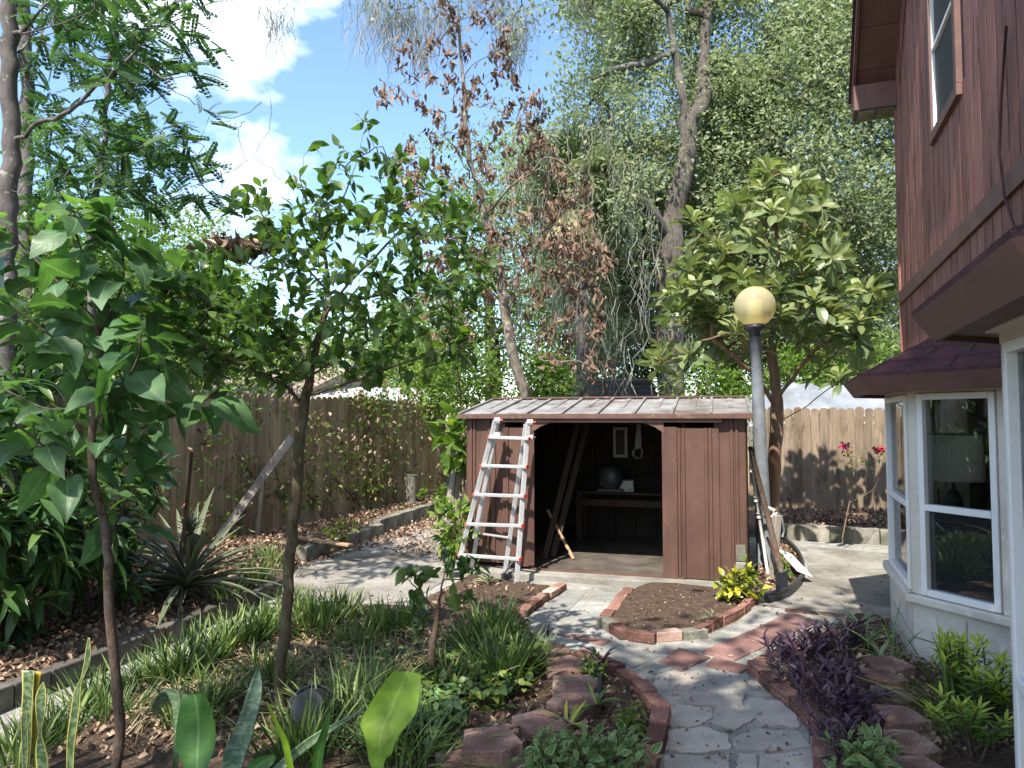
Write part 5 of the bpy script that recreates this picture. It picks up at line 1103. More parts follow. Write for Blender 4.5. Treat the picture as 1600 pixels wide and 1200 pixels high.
def moss_on(r, anchors, lmin, lmax, strands, width, spread, base):
    """hanging tufts: each strand a wavy tapering ribbon"""
    VV, FF, TT = [], [], []; off = 0
    for a in anchors:
        L0 = rg.uniform(lmin, lmax); tone = rg.random()*.5
        for s in range(strands):
            L_ = L0*rg.uniform(.2, .75); n = 6; f0 = rg.random()**1.3; s0 = a+np.array([rg.normal()*spread*(1.1-.8*f0), rg.normal()*spread*(1.1-.8*f0), .1*L0-f0*.75*L0])
            x = s0[None]+np.cumsum(rg.normal(size=(n, 3))*np.array([.085, .085, .0])*L_, 0); x[:, 2] = s0[2]-np.linspace(0, L_, n)
            w = width*np.array([.5, 1, 1.1, .9, .6, .1])*rg.uniform(.5, 1.3); an = rg.uniform(0, math.pi); d = np.array([math.cos(an), math.sin(an), .15])
            V = np.empty((2*n, 3)); V[0::2] = x-d*w[:, None]; V[1::2] = x+d*w[:, None]
            f = np.array([(2*i, 2*i+1, 2*i+3, 2*i+2) for i in range(n-1)]); VV.append(V); FF.append(f+off); off += 2*n; TT.append(np.full(2*n, tone+rg.random()*.5))
    return mesh_np('spanish_moss', np.concatenate(VV)-np.asarray(base), np.concatenate(FF), Mt['moss'], r, tint=np.concatenate(TT))
Yo = 17.0
b0 = P(1052, 672, Yo); b0[2] = -.1
main = [P(1050, 600, Yo), P(1046, 500, Yo), P(1046, 420, Yo), P(1054, 330, Yo), P(1076, 230, Yo), P(1066, 150, Yo), P(1050, 60, Yo), P(1040, 0, Yo), P(1025, -90, Yo)]
lim = [(None, main, 4), (P(1050, 380, Yo), [P(1010, 320, Yo-.6), P(960, 300, Yo-1.2), P(915, 290, Yo-1.6), P(865, 268, Yo-2)], 4),
       (P(1046, 75, Yo), [P(1005, 100, Yo-.8), P(965, 105, Yo-1.2), P(925, 125, Yo-1.8)], 4), (P(1072, 195, Yo), [P(1098, 160, Yo+.6), P(1100, 90, Yo+.9), P(1108, 0, Yo+1), P(1130, -70, Yo+1)], 4),
       (P(1040, 10, Yo), [P(1000, -20, Yo-1.5), P(920, -40, Yo-3), P(820, -50, Yo-4), P(700, -60, Yo-4.6), P(600, -50, Yo-5)], 4)]
polys = [([(880, -60), (1020, -60), (1030, 120), (1020, 330), (1010, 480), (930, 560), (880, 470), (850, 330), (860, 230), (930, 160), (940, 60)], 16.2, 2.4, 260), ([(1060, -60), (1170, -60), (1190, 120), (1140, 300), (1090, 420), (1060, 300), (1085, 150)], 18.5, 1.6, 110)]
holesM = [(1000, 150, 36), (990, 175, 30), (1010, 185, 26), (830, 60, 70), (1150, 30, 34), (850, 120, 50), (1135, 60, 26)]
ro, so_ = oak('live_oak', 'tall live oak with a thick dark bent trunk right of the dead tree', b0, lim, .31, polys, Yo, 2, 0, 270, .135, 'oak', crad=1.0, holes=holesM, clear=1.5)
# outer twigs over the top of the picture with moss
top = np.concatenate([crown_pts([(540, -90), (760, -90), (750, 15), (700, 40), (640, 25), (560, 25)], 12.6, .6, 16), crown_pts([(760, -90), (860, -90), (850, 60), (790, 90), (770, 40)], 13.2, .6, 14), crown_pts([(400, -80), (540, -80), (500, 10), (420, 20)], 12.2, .5, 7)])
sk = Skel(so_.p[so_.nearest(P(600, -50, Yo-5))]); sk.path([P(520, -70, Yo-4.8), P(430, -60, Yo-4.8)]); sk.path([P(700, -60, Yo-4.6), P(800, -50, Yo-4.0)], 0); sk.fill(top, step=.35, jit=.04); sk.radii(.05, .008)
sk.mesh('twig', Mt['bark_oak'], ro, base=b0)
pos = clumps(np.array([sk.p[i] for i in sk.tips]), .42, 34); n = len(pos); leaves('crown', T_dia, pos, rvec(n), rvec(n)+UP*.5, rg.uniform(.07, .12, n), Mt['oak'], ro, base=b0, smooth=False)
anch = [P(u, v, y) for u, v, y in ((585, -15, 12.6), (600, 0, 12.7), (625, -5, 12.6), (640, 10, 12.5), (655, 20, 12.6), (672, 0, 12.8), (690, 5, 12.6), (612, 5, 12.4), (780, 0, 13.2), (795, 15, 13.2), (805, 30, 13.3), (790, 50, 13.1), (815, 5, 13.3), (770, -10, 13.2), (800, 60, 13.2), (430, 5, 12.2), (433, 15, 12.2), (740, -20, 12.8), (568, -10, 12.6), (700, 20, 12.7), (660, 35, 12.6))]
moss_on(ro, anch, .5, 1.35, 95, .0055, .19, b0)
a2 = [so_.p[i] for i in so_.tips if (so_.p[i][0] < 3.9 and so_.p[i][2] > 4.0)]; rnd.shuffle(a2); a2 = a2[:60]
a3 = [P(u, v, 13.4) for u, v in ((860, 200), (835, 260), (950, 200), (980, 250), (905, 420), (970, 480), (1015, 300), (800, 230), (790, 330), (820, 400), (800, 470), (880, 330), (930, 340), (940, 440), (900, 260), (960, 250), (985, 330), (920, 180), (1060, 480), (1010, 420), (870, 400), (845, 300))]
moss_on(ro, list(a2), .9, 2.3, 44, .007, .17, b0); moss_on(ro, a3, 1.0, 2.2, 26, .0055, .13, b0)
# oak on the right
Y2 = 20.0; b1 = P(1275, 660, Y2); b1[2] = -.1
oak('live_oak', 'grey green live oak filling the view between the loquat and the house roof', b1,
    [(None, [P(1272, 560, Y2), P(1285, 440, Y2), P(1270, 330, Y2), P(1282, 200, Y2), P(1265, 110, Y2), P(1270, 0, Y2)], 4), (P(1280, 420, Y2), [P(1330, 330, Y2-.6), P(1360, 240, Y2-1), P(1350, 140, Y2-1)], 4), (P(1270, 330, Y2), [P(1220, 250, Y2-1), P(1190, 160, Y2-1), P(1200, 60, Y2-1)], 4)], .34,
    [([(1110, 300), (1125, 180), (1180, 90), (1215, -60), (1420, -60), (1440, 200), (1430, 420), (1420, 600), (1250, 560), (1130, 560), (1090, 450)], 19.6, 3.2, 520)], Y2, 3, 0, 270, .14, 'oak', crad=1.25, holes=[(1300, 205, 30), (1255, 205, 22), (1340, 235, 20), (1275, 90, 14)])
Y3 = 25.0; b2 = P(1150, 662, Y3); b2[2] = -.1
oak('live_oak', 'paler oak standing farthest back behind the thick dark trunk', b2, [(None, [P(1140, 560, Y3), P(1120, 400, Y3), P(1110, 250, Y3), P(1090, 100, Y3)], 4)], .4,
    [([(960, 270), (1040, 330), (1130, 100), (1200, 150), (1240, 300), (1440, 350), (1440, 620), (900, 620), (850, 480), (880, 380)], 25, 3, 300)], Y3, 3, 0, 190, .18, 'oak2', crad=1.7)
Y4 = 23.0; b3 = P(770, 662, Y4); b3[2] = -.1
oak('broad_tree', 'bright yellow green tree low behind the dead tree', b3, [(None, [P(770, 560, Y4), P(760, 430, Y4), P(770, 330, Y4)], 4)], .25,
    [([(700, 300), (760, 190), (830, 250), (880, 400), (900, 600), (600, 610), (640, 480), (690, 420)], Y4, 2, 140)], Y4, 2, 0, 170, .16, 'sunny', crad=1.4, group='trees behind the fence')
Y5 = 27.0; b4 = P(520, 664, Y5); b4[2] = -.1
oak('broad_tree', 'dull green far tree low behind the lemon tree crown', b4, [(None, [P(520, 600, Y5), P(515, 540, Y5), P(520, 500, Y5)], 4)], .3,
    [([(380, 560), (420, 520), (520, 545), (590, 490), (660, 500), (700, 630), (360, 630)], Y5, 2, 90)], Y5, 2, 0, 160, .18, 'oak2', crad=1.5, group='trees behind the fence')
Y6 = 16.0; b5 = P(230, 670, Y6); b5[2] = -.1
oak('broad_tree', 'shaded tree behind the left fence under the lacy leaves', b5, [(None, [P(225, 560, Y6), P(215, 470, Y6), P(225, 400, Y6)], 4), (P(220, 520, Y6), [P(120, 440, Y6), P(60, 360, Y6)], 4)], .2,
    [([(-60, 300), (60, 330), (150, 370), (260, 330), (330, 400), (350, 560), (330, 610), (-60, 640)], Y6, 1.8, 170)], Y6, 2, 0, 220, .15, 'sunny', crad=1.1, group='trees behind the fence')
# ================================================================ cabbage palm behind the dead tree
Yp = 14.6; bp = P(905, 665, Yp); bp[2] = 0; pr = tree_root('fan_palm', bp, 'fan palm with green fronds and brown hanging skirt behind the dead tree', 'palm')
hd = P(905, 285, Yp)-bp; mb = MB(); mb.tube([(0, 0, -.2), hd*.3+np.array([.08, 0, 0]), hd*.7+np.array([.05, 0, 0]), hd], [.17, .14, .13, .16], 14); mb.build('trunk', Mt['bark_oak'], pr, smooth=True)
def fan(n, mat, droop, length, dead=False):
    VV, FF = [], []; off = 0; TT = []
    for i in range(n):
        az = 2*math.pi*i*.618*1.0+rg.uniform(-.2, .2); el = rg.uniform(-.3, 1.2) if not dead else rg.uniform(-1.4, -.9)
        d = np.array([math.cos(az)*math.cos(el), math.sin(az)*math.cos(el), math.sin(el)]); pet = hd+d*length*.55+np.array([0, 0, -.12*length]); side = unit(np.cross(d, UP)); nn = np.cross(side, d); t = rg.random()
        V, Fc = tube_np(np.array([hd, hd+d*length*.3, pet]), np.array([.018, .014, .010]), 5); VV.append(V); FF.append(Fc+off); off += len(V); TT.append(np.full(len(V), t))
        m = 26
        for k in range(m):
            a = (k/(m-1)-.5)*2*(1.9 if not dead else .7); s = d*math.cos(a)+side*math.sin(a)-nn*.12*abs(a); L_ = length*(.62+.2*math.cos(a))*rg.uniform(.85, 1.05); w = np.cross(s, nn); w = unit(w)*.022
            p0, p1, p2, p3 = pet, pet+s*L_*.45, pet+s*L_*.8+np.array([0, 0, -droop*.12]), pet+s*L_*1.05+np.array([0, 0, -droop*.4])
            V = np.array([p0-w*.3, p0+w*.3, p1-w, p1+w, p2-w*.7, p2+w*.7, p3-w*.1, p3+w*.1]); VV.append(V); FF.append(np.array([(0, 1, 3, 2), (2, 3, 5, 4), (4, 5, 7, 6)])+off); off += 8; TT.append(np.full(8, t))
    return mesh_np('dead_fronds' if dead else 'fronds', np.concatenate(VV), np.concatenate(FF), Mt[mat], pr, tint=np.concatenate(TT), smooth=False)
fan(13, 'palm', .7, 1.1); fan(8, 'straw', .5, 1.0, True)
# ================================================================ dead tree with brown hanging leaves
Yd = 11.2; bd = P(830, 700, Yd); bd[2] = 0
rd = tree_root('dead_tree', bd, 'dead tree with hanging brown leaves behind the left half of the shed', 'tree'); sk = Skel(bd)
sk.curve([P(826, 655, Yd), P(817, 605, Yd), P(800, 545, Yd), P(789, 480, Yd), P(782, 430, Yd), P(770, 385, Yd), P(757, 335, Yd), P(748, 290, Yd), P(735, 255, Yd), P(728, 190, Yd), P(722, 100, Yd), P(716, 10, Yd), P(720, -60, Yd)], 0, n=4, jit=.008)
sk.curve([P(730, 270, Yd-.2), P(700, 215, Yd-.5), P(660, 165, Yd-.8), P(615, 130, Yd-1)], sk.nearest(P(745, 285, Yd)), n=4, jit=.02)
sk.curve([P(790, 300, Yd-.3), P(830, 265, Yd-.5), P(862, 245, Yd-.6), P(905, 270, Yd-.7), P(960, 285, Yd-.8), P(1010, 310, Yd-.9), P(1040, 345, Yd-.9)], sk.nearest(P(757, 330, Yd)), n=4, jit=.02)
sk.curve([P(832, 530, Yd-.3), P(843, 558, Yd-.5), P(880, 563, Yd-.8), P(930, 570, Yd-1)], sk.nearest(P(797, 525, Yd)), n=4, jit=.015)
sk.curve([P(815, 420, Yd+.2), P(850, 360, Yd+.4), P(880, 300, Yd+.5)], sk.nearest(P(785, 450, Yd)), n=4, jit=.02)
sk.curve([P(720, 340, Yd+.3), P(680, 300, Yd+.5), P(640, 290, Yd+.6), P(605, 250, Yd+.6)], sk.nearest(P(760, 350, Yd)), n=4, jit=.02)
polyd = [(585, 130), (640, 60), (690, -40), (770, -40), (800, 90), (850, 170), (880, 240), (950, 290), (960, 400), (930, 560), (870, 560), (840, 480), (800, 400), (700, 500), (640, 480), (620, 330), (600, 250)]
cen = crown_pts(polyd, Yd, 1.5, 230); lowc = crown_pts([(690, 380), (960, 330), (970, 560), (900, 590), (840, 560), (800, 480), (690, 560), (640, 520)], Yd-.3, 1.2, 60)
sk.fill(np.concatenate([cen, lowc]), step=.18, jit=.035, skip=8); sk.radii(.086, .0055); sk.r[52:] *= .62; sk.mesh('trunk', Mt['bark_dead'], rd, base=bd, k=12, rough=.03)
tp = np.array([sk.p[i] for i in sk.tips]); tp = tp[rg.random(len(tp)) < .9]; per = 12; c = np.repeat(tp, per, 0)+rg.normal(size=(len(tp)*per, 3))*np.array([.055, .055, .075]); n = len(c)
leaves_mix('dead_leaves', V_dead, c, unit(np.array([0, 0, -1.])+rg.normal(size=(n, 3))*.38), rvec(n), rg.uniform(.09, .165, n), Mt['deadleaf'], rd, base=bd, tint=np.repeat(rg.random(len(tp))*.5, per)+rg.random(n)*.5)
# ================================================================ loquat beside the lamp post
Yl = 9.4; bl_ = G(1208, 838, .05); bl_ = P(1206, 825, Yl); bl_[2] = .03
rl = tree_root('loquat_tree', bl_, 'loquat tree with rosettes of large pale leaves behind the lamp post', 'tree'); sk = Skel(bl_)
sk.curve([P(1208, 770, Yl), P(1212, 700, Yl), P(1214, 650, Yl), P(1212, 600, Yl), P(1206, 540, Yl), P(1212, 470, Yl), P(1215, 400, Yl), P(1212, 330, Yl)], 0, n=4, jit=.006)
for s_, pts in (((1213, 640), [(1190, 600, -.2), (1150, 560, -.4), (1110, 530, -.6)]), ((1213, 630), [(1240, 590, -.2), (1270, 550, -.4), (1320, 520, -.5)]), ((1208, 550), [(1160, 480, .3), (1120, 430, .4), (1090, 390, .4)]), ((1208, 545), [(1260, 470, .2), (1310, 430, .3)]), ((1213, 660), [(1280, 620, .2), (1330, 580, .2)]), ((1213, 450), [(1250, 370, -.2), (1270, 310, -.3)])):
    sk.curve([P(u, v, Yl+dy) for u, v, dy in pts], sk.nearest(P(*s_, Yl)), n=3, jit=.01)
polyl = [(1040, 440), (1055, 350), (1110, 320), (1150, 290), (1195, 255), (1240, 262), (1290, 300), (1310, 360), (1330, 430), (1400, 440), (1405, 520), (1345, 570), (1290, 590), (1240, 560), (1180, 580), (1110, 575), (1010, 570), (1005, 540), (1060, 510)]
cen = np.concatenate([crown_pts(polyl, Yl, 1.35, 118), np.array([P(u, v, Yl-.7+rg.uniform(-.3, .3)) for u, v in ((1030, 560), (1075, 555), (1060, 450), (1100, 360), (1145, 310), (1200, 265), (1245, 275), (1285, 320), (1300, 400), (1350, 450), (1380, 470), (1330, 520), (1280, 480), (1120, 420), (1100, 500), (1150, 520), (1310, 590), (1345, 575), (1230, 330), (1180, 370), (1250, 400))])])
sk.fill(cen, step=.16, jit=.012, sag=.04, skip=6); sk.radii(.085, .007); sk.mesh('trunk', Mt['bark_loquat'], rl, base=bl_, k=10, rough=.03)
pos, dr_, nr_, sc_, ti = [], [], [], [], []
for i in sk.tips:
    ax = unit(sk.dir[i]*.5+UP*.8+rg.normal(size=3)*.25); e1 = unit(np.cross(ax, rg.normal(size=3))); e2 = np.cross(ax, e1); m = rnd.randint(11, 15); t0 = rg.random()*.3
    for k in range(m):
        a = k*2.4; f = k/m; tilt = .35+1.35*f; d = ax*math.cos(tilt)+(e1*math.cos(a)+e2*math.sin(a))*math.sin(tilt); pos.append(sk.p[i]-ax*.10*f); dr_.append(d); nr_.append(ax+rg.normal(size=3)*.12); sc_.append(rg.uniform(.24, .35)*(.7+.4*f)); ti.append(.75-.6*f+t0+rg.uniform(-.1, .1))
leaves_mix('crown', V_loq, pos, dr_, nr_, sc_, Mt['loquat'], rl, base=bl_, tint=np.array(ti))
# ================================================================ lemon tree in the middle of the near bed
Yc = 4.15; bc = gxy(440, 1115); bc[2] -= .03; Yc = bc[1]
rc = tree_root('lemon_tree', bc, 'slender lemon tree with a broad dark green crown in the middle bed', 'tree'); sk = Skel(bc)
sk.curve([P(437, 1060, Yc), P(446, 980, Yc), P(452, 900, Yc), P(456, 830, Yc), P(464, 760, Yc), P(467, 690, Yc), P(478, 615, Yc), P(490, 560, Yc), P(505, 500, Yc), P(512, 440, Yc+.05), P(505, 380, Yc+.1), P(500, 330, Yc+.1)], 0, n=4, jit=.004)
nsk = len(sk.p)
for s_, pts in (((466, 640), [(440, 600, -.1), (405, 582, -.25), (350, 555, -.4), (290, 520, -.5)]), ((480, 620), [(530, 605, -.1), (580, 585, -.2), (650, 560, -.3), (710, 545, -.35)]), ((490, 560), [(440, 520, .2), (380, 480, .3), (310, 450, .4), (260, 430, .45)]), ((505, 500), [(540, 445, -.1), (600, 385, -.2), (660, 320, -.25), (690, 280, -.25)]),
                ((508, 470), [(560, 470, .25), (630, 450, .4), (700, 430, .45)]), ((508, 400), [(480, 340, -.1), (470, 280, -.15), (475, 255, -.15)]), ((505, 385), [(540, 300, .1), (560, 240, .15), (575, 190, .15)]), ((510, 450), [(450, 390, -.2), (410, 340, -.3), (395, 300, -.3)]), ((485, 590), [(560, 540, .3), (620, 520, .5), (690, 500, .5)])):
    sk.curve([P(u, v, Yc+dy) for u, v, dy in pts], sk.nearest(P(*s_, Yc)), n=3, jit=.006)
pc = [([(215, 500), (240, 420), (320, 380), (390, 370), (430, 330), (480, 300), (530, 330), (600, 300), (680, 260), (720, 330), (770, 360), (785, 420), (740, 470), (720, 540), (755, 560), (690, 590), (560, 600), (470, 590), (400, 590), (330, 590), (260, 560)], .85, 520),
      ([(440, 330), (455, 250), (500, 210), (545, 230), (560, 165), (590, 210), (640, 215), (650, 250), (600, 320), (520, 340)], .35, 34), ([(350, 330), (400, 270), (430, 300), (420, 350)], .25, 14), ([(205, 520), (220, 430), (330, 400), (420, 430), (440, 560), (330, 600), (250, 570)], .6, 120)]
cen = np.concatenate([crown_pts(po, Yc, hf, nn) for po, hf, nn in pc]); sk.fill(cen, step=.055, jit=.008, skip=nsk-14); sk.radii(.031, .0013); sk.mesh('trunk', Mt['bark_citrus'], rc, base=bc, k=12, rough=.03, flare=.25)
tp = np.array([sk.p[i] for i in sk.tips]); td = np.array([sk.dir[i] for i in sk.tips]); per = 5; k = np.tile(np.arange(per), len(tp)); c = np.repeat(tp, per, 0)-np.repeat(td, per, 0)*(k*.018)[:, None]; n = len(c)
leaves_mix('crown', V_cit, c, unit(np.repeat(td, per, 0)*.6+rg.normal(size=(n, 3))*.75+UP*.1), UP+rg.normal(size=(n, 3))*.5, rg.uniform(.05, .108, n), Mt['citrus'], rc, base=bc, tint=np.clip(.15+np.repeat(rg.random(len(tp))**2*.5, per)+rg.random(n)*.4, 0, 1))
# bundle of dry leaves caught in the lemon tree
pb = P(375, 385, Yc-.1); n = 130; leaves_o = leaves_mix('dry_leaf_bundle', V_dead, pb+rg.normal(size=(n, 3))*np.array([.085, .07, .02]), unit(rg.normal(size=(n, 3))*np.array([1, 1, .25])), rvec(n), rg.uniform(.05, .12, n), Mt['litter'], None, base=pb); leaves_o.location = pb; tag(leaves_o, 'brown bundle of dry leaves caught on top of the lemon tree', 'dry leaves')
# ================================================================ big leaved shrub at the left
Yb = 3.3; bb = np.array([(190-800)/F*3.35, 3.35, .0]); rb = tree_root('large_leaved_shrub', bb, 'cut back shrub with large soft green leaves at the left edge', 'shrub'); sk = Skel(bb)
stem = [P(188, 1150, 3.33), P(180, 1050, 3.3), P(172, 930, 3.27), P(168, 860, 3.25), P(160, 800, 3.25), P(150, 770, 3.25), P(143, 720, 3.25), P(146, 660, 3.25), P(149, 603, 3.25)]
sk.curve(stem, 0, n=4, jit=.003)
ns = len(sk.p); subs = []
for s_, pts in (((146, 650), [(160, 590, .02), (150, 500, 0), (140, 430, 0), (120, 370, 0), (110, 330, 0)]), ((143, 720), [(170, 690, .1), (220, 670, .2), (290, 640, .25), (330, 620, .25)]), ((146, 640), [(120, 560, -.1), (60, 510, -.15), (20, 480, -.2)]), ((150, 520), [(190, 450, .1), (190, 390, .15), (170, 340, .15)]), ((146, 660), [(185, 620, -.1), (215, 560, -.15), (220, 520, -.15)]), ((165, 840), [(190, 800, .1), (205, 760, .15)]), ((160, 800), [(110, 740, -.1), (60, 690, -.2), (20, 660, -.2)]), ((148, 600), [(200, 540, .15), (250, 480, .3), (280, 430, .35)]), ((150, 500), [(90, 440, .2), (40, 390, .3), (10, 350, .3)]), ((146, 640), [(80, 640, .2), (30, 620, .3), (-10, 600, .3)]), ((150, 610), [(200, 600, .3), (260, 580, .4), (300, 560, .4)])):
    j = sk.nearest(P(*s_, Yb)); a = len(sk.p); sk.curve([P(u, v, Yb+dy) for u, v, dy in pts], j, n=4); subs.append(list(range(a, len(sk.p))))
sk.radii(.022, .005); sk.r[:ns] = np.linspace(.024, .015, ns); sk.mesh('stem', Mt['bark_dark'], rb, base=bb, k=12, rough=.03)
pos, dr_, nr_, sc_, ti = [], [], [], [], []
for ch_ in subs:
    for q, i in enumerate(ch_[1:]):
        for m in range((1 if q % 3 else 2)+(0 if q < len(ch_)-3 else 3)):
            az = q*2.4+m*2.0+rg.uniform(-.4, .4); d = np.array([math.cos(az), math.sin(az), rg.uniform(-.75, .25) if q < len(ch_)-3 else rg.uniform(-.3, .9)]); pos.append(sk.p[i]+unit(d)*.045); dr_.append(d); nr_.append(UP+rg.normal(size=3)*.3); sc_.append(rg.uniform(.16, .27)*(1 if q < len(ch_)-2 else .6)); ti.append(rg.uniform(.0, .6)+(.4 if q >= len(ch_)-2 else 0))
leaves_mix('foliage', V_wide, pos, dr_, nr_, sc_, Mt['bigleaf'], rb, base=bb, tint=np.array(ti))
# ================================================================ dark lance leaved shrubs behind the upright pavers
def lance_bush(base, ctr, rad, n, label, size=(.17, .27), mat='lance', tpl=T_lan, name='lance_leaved_shrub', per=9, group=None, stems=5):
    r = tree_root(name, base, label, 'shrub', group); sk = Skel(base)
    for i in range(stems): a = rg.uniform(0, 6.28); sk.curve([base+np.array([math.cos(a)*.1, math.sin(a)*.1, .3*ctr[2]]), np.array(ctr)+rg.normal(size=3)*np.array(rad)*.25], 0, n=3)
    cen = blob(ctr, rad, n, .5); cen = cen[cen[:, 2] > .12]; sk.fill(cen, step=.1, jit=.01); sk.radii(.03, .004); sk.mesh('stem', Mt['bark_dark'], r, base=base, k=6)
    pos, dr_, nr_ = [], [], []
    for i in sk.tips:
        ax = unit(sk.dir[i]+UP*.3); e1 = unit(np.cross(ax, rg.normal(size=3))); e2 = np.cross(ax, e1)
        for k in range(per): a = k*2.4; tl_ = rg.uniform(.5, 1.6); d = ax*math.cos(tl_)+(e1*math.cos(a)+e2*math.sin(a))*math.sin(tl_)-UP*.2; pos.append(sk.p[i]-ax*.02*k); dr_.append(d); nr_.append(UP+rg.normal(size=3)*.3)
    leaves('foliage', tpl, pos, dr_, nr_, rg.uniform(*size, len(pos)), Mt[mat], r, base=base); return r
lance_bush(np.array([-3.45, 4.6, .16]), (-3.55, 4.7, .85), (.62, .55, .75), 85, 'dark lance leaved shrub low at the left edge behind the pavers', group='lance leaved shrubs', size=(.18, .29))
lance_bush(np.array([-3.25, 5.6, .16]), (-3.3, 5.6, 1.0), (.6, .5, .75), 75, 'lance leaved shrub between the left shrub and the dark fence', group='lance leaved shrubs', size=(.16, .26))
lance_bush(np.array([-4.5, 6.0, .16]), (-4.5, 6.0, 1.5), (.85, .7, 1.3), 110, 'tall lance leaved shrub darkest against the fence at far left', group='lance leaved shrubs', size=(.18, .28))
lance_bush(np.array([-4.2, 5.0, .16]), (-3.75, 4.9, 1.75), (.5, .5, .6), 50, 'pale lance leaved shrub rising above the others at the left edge', group='lance leaved shrubs', size=(.16, .26))
# ================================================================ lacy leaved trees at the left
def lacy(name, label, base, limbs, R0, poly, n, per, fl, mat='bark_grey', group='lacy leaved trees', tip=.004, step=.2, lf=.5):
    r = tree_root(name, base, label, 'tree', group); sk = Skel(base)
    nm = 0
    for s_, pts in limbs:
        sk.curve(pts, 0 if s_ is None else sk.nearest(np.array(s_)), n=4, jit=.01); nm = nm or len(sk.p)
    n0 = len(sk.p); cen = np.concatenate([crown_pts(po, yy, hf, m) for po, yy, hf, m in poly]); sk.fill(cen, step=step, jit=.02, sag=.02, skip=6); sk.radii(R0, tip); sk.r[:nm] = np.linspace(R0, R0*.8, nm); sk.r[nm:] = np.maximum(sk.r[nm:]*lf, tip*.8); sk.mesh('trunk', Mt[mat], r, base=base, k=12, rough=.03)
    c = np.array([sk.p[i] for i in sk.tips]); d = np.array([sk.dir[i] for i in sk.tips]); c = np.repeat(c, per, 0); d = np.repeat(d, per, 0); m = len(c)
    leaves('crown', T_pin, c+rg.normal(size=c.shape)*.05, unit(d*.5+rg.normal(size=(m, 3))*np.array([.7, .7, .32])-UP*.05), UP+rg.normal(size=(m, 3))*.55, rg.uniform(*fl, m), Mt['moringa'], r, base=base, smooth=False); return r
Ym = 5.6; bm = P(12, 900, Ym); bm[2] = .1
lacy('lacy_tree', 'grey trunked tree with lacy leaves at the upper left edge', bm, [(None, [P(8, 700, Ym), P(12, 500, Ym), P(10, 380, Ym), P(15, 300, Ym), P(16, 200, Ym), P(14, 100, Ym), P(14, 0, Ym), P(12, -120, Ym)]), (P(15, 212, Ym), [P(60, 195, Ym-.1), P(110, 170, Ym-.2), P(160, 130, Ym-.3), P(205, 90, Ym-.4), P(275, 30, Ym-.5)]),
    (P(14, 90, Ym), [P(40, 65, Ym+.2), P(75, 25, Ym+.3), P(100, -20, Ym+.4)]), (P(12, 300, Ym), [P(40, 295, Ym-.1), P(62, 280, Ym-.2), P(70, 272, Ym-.2)]), (P(203, 90, Ym-.4), [P(245, 115, Ym-.4), P(290, 155, Ym-.4), P(330, 175, Ym-.4), P(370, 184, Ym-.4), P(410, 158, Ym-.4)]),
    (P(330, 175, Ym-.4), [P(360, 195, Ym-.4), P(385, 190, Ym-.4)]), (P(14, 60, Ym), [P(60, 45, Ym-.5), P(140, 20, Ym-.7), P(150, -20, Ym-.8)])], .072, [([(60, -60), (310, -60), (300, 40), (345, 60), (330, 120), (290, 160), (200, 200), (110, 210), (60, 130)], Ym, .8, 74)], 0, 5, (.17, .28))
Yn = 7.2; bn = P(145, 800, Yn); bn[2] = .15
lacy('lacy_tree', 'thin pale stemmed tree with arching lacy branches beyond the first', bn, [(None, [P(142, 600, Yn), P(145, 400, Yn), P(155, 280, Yn), P(165, 200, Yn), P(172, 100, Yn), P(182, 30, Yn), P(190, -80, Yn)]), (P(155, 260, Yn), [P(200, 243, Yn-.1), P(240, 215, Yn-.3), P(270, 198, Yn-.4), P(300, 190, Yn-.4)]),
    (P(155, 265, Yn), [P(220, 270, Yn-.2), P(290, 278, Yn-.3), P(330, 280, Yn-.4), P(375, 258, Yn-.5), P(408, 225, Yn-.5), P(424, 190, Yn-.5), P(423, 155, Yn-.5)]), (P(382, 252, Yn-.5), [P(372, 210, Yn-.5), P(366, 190, Yn-.5)]), (P(395, 245, Yn-.5), [P(420, 262, Yn-.5), P(440, 280, Yn-.5)])], .032,
    [([(60, 200), (330, 180), (350, 250), (335, 310), (280, 330), (150, 350), (60, 330)], Yn, .7, 74)], 0, 5, (.19, .30), mat='bark_grey')
b7 = P(55, 800, 8.5); b7[2] = .15
lacy('lacy_tree', 'dark slim tree close behind the grey trunk at the left edge', b7, [(None, [P(48, 600, 8.5), P(40, 400, 8.5), P(42, 250, 8.5), P(40, 100, 8.5), P(35, -60, 8.5)]), (P(41, 150, 8.5), [P(64, 60, 8.6), P(70, -40, 8.6)])], .085, [([(20, -40), (230, -40), (240, 330), (30, 330)], 8.4, .8, 52)], 0, 5, (.24, .34))
# ================================================================ bushes beyond and along the fences
def bush(name, label, base, ctr, rad, n, per, lsize, mat, crad=.22, tpl=T_ovs, group='bushes along the back fence', bark='bark_dark', stems=4, cat='bush'):
    base = np.array(base, float); r = tree_root(name, base, label, cat, group); sk = Skel(base)
    for i in range(stems): sk.curve([base*.5+np.array(ctr)*.5+rg.normal(size=3)*np.array(rad)*.2, np.array(ctr)+rg.normal(size=3)*np.array(rad)*.3], 0, n=3)
    cen = blob(ctr, rad, n, .35); cen = cen[cen[:, 2] > .1]; sk.fill(cen, step=.2, jit=.02); sk.radii(.04, .005); sk.mesh('stem', Mt[bark], r, base=base, k=6)
    pos = clumps(np.array([sk.p[i] for i in sk.tips]), crad, per); m = len(pos)
    leaves('foliage', tpl, pos, outdirs(pos, ctr), UP+rg.normal(size=(m, 3))*.6, rg.uniform(lsize*.6, lsize*1.2, m), Mt[mat], r, base=base); return r
def at(u, v, Y, z=0): p = P(u, v, Y); p[2] = z; return p
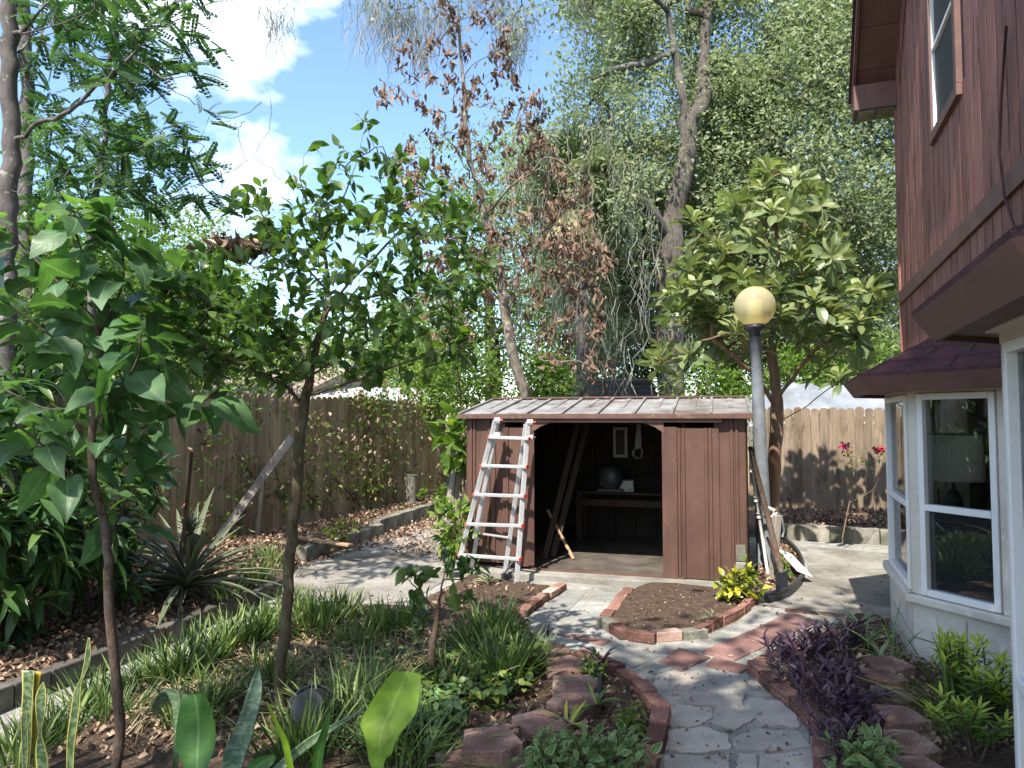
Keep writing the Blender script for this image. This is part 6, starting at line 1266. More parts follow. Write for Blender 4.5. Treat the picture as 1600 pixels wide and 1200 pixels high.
for u, v, Y, rad, n, lab, mat, ls in ((740, 600, 12.0, (.75, .6, .85), 70, 'bright green bush leaning over the left end of the shed', 'sunny', .09), (865, 600, 13.6, (.55, .5, .6), 50, 'leafy bush behind the middle of the shed roof', 'sunny', .13), (690, 600, 14.2, (.9, .6, .8), 70, 'yellowish bush at the corner of the dark fence', 'sunny', .10),
    (1110, 600, 13.0, (.8, .6, .6), 60, 'bush showing under the loquat left of the lamp post', 'sunny', .10), (985, 545, 21.5, (1.8, .8, 1.1), 100, 'glossy bush over the dark blue shed roof', 'citrus', .16), (1345, 575, 16.2, (1.2, .7, .8), 70, 'green bush between the tarpaulin and the loquat', 'sunny', .14), (1240, 590, 15.6, (.9, .7, .7), 60, 'small bush at the left end of the tarpaulin', 'sunny', .12)):
    c = P(u, v, Y); bush('bush', lab, (c[0], c[1], -.05), c, rad, n, 26, ls, mat, crad=.3)
c = P(640, 560, 15.6); bush('bush', 'thin leaved bush beyond the far corner of the fence', (c[0], c[1], -.05), c, (1.3, .8, 1.1), 80, 26, .12, 'sunny', crad=.35)
for u, v, Y, rad, n, lab, mat, ls in ((335, 530, 12.2, (1.2, .8, 1.0), 90, 'leafy bush rising over the left fence behind the lemon tree', 'sunny', .12), (215, 520, 10.2, (1.1, .7, 1.2), 100, 'dense bush over the left fence behind the large leaved shrub', 'citrus', .12), (90, 480, 8.6, (1.0, .6, 1.2), 90, 'dark bush at the left fence behind the grey trunk', 'citrus', .12), (455, 555, 15.0, (1.2, .8, .8), 70, 'far bush over the left fence beside the tan roof', 'sunny', .12)):
    c = P(u, v, Y); bush('bush', lab, (c[0], c[1], -.05), c, rad, n, 26, ls, mat, crad=.3, group='bushes over the left fence')
# plants at the left end of the shed
c = P(710, 860, 7.9); bush('leafy_shrub', 'bright leafy shrub between left path and ladder', (c[0], c[1]+.05, .05), c+np.array([0, 0, .2]), (.2, .18, .40), 26, 8, .13, 'sunny', crad=.12, group='shrubs by the shed')
c = P(718, 690, 8.9); bush('leafy_shrub', 'big leaved climber beside the upper left corner of the shed', (c[0], c[1], .05), c, (.2, .15, .38), 16, 7, .20, 'sunny', crad=.16, tpl=T_wide, group='shrubs by the shed')
# creepers on the dark fence
cr = tree_root('creeper', yard(.12, 4.5).tolist()+[.15], 'green creeper climbing the dark fence near its far corner', 'creeper'); sk = Skel(np.array([*yard(.12, 4.5), .15])); tg = []
for t0, t1, z0, z1, m in ((1.0, 5.5, .4, 2.2, 95), (2.4, 3.6, .3, 2.2, 30), (6.0, 7.0, .3, 2.0, 22)):
    for _ in range(m): tg.append(np.array([*yard(.07, rg.uniform(t0, t1)), rg.uniform(z0, z1)]))
sk.fill(np.array(tg), step=.12, jit=.02); sk.radii(.02, .003); sk.mesh('vine', Mt['bark_dark'], cr, base=cr.location, k=5)
tp = np.array([sk.p[i] for i in sk.tips]); c = np.repeat(tp, 9, 0)+rg.normal(size=(len(tp)*9, 3))*np.array([.09, .09, .1])+np.array([A[0], A[1], 0])*.05; n = len(c)
leaves('foliage', T_ovs, c, rg.normal(size=(n, 3))-UP*.6, np.array([A[0], A[1], .4])+rg.normal(size=(n, 3))*.4, rg.uniform(.05, .10, n), Mt['sunny'], cr, base=cr.location)
tp = np.array(tg)[::2]; c = np.repeat(tp, 12, 0)+rg.normal(size=(len(tp)*12, 3))*.13; n = len(c); leaves('dry_leaves', T_dead, c, rg.normal(size=(n, 3))-UP, rvec(n), rg.uniform(.05, .1, n), Mt['litter'], cr, base=cr.location)
# rose against the pale fence
bs_ = G(1316, 842, .15); rs = tree_root('rose_bush', bs_, 'thin rose bush with two deep pink blooms before the pale fence', 'rose'); sk = Skel(bs_); sk.curve([P(1330, 770, bs_[1]), P(1334, 730, bs_[1]), P(1322, 700, bs_[1])], 0, n=4); sk.curve([P(1368, 760, bs_[1]), P(1374, 712, bs_[1])], sk.nearest(P(1326, 790, bs_[1])), n=4)
sk.fill(np.array([P(u, v, bs_[1]+rg.uniform(-.1, .1)) for u, v in ((1318, 715), (1330, 720), (1345, 725), (1355, 730), (1335, 705), (1372, 715), (1380, 720), (1325, 725))]), step=.06, jit=.006); sk.radii(.009, .003); sk.mesh('stem', Mt['bark_loquat'], rs, base=bs_, k=5)
c = np.repeat(np.array([sk.p[i] for i in sk.tips]), 10, 0); c = c+rg.normal(size=c.shape)*.05; leaves('foliage', T_ovs, c, rvec(len(c)), UP+rg.normal(size=c.shape)*.4, rg.uniform(.035, .06, len(c)), Mt['sunny'], rs, base=bs_)
for q, mt_ in ((P(1320, 697, bs_[1]), 'pink'), (P(1375, 704, bs_[1]), 'red')): c = q+rg.normal(size=(26, 3))*.02; o = leaves('flower', T_wide, c, rvec(26), rvec(26), .05, Mt[mt_], rs, base=bs_)
# ================================================================ planting of the near beds
def gzv(x, y):
    z = np.zeros(len(x)); done = np.zeros(len(x), bool)
    for poly, zf in HF:
        m = (poly_dist(x, y, poly) > 0) & ~done
        if m.any(): z[m] = zf(x[m], y[m]); done |= m
    return z
T_grs = blade(GRS, .025, fold=.5, droop=.22)
T_grs_lax = blade(GRS, .017, fold=.5, droop=.75)
def tuft(u, v, h, spread, n, label, mat='grass', lax=False, name='grass_tuft', group='grass tufts in the main bed', tpl=None, dry=.06):
    p = gxy(u, v); c = p+np.concatenate([rg.normal(size=(n, 2))*spread*.45, np.zeros((n, 1))], 1); c[:, 2] -= .02
    out = np.concatenate([(c-p)[:, :2]/spread*.55+rg.normal(size=(n, 2))*.22, np.ones((n, 1))], 1)
    o = leaves(name, tpl or (T_grs_lax if lax else T_grs), c, out, np.concatenate([-out[:, :2], np.full((n, 1), .25)], 1)+rg.normal(size=(n, 3))*.3, rg.uniform(h*.55, h*1.15, n), Mt[mat], base=p)
    o.location = p; tag(o, label, 'grass', group); return o
for i, (u, v, h, s, n, lab) in enumerate([
    (225, 1078, .26, .17, 150, 'leftmost grass tuft behind the reddish shrub trunk'), (275, 1062, .30, .18, 170, 'grass tuft just right of the reddish shrub trunk'), (325, 1030, .30, .18, 170, 'broad upright grass tuft left of the lemon trunk'),
    (375, 1005, .28, .18, 160, 'grass tuft in the back row left of the lemon trunk'), (415, 990, .27, .15, 130, 'grass tuft touching the left side of the lemon trunk'), (490, 985, .30, .19, 190, 'dense grass tuft right of the lemon trunk'),
    (525, 968, .29, .16, 150, 'grass tuft in the back row between lemon trunk and patio'), (600, 985, .28, .15, 150, 'grass tuft at the patio edge beside the sapling'), (640, 975, .22, .12, 100, 'small grass tuft at the patio edge nearest the sapling'),
    (770, 1000, .32, .18, 230, 'tall dense grass tuft behind the wall blocks'), (792, 1060, .32, .18, 260, 'brightest dense grass tuft in front of another by the wall blocks'), (735, 1015, .24, .14, 120, 'grass tuft close behind the sapling'),
    (540, 1130, .34, .22, 190, 'dark lax grass tuft right of the black pot'), (590, 1090, .30, .17, 120, 'dark lax grass tuft behind the lime green leaf'), (640, 1190, .3, .2, 150, 'dark grass tuft at the lower edge under the lime green leaf'),
    (90, 1150, .24, .16, 130, 'grass tuft among the yellow edged leaves at lower left'), (25, 1190, .26, .14, 140, 'bright grass tuft in the lower left corner'), (470, 1180, .28, .18, 130, 'shaded grass tuft in front of the black pot'),
    (330, 1095, .26, .17, 130, 'half flattened grass tuft in front of the upright ones'), (700, 1075, .24, .15, 110, 'grass tuft at the foot of the sapling'), (560, 1010, .22, .15, 90, 'thin grass tuft in the dry straw'), (180, 1120, .2, .14, 80, 'thin grass tuft left of the reddish trunk')
    , (150, 1105, .27, .16, 130, 'grass tuft at the edge of the grey strip left of the reddish trunk'), (455, 955, .26, .15, 130, 'grass tuft just behind the lemon trunk'), (300, 1130, .24, .15, 90, 'loose grass tuft behind the torn canna leaf'), (420, 1060, .24, .14, 110, 'grass tuft in the straw left of the lemon trunk'), (830, 1035, .22, .12, 110, 'bright grass tuft between brightest grass and wall blocks')]):
    tuft(u, v, h, s, n, lab, lax=('lax' in lab or 'flattened' in lab or 'dark' in lab))
for u, v, h, s, n, lab in ((400, 905, .28, .16, 90, 'grass tuft beside the pineapple leaves'), (425, 880, .26, .14, 80, 'grass tuft beyond the pineapple by the kerb'), (350, 930, .2, .14, 60, 'low grass tuft under the pineapple leaves')):
    tuft(u, v, h, s, n, lab, group='grass tufts in the pineapple bed')
# ---- scattered stuff
def scatter_px(poly, n): q = inpoly_px(poly, n); return np.array([G(u, v) for u, v in q])
def scat(name, pts, tpl, scale, mat, up=.8, rise=0.0, flat=.35, n_rep=1, **kw):
    p = np.repeat(pts, n_rep, 0) if n_rep > 1 else pts; p = p+np.concatenate([rg.normal(size=(len(p), 2))*.03, np.zeros((len(p), 1))], 1)
    p[:, 2] = gzv(p[:, 0], p[:, 1])+rise*rg.random(len(p))+.004; n = len(p); d = rg.normal(size=(n, 3))*np.array([1, 1, flat])
    o = leaves(name, tpl, p, d, UP+rg.normal(size=(n, 3))*(1-up), rg.uniform(*scale, n), Mt[mat], **kw); o['kind'] = 'stuff'; return o
MB_px = [(876, 930), (817, 968), (838, 1003), (905, 1035), (990, 1085), (1018, 1122), (1010, 1162), (990, 1200), (20, 1200), (215, 1088), (300, 1035), (450, 960), (640, 960), (728, 910)]
scat('leaf_litter', scatter_px(MB_px, 2600), T_dead, (.02, .06), 'litter', rise=.02)
scat('leaf_litter', scatter_px([(440, 925), (300, 985), (200, 1030), (0, 1105), (0, 1000), (150, 960), (300, 900), (420, 870)], 1700), T_dead, (.03, .075), 'litter', rise=.03)
p_ = np.array([[*(yard(0, rg.uniform(.2, 10))+A*rg.uniform(.1, 1.5)), 0] for _ in range(5200)]); scat('leaf_litter', p_, T_dead, (.03, .085), 'litter', rise=.04)
scat('leaf_litter', scatter_px([(560, 850), (600, 838), (692, 806), (725, 850), (735, 885), (640, 870)], 800), T_dead, (.025, .07), 'litter', rise=.02)
scat('leaf_litter', scatter_px([(1215, 812), (1400, 815), (1400, 848), (1230, 838)], 1300), T_dead, (.03, .08), 'litter', rise=.04)
scat('leaf_litter', scatter_px([(1172, 915), (1182, 934), (1222, 928), (1250, 908), (1243, 870), (1222, 852)], 300), T_dead, (.03, .08), 'litter', rise=.02)
scat('leaf_litter', scatter_px([(1190, 1052), (1270, 1010), (1385, 975), (1580, 1090), (1600, 1200), (1295, 1200), (1285, 1145)], 2200), T_dead, (.02, .055), 'litter', rise=.02)
scat('leaf_litter', scatter_px([(985, 930), (945, 975), (1000, 998), (1085, 992), (1170, 940), (1150, 922)], 260), T_dead, (.012, .03), 'litter', rise=.004)
scat('straw', scatter_px([(440, 1000), (600, 990), (720, 1010), (740, 1050), (640, 1090), (520, 1110), (430, 1090), (300, 1110), (250, 1160), (200, 1140), (300, 1060)], 1900), T_grs_lax, (.10, .26), 'straw', rise=.05, flat=.25)
scat('straw', scatter_px([(200, 1130), (420, 1050), (700, 1050), (760, 1120), (640, 1200), (250, 1200)], 800), T_grs_lax, (.10, .22), 'straw', rise=.03, flat=.2)
scat('ground_cover', scatter_px([(690, 1040), (830, 1010), (845, 1060), (830, 1100), (790, 1130), (720, 1140), (680, 1200), (560, 1200), (620, 1120), (660, 1080)], 520), T_wide, (.035, .07), 'cover', up=.6, rise=.12, n_rep=3)
scat('ground_cover', scatter_px([(500, 1010), (680, 1000), (680, 1080), (560, 1090), (480, 1060)], 120), T_wide, (.03, .05), 'cover', up=.6, rise=.08, n_rep=3)
scat('ground_cover', scatter_px([(640, 1120), (720, 1120), (700, 1200), (560, 1200), (590, 1150)], 200), T_ov, (.05, .09), 'bigleaf', up=.6, rise=.12, n_rep=2)
scat('leaf_litter', scatter_px([(640, 870), (725, 880), (640, 940), (470, 940), (470, 890)], 90), T_dead, (.02, .06), 'litter', rise=.004)
scat('leaf_litter', scatter_px([(1040, 1195), (1270, 1195), (1170, 1050), (1280, 960), (1390, 965), (1390, 870), (1265, 870), (1190, 945), (1085, 1005), (990, 1012), (935, 980), (975, 930), (890, 925), (830, 990), (980, 1060), (1040, 1120)], 330), T_dead, (.012, .045), 'litter', rise=.004)
scat('grass', scatter_px([(1004, 1086), (1034, 1122), (1028, 1165), (1005, 1200), (1018, 1200), (1042, 1162), (1046, 1122), (1010, 1078), (960, 1048)], 60), T_grs, (.02, .05), 'grass', rise=.0, flat=2.5)
# ---- rosettes and strap leaved plants
T_strap = blade(STR, .055, fold=.55, droop=.55); T_spid = blade(STR, .045, fold=.5, droop=.9)
def rosette(name, u, v, n, length, mat, label, cat='plant', tilt=(.15, 1.3), stem=0, tpl=None, group=None, w=1.0, spread=.012):
    p = gxy(u, v); r = tree_root(name, p, label, cat, group); t = rg.uniform(*tilt, n); a = np.arange(n)*2.4+rg.uniform(-.3, .3, n)
    d = np.stack([np.sin(t)*np.cos(a), np.sin(t)*np.sin(a), np.cos(t)], 1); c = p+np.array([0, 0, stem])+d*spread
    leaves('foliage', tpl or T_strap, c, d, UP+rg.normal(size=(n, 3))*.15-d*.2, rg.uniform(length*.6, length*1.1, n), Mt[mat], r, base=p, wscale=w)
    if stem: mb = MB(); mb.tube([(0, 0, -.02), (.005, .003, stem*.6), (0, 0, stem+.01)], .008, 7); mb.build('stem', Mt['bark_citrus'], r, smooth=True)
    return r
rosette('dracaena', 942, 1056, 11, .17, 'purple', 'small dark leaved plant on a thin stem beside the curved border', stem=.08, tilt=(.3, 1.3), group='small plants by the curved border', w=1.6)
rosette('dracaena', 933, 1118, 9, .14, 'cover', 'small pale green plant by the black edging strip', stem=.05, tilt=(.2, 1.2), group='small plants by the curved border', w=1.5)
rosette('dracaena', 856, 1008, 8, .15, 'purple', 'thin dark sprout before the grey paver path', stem=.08, tilt=(.2, 1.0), group='small plants by the curved border')
rosette('dracaena', 888, 1140, 14, .16, 'croton', 'yellow striped rosette among the variegated leaves', tilt=(.2, 1.2), group='small plants by the curved border', w=1.3)
for u, v, n, L_, lab in ((1345, 985, 34, .24, 'large spider plant at the far end of the purple bed'), (1356, 1012, 30, .22, 'spider plant beside the bay corner, second back'), (1300, 985, 18, .18, 'spider plant left of the large one'), (1218, 1054, 10, .10, 'tiny spider plant at the tip of the brick border'), (1113, 968, 16, .13, 'small spider plant in the bare soil bed'), (1375, 1030, 18, .2, 'lax spider plant hanging over the farthest wall block')):
    rosette('spider_plant', u, v, n, L_, 'spider', lab, tpl=T_spid, tilt=(.2, 1.25), group='spider plants')
for u, v, lab in ((765, 912, 'grey green tuft between the ladder feet'), (738, 905, 'small tuft left of the ladder feet')): rosette('strap_leaved_plant', u, v, 18, .18, 'spider', lab, tilt=(.1, 1.0), group='plants at the ladder')
rosette('purple_heart', 800, 905, 14, .15, 'purple', 'small purple plant at the right ladder foot', tilt=(.2, 1.3), group='purple leaved plants')
# purple plants
def purple(u, v, n, h, lab):
    h *= .62
    p = gxy(u, v); r = tree_root('purple_heart', p, lab, 'plant', 'purple leaved plants'); pos, d = [], []; mb = MB()
    for k in range(n):
        q = np.array([rg.normal()*.09, rg.normal()*.09, 0]); lean = rg.normal(size=2)*.28; hh = h*rg.uniform(.5, 1.1); e = q+np.array([lean[0]*hh, lean[1]*hh, hh]); mb.tube([q, (q+e)/2+np.array([0, 0, .01]), e], .004, 4)
        for m in range(7): f = .25+.75*m/6; a = m*2.6+k; pos.append(p+q+(e-q)*f); d.append(np.array([math.cos(a)*.7+lean[0], math.sin(a)*.7+lean[1], .55+.5*f]))
    mb.build('stem', Mt['purple_stem'], r, smooth=True); n = len(pos); leaves('foliage', T_lan, pos, d, UP+rg.normal(size=(n, 3))*.3, rg.uniform(.06, .11, n), Mt['purple'], r, base=p)
Mt['purple_stem'] = plain('purple_stem', (.10, .05, .09))
for u, v, n, h, lab in ((1245, 1035, 20, .22, 'purple plant at the left tip of the purple bed'), (1285, 1020, 18, .22, 'purple plant at the back middle of the bed'), (1320, 1010, 16, .22, 'purple plant touching the spider plants'), (1265, 1070, 20, .22, 'purple plant in the middle, close to the cored bricks'), (1305, 1060, 10, .16, 'sparse purple plant in the middle of the bed'), (1300, 1110, 18, .22, 'purple plant beside the middle wall block'), (1325, 1130, 12, .2, 'purple plant left of the large wall block'), (1330, 1175, 16, .24, 'nearest purple plant, tall and dark'), (1345, 1090, 7, .14, 'thin purple plant against the pale wall block')): purple(u, v, n, h, lab)
# yellow green narrow leaved shrubs under the bay windows
T_nar = blade(LAN, .10, droop=.2)
def yew(u, v, ctr, rad, n, lab, mat='yew'):
    p = gxy(u, v); r = tree_root('narrow_leaved_shrub', p, lab, 'shrub', 'shrubs under the bay windows'); pos, d = [], []; mb = MB()
    for k in range(n):
        q = np.array([rg.normal()*.03, rg.normal()*.03, 0]); e = np.array([rg.normal()*rad[0]*.6, rg.normal()*rad[1]*.6, ctr*rg.uniform(.55, 1.1)]); mid = (q+e)/2+np.array([0, 0, .05]); mb.tube([q, mid, e], [.007, .005, .003], 5)
        for m in range(26): f = .25+.75*m/25; a = m*2.4+k; x = (1-f)**2*q+2*f*(1-f)*mid+f*f*e; pos.append(p+x); d.append(np.array([math.cos(a), math.sin(a), .55+.5*(m > 20)]))
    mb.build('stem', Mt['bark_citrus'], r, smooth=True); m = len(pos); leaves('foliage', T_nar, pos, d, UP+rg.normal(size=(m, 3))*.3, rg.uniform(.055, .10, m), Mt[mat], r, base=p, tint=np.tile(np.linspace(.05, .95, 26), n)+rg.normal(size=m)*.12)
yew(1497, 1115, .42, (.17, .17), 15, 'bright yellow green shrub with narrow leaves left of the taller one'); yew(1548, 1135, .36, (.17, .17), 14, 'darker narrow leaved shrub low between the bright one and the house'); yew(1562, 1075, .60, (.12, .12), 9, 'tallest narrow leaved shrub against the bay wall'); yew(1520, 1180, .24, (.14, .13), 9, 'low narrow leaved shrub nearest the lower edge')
for u, v, h, s, n, lab in ((1485, 1125, .42, .12, 50, 'arching thin grass in the bright narrow leaved shrub'), (1395, 1040, .4, .06, 10, 'few long dry blades arching beside the bay corner'), (1425, 1198, .16, .06, 30, 'small blue green sprout at the lower edge by the nearest block')): tuft(u, v, h, s, n, lab, lax=True, group='grass under the bay windows')
# croton and variegated shrubs
def low(name, u, v, rad, n, per, ls, mat, lab, tpl=T_ovs, group='low leafy plants', h=None):
    p = gxy(u, v); return bush(name, lab, p, p+np.array([0, 0, rad[2]*.95]), rad, n, per, ls, mat, crad=.07, tpl=tpl, group=group, bark='bark_citrus', stems=3, cat='plant')
low('croton', 1138, 938, (.13, .12, .12), 22, 9, .085, 'croton', 'yellow green croton at the right front corner of the shed, left half', tpl=T_ov, group='crotons'); low('croton', 1164, 936, (.14, .12, .14), 24, 9, .085, 'croton', 'taller yellow green croton touching the black edging', tpl=T_ov, group='crotons')
for u, v, r_, lab in ((850, 1215, (.12, .11, .09), 'variegated plant at the lower edge, leftmost of three'), (905, 1212, (.14, .12, .10), 'variegated plant between two others at the lower edge'), (968, 1205, (.13, .12, .10), 'variegated plant nearest the curved brick border'), (1345, 1212, (.13, .12, .10), 'variegated plant at the lower edge below the purple plants')):
    low('variegated_plant', u, v, r_, 24, 9, .062, 'varieg', lab, tpl=T_ov, group='variegated plants')
for u, v, r_, mt_, ls, lab in ((535, 842, (.22, .16, .11), 'croton', .07, 'low yellow plant on the mulch by the left kerb'), (610, 792, (.4, .25, .14), 'sunny', .10, 'low leafy plant at the foot of the dark fence'), (505, 800, (.3, .2, .16), 'sunny', .10, 'leafy plant behind the board on the mulch'), (415, 822, (.25, .2, .25), 'sunny', .10, 'yellow green leafy plant under the leaning plank'), (305, 840, (.18, .18, .2), 'croton', .08, 'yellow tipped plant behind the pineapple'), (680, 790, (.4, .3, .2), 'sunny', .1, 'leafy plant at the far end of the left kerb'), (1225, 905, (.07, .07, .12), 'sunny', .05, 'tiny green plant in the bed at the lamp post'), (985, 1140, (.07, .07, .05), 'sunny', .03, 'tiny green seedling inside the curved border'), (920, 1062, (.06, .06, .06), 'cover', .045, 'tiny leafy seedling beside the half shaded wall block'), (820, 1060, (.1, .1, .09), 'cover', .07, 'yellow green leafy plant in front of the brightest grass')):
    low('low_plant', u, v, r_, 18, 9, ls, mt_, lab, tpl=T_ov)
# sapling
ps = gxy(678, 1055); rs2 = tree_root('sapling', ps, 'dark leaved sapling with a crooked stem in the middle of the main bed', 'sapling'); sk = Skel(ps); Ys = ps[1]
sk.curve([P(674, 1020, Ys), P(680, 980, Ys), (P(688, 935, Ys)), P(692, 905, Ys)], 0, n=4, jit=.003); j0 = sk.nearest(P(684, 960, Ys))
for s_, pts in (((684, 960), [(660, 930, -.05), (640, 908, -.08), (625, 898, -.08)]), ((690, 915), [(700, 880, .03), (705, 850, .04), (712, 820, .05)]), ((692, 905), [(725, 905, .05), (750, 900, .08)]), ((678, 985), [(655, 965, .05), (645, 950, .08)]), ((684, 955), [(715, 930, -.1), (735, 920, -.12)])): sk.curve([P(u, v, Ys+dy) for u, v, dy in pts], sk.nearest(P(*s_, Ys)), n=4, jit=.003)
sk.fill(np.array([P(u, v, Ys+rg.uniform(-.12, .12)) for u, v in ((630, 890), (645, 900), (660, 915), (650, 935), (700, 890), (720, 895), (745, 890), (735, 925), (640, 960), (665, 950), (700, 930), (690, 880), (715, 870), (655, 890), (730, 940), (708, 950), (662, 975))]), step=.05, jit=.004); sk.radii(.022, .002)
sk.mesh('stem', Mt['bark_dark'], rs2, base=ps, k=8, rough=.04); c = np.repeat(np.array([sk.p[i] for i in sk.tips]), 5, 0); n = len(c); c = c+rg.normal(size=c.shape)*.02
leaves('foliage', T_ov, c, rg.normal(size=(n, 3))+UP*.2, UP+rg.normal(size=(n, 3))*.4, rg.uniform(.07, .13, n), Mt['citrus'], rs2, base=ps)
# pineapple
pp_ = G(292, 928, .2); pa = tree_root('pineapple_plant', pp_, 'pineapple plant with long arching striped leaves and one green fruit', 'plant')
n = 62; t = np.concatenate([rg.uniform(.25, .8, 20), rg.uniform(.8, 1.45, 42)]); a = np.arange(n)*2.4; d = np.stack([np.sin(t)*np.cos(a), np.sin(t)*np.sin(a), np.cos(t)], 1)
T_pine = blade([(0, .9), (.2, 1), (.45, .95), (.7, .75), (.88, .4), (1, .03)], .032, fold=.8, droop=.38)
leaves('foliage', T_pine, pp_+d*.03+UP*.05, d, UP-d*.2+rg.normal(size=(n, 3))*.06, rg.uniform(.5, .95, n), Mt['pine'], pa, base=pp_)
fp = P(297, 866, pp_[1]-.05)-pp_; mb = MB(); mb.tube([(0, 0, 0), fp*.6, fp], .022, 10); mb.build('stem', Mt['pineskin'], pa, smooth=True)
mb = MB(); prof = [(.0, -.005), (.045, 0), (.072, .03), (.082, .08), (.078, .13), (.06, .165), (.02, .18)]; V = []
for j, (r_, z_) in enumerate(prof): pass
mb.lathe(prof, c=tuple(fp), k=26)
for k in range(8):
    for m in range(12):
        z_ = .012+k*.02; r_ = float(np.interp(z_, [q[1] for q in prof], [q[0] for q in prof])); a_ = 2*math.pi*(m+.5*(k % 2))/12; c_ = fp+np.array([math.cos(a_)*r_, math.sin(a_)*r_, z_]); mb.lathe([(.0, .010), (.008, .006), (.013, -.004), (.010, -.01)], c=tuple(c_), k=6)
fr_ = mb.build('fruit', Mt['pineskin'], pa, smooth=True)
n = 46; t = rg.uniform(.05, .8, n); a = np.arange(n)*2.4; d = np.stack([np.sin(t)*np.cos(a), np.sin(t)*np.sin(a), np.cos(t)], 1); leaves('crown_leaves', T_strap, pp_+fp+UP*.17+d*.01, d, UP-d*.3, rg.uniform(.09, .2, n), Mt['pine'], fr_, base=pp_, wscale=1.2)
# ---- broad leaves in the foreground
def leaf_rows(name, rows, Y, mat, parent, base, ox, oy, k=1/6, bulge=.22, lean=.0, tint=.5, foot=None, thick=0):
    """one leaf blade: left and right margins down its length, cupped across, each with its own distance"""
    V, U = [], []; nc = 7; m = len(rows); yl = Y if isinstance(Y, (list, tuple)) else (Y, Y)
    # resample smoothly
    q = np.array(rows, float); s0 = np.arange(m); s1 = np.linspace(0, m-1, (m-1)*4+1); q = np.stack([np.interp(s1, s0, q[:, i]) for i in range(4)], 1)
    for _ in range(2): q[1:-1] = (q[:-2]+2*q[1:-1]+q[2:])/4
    n = len(q)
    for i, (a, b, c, d) in enumerate(q):
        f = i/(n-1); y = yl[0]*(1-f)+yl[1]*f; l = P(ox+a*k, oy+b*k, y); r = P(ox+c*k, oy+d*k, y); w = np.linalg.norm(r-l)
        for j in range(nc):
            x = j/(nc-1)*2-1; p = (l+r)/2+(r-l)/2*x; p[1] += bulge*w*(1-x*x)*.5; V.append(p); U.append((x, 1-f, 0))
    if foot is not None:
        c = (V[-1]+V[-nc])/2; g_ = np.array([c[0]+foot[0], c[1]+foot[1], gz(c[0], c[1])-.02])
        for j in range(nc): x = j/(nc-1)*2-1; V.append(g_+np.array([x*.014, .01*(1-x*x), 0])); U.append((x, 0, 0))
        n += 1
    Fq = [(i*nc+j, i*nc+j+1, (i+1)*nc+j+1, (i+1)*nc+j) for i in range(n-1) for j in range(nc-1)]
    o = mesh_np(name, np.array(V)-np.asarray(base), np.array(Fq), Mt[mat], parent, tint=np.full(len(V), tint), luv=np.array(U))
    if thick: md = o.modifiers.new('thick', 'SOLIDIFY'); md.thickness = thick; md.offset = 0
    return o
Mt['yellowleaf'] = leafmat('yellowleaf', (.5, .38, .04), (.5, .38, .04), (.5, .38, .04), trans=.2)
b = np.array([(38-800)/F*3.3, 3.3, .03]); r = tree_root('snake_plant', b, 'snake plant with cut off broad leaf and yellow margins at lower left', 'snake plant', 'snake plants')
leaf_rows('leaf', [(205, 285, 325, 290), (210, 500, 312, 500), (195, 660, 305, 670), (208, 900, 300, 900), (180, 1040, 290, 1050), (170, 1250, 270, 1250)], 3.32, 'snake_edge', r, b, 0, 1000, tint=.1, foot=(0, 0), thick=.004)
leaf_rows('leaf', [(330, 292, 388, 300), (322, 480, 356, 470), (305, 800, 345, 800), (308, 1000, 334, 1000), (318, 1200, 332, 1200)], 3.34, 'yellowleaf', r, b, 0, 1000, foot=(-.01, 0), thick=.003)
leaf_rows('leaf', [(402, 395, 408, 398), (352, 470, 430, 460), (328, 545, 436, 530), (330, 650, 430, 660), (345, 760, 408, 770), (358, 860, 386, 870), (335, 990, 420, 985), (330, 1090, 450, 1090), (345, 1250, 460, 1250)], 3.26, 'snake_edge', r, b, 0, 1000, tint=.9, foot=(-.02, .02), thick=.004)
leaf_rows('leaf', [(215, 670, 245, 663), (190, 720, 256, 720), (200, 900, 266, 900), (205, 1100, 262, 1100), (210, 1250, 250, 1250)], 3.27, 'snake_edge', r, b, 0, 1000, tint=.3, foot=(.02, .02), thick=.004)
b = np.array([(110-800)/F*3.3, 3.3, .03]); r = tree_root('snake_plant', b, 'single tall twisted snake plant leaf left of the reddish trunk', 'snake plant', 'snake plants')
leaf_rows('leaf', [(825, -20, 840, -20), (805, 70, 856, 80), (790, 200, 850, 200), (760, 340, 802, 315), (738, 405, 768, 385), (690, 480, 756, 470), (668, 620, 752, 640), (640, 800, 727, 800), (622, 1000, 697, 1000), (625, 1250, 690, 1250)], 3.3, 'snake_edge', r, b, 0, 1000, tint=.8, foot=(0, 0), thick=.004)
b = np.array([(305-800)/F*3.05, 3.05, .03]); r = tree_root('canna', b, 'broad mid green canna leaf with a torn tip at the lower edge', 'canna', 'broad leaved plants at the lower edge')
leaf_rows('leaf', [(270, 500, 300, 520), (258, 560, 470, 470), (245, 620, 525, 600), (215, 800, 580, 800), (203, 950, 586, 930), (220, 1050, 560, 1060), (255, 1140, 525, 1150), (330, 1280, 470, 1280)], (3.1, 3.0), 'canna', r, b, 240, 1000, foot=(0, .03), bulge=.3)
b = np.array([(365-800)/F*3.2, 3.2, .03]); r = tree_root('snake_plant', b, 'stout grey green snake plant leaf leaning right beside the torn canna', 'snake plant', 'snake plants')
leaf_rows('leaf', [(965, 272, 1000, 280), (920, 370, 1020, 400), (872, 500, 1015, 520), (832, 640, 985, 660), (792, 760, 950, 790), (742, 880, 925, 900), (672, 1020, 880, 1040), (642, 1130, 850, 1130), (640, 1270, 800, 1270)], (3.36, 3.16), 'snake', r, b, 240, 1000, tint=.6, foot=(-.04, 0), bulge=.35, thick=.006)
b = np.array([(275-800)/F*3.3, 3.3, .03]); r = tree_root('snake_plant', b, 'folded snake plant leaf bent to the left behind the torn canna', 'snake plant', 'snake plants')
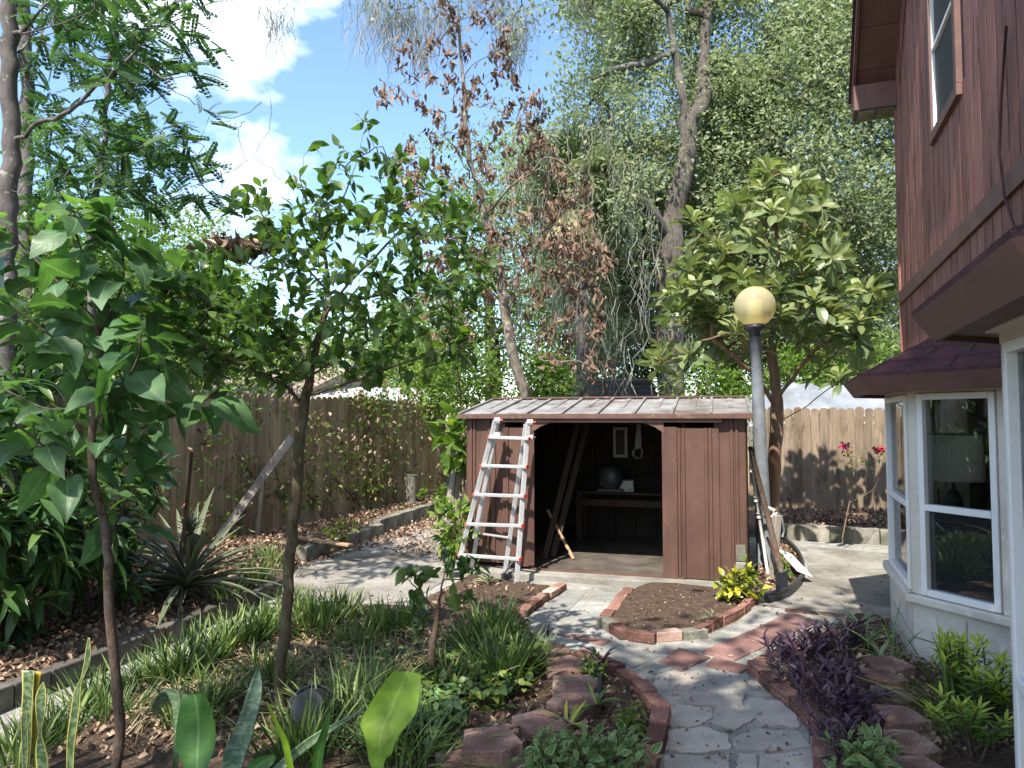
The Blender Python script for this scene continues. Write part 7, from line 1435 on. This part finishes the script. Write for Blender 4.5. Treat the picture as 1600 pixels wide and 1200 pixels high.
leaf_rows('leaf', [(70, 470, 120, 452), (110, 480, 230, 470), (160, 565, 264, 560), (185, 720, 235, 720), (190, 900, 222, 900)], 3.32, 'snake', r, b, 240, 1000, tint=.8, foot=(0, 0), thick=.004)
leaf_rows('leaf', [(0, 700, 10, 720), (-20, 620, 70, 640), (20, 540, 130, 560), (70, 480, 150, 500)], (3.45, 3.33), 'snake', r, b, 240, 1000, tint=.0, thick=.004)
b = np.array([(450-800)/F*3.15, 3.15, .03]); r = tree_root('canna', b, 'narrow bright rolled canna leaf right of the stout snake plant leaf', 'canna', 'broad leaved plants at the lower edge')
leaf_rows('leaf', [(1052, 588, 1078, 588), (1090, 680, 1132, 700), (1150, 820, 1202, 830), (1200, 950, 1262, 930), (1230, 1100, 1292, 1090), (1262, 1270, 1330, 1270)], 3.15, 'lime', r, b, 240, 1000, foot=(.02, 0), bulge=.5)
leaf_rows('leaf', [(1130, 1068, 1142, 1118), (1010, 1085, 1120, 1160), (885, 1150, 1040, 1235), (860, 1280, 960, 1290)], (3.1, 3.05), 'canna', r, b, 240, 1000, foot=(.05, .03))
leaf_rows('leaf', [(60, 1180, 200, 1205), (55, 1230, 230, 1240), (100, 1300, 240, 1300)], 3.05, 'canna', r, b, 240, 1000, foot=(.3, .03)) if False else None
b = np.array([(430-800)/F*3.2, 3.2, .03]); r = tree_root('snake_plant', b, 'long pale snake plant leaf lying low toward the lime green leaf', 'snake plant', 'snake plants')
leaf_rows('leaf', [(1990, 628, 1994, 636), (1800, 735, 1812, 765), (1560, 848, 1602, 905), (1430, 930, 1472, 1010), (1290, 1040, 1332, 1115), (1130, 1185, 1260, 1215), (1040, 1290, 1180, 1300)], (3.35, 3.15), 'snake', r, b, 240, 1000, tint=1.0, foot=(0, 0), bulge=.3, thick=.005)
b = np.array([(495-800)/F*3.1, 3.1, .03]); r = tree_root('canna', b, 'upright pointed canna leaf below the black pot', 'canna', 'broad leaved plants at the lower edge')
leaf_rows('leaf', [(212, 678, 218, 680), (150, 800, 206, 810), (92, 950, 176, 960), (52, 1080, 150, 1090), (25, 1270, 130, 1270)], 3.1, 'canna', r, b, 480, 1000, foot=(0, 0), bulge=.5)
b = np.array([(590-800)/F*3.05, 3.05, .03]); r = tree_root('canna', b, 'lime green sunlit canna leaf with a cut top at the lower edge', 'canna', 'broad leaved plants at the lower edge')
leaf_rows('leaf', [(810, 288, 1068, 322), (740, 370, 1066, 420), (650, 500, 1056, 500), (572, 620, 1040, 600), (520, 720, 1022, 690), (492, 800, 950, 780), (528, 880, 862, 890), (553, 960, 812, 990), (565, 1060, 792, 1075), (582, 1150, 728, 1115), (640, 1280, 700, 1270)], (3.2, 3.0), 'lime', r, b, 480, 1000, foot=(0, .02), bulge=.16)
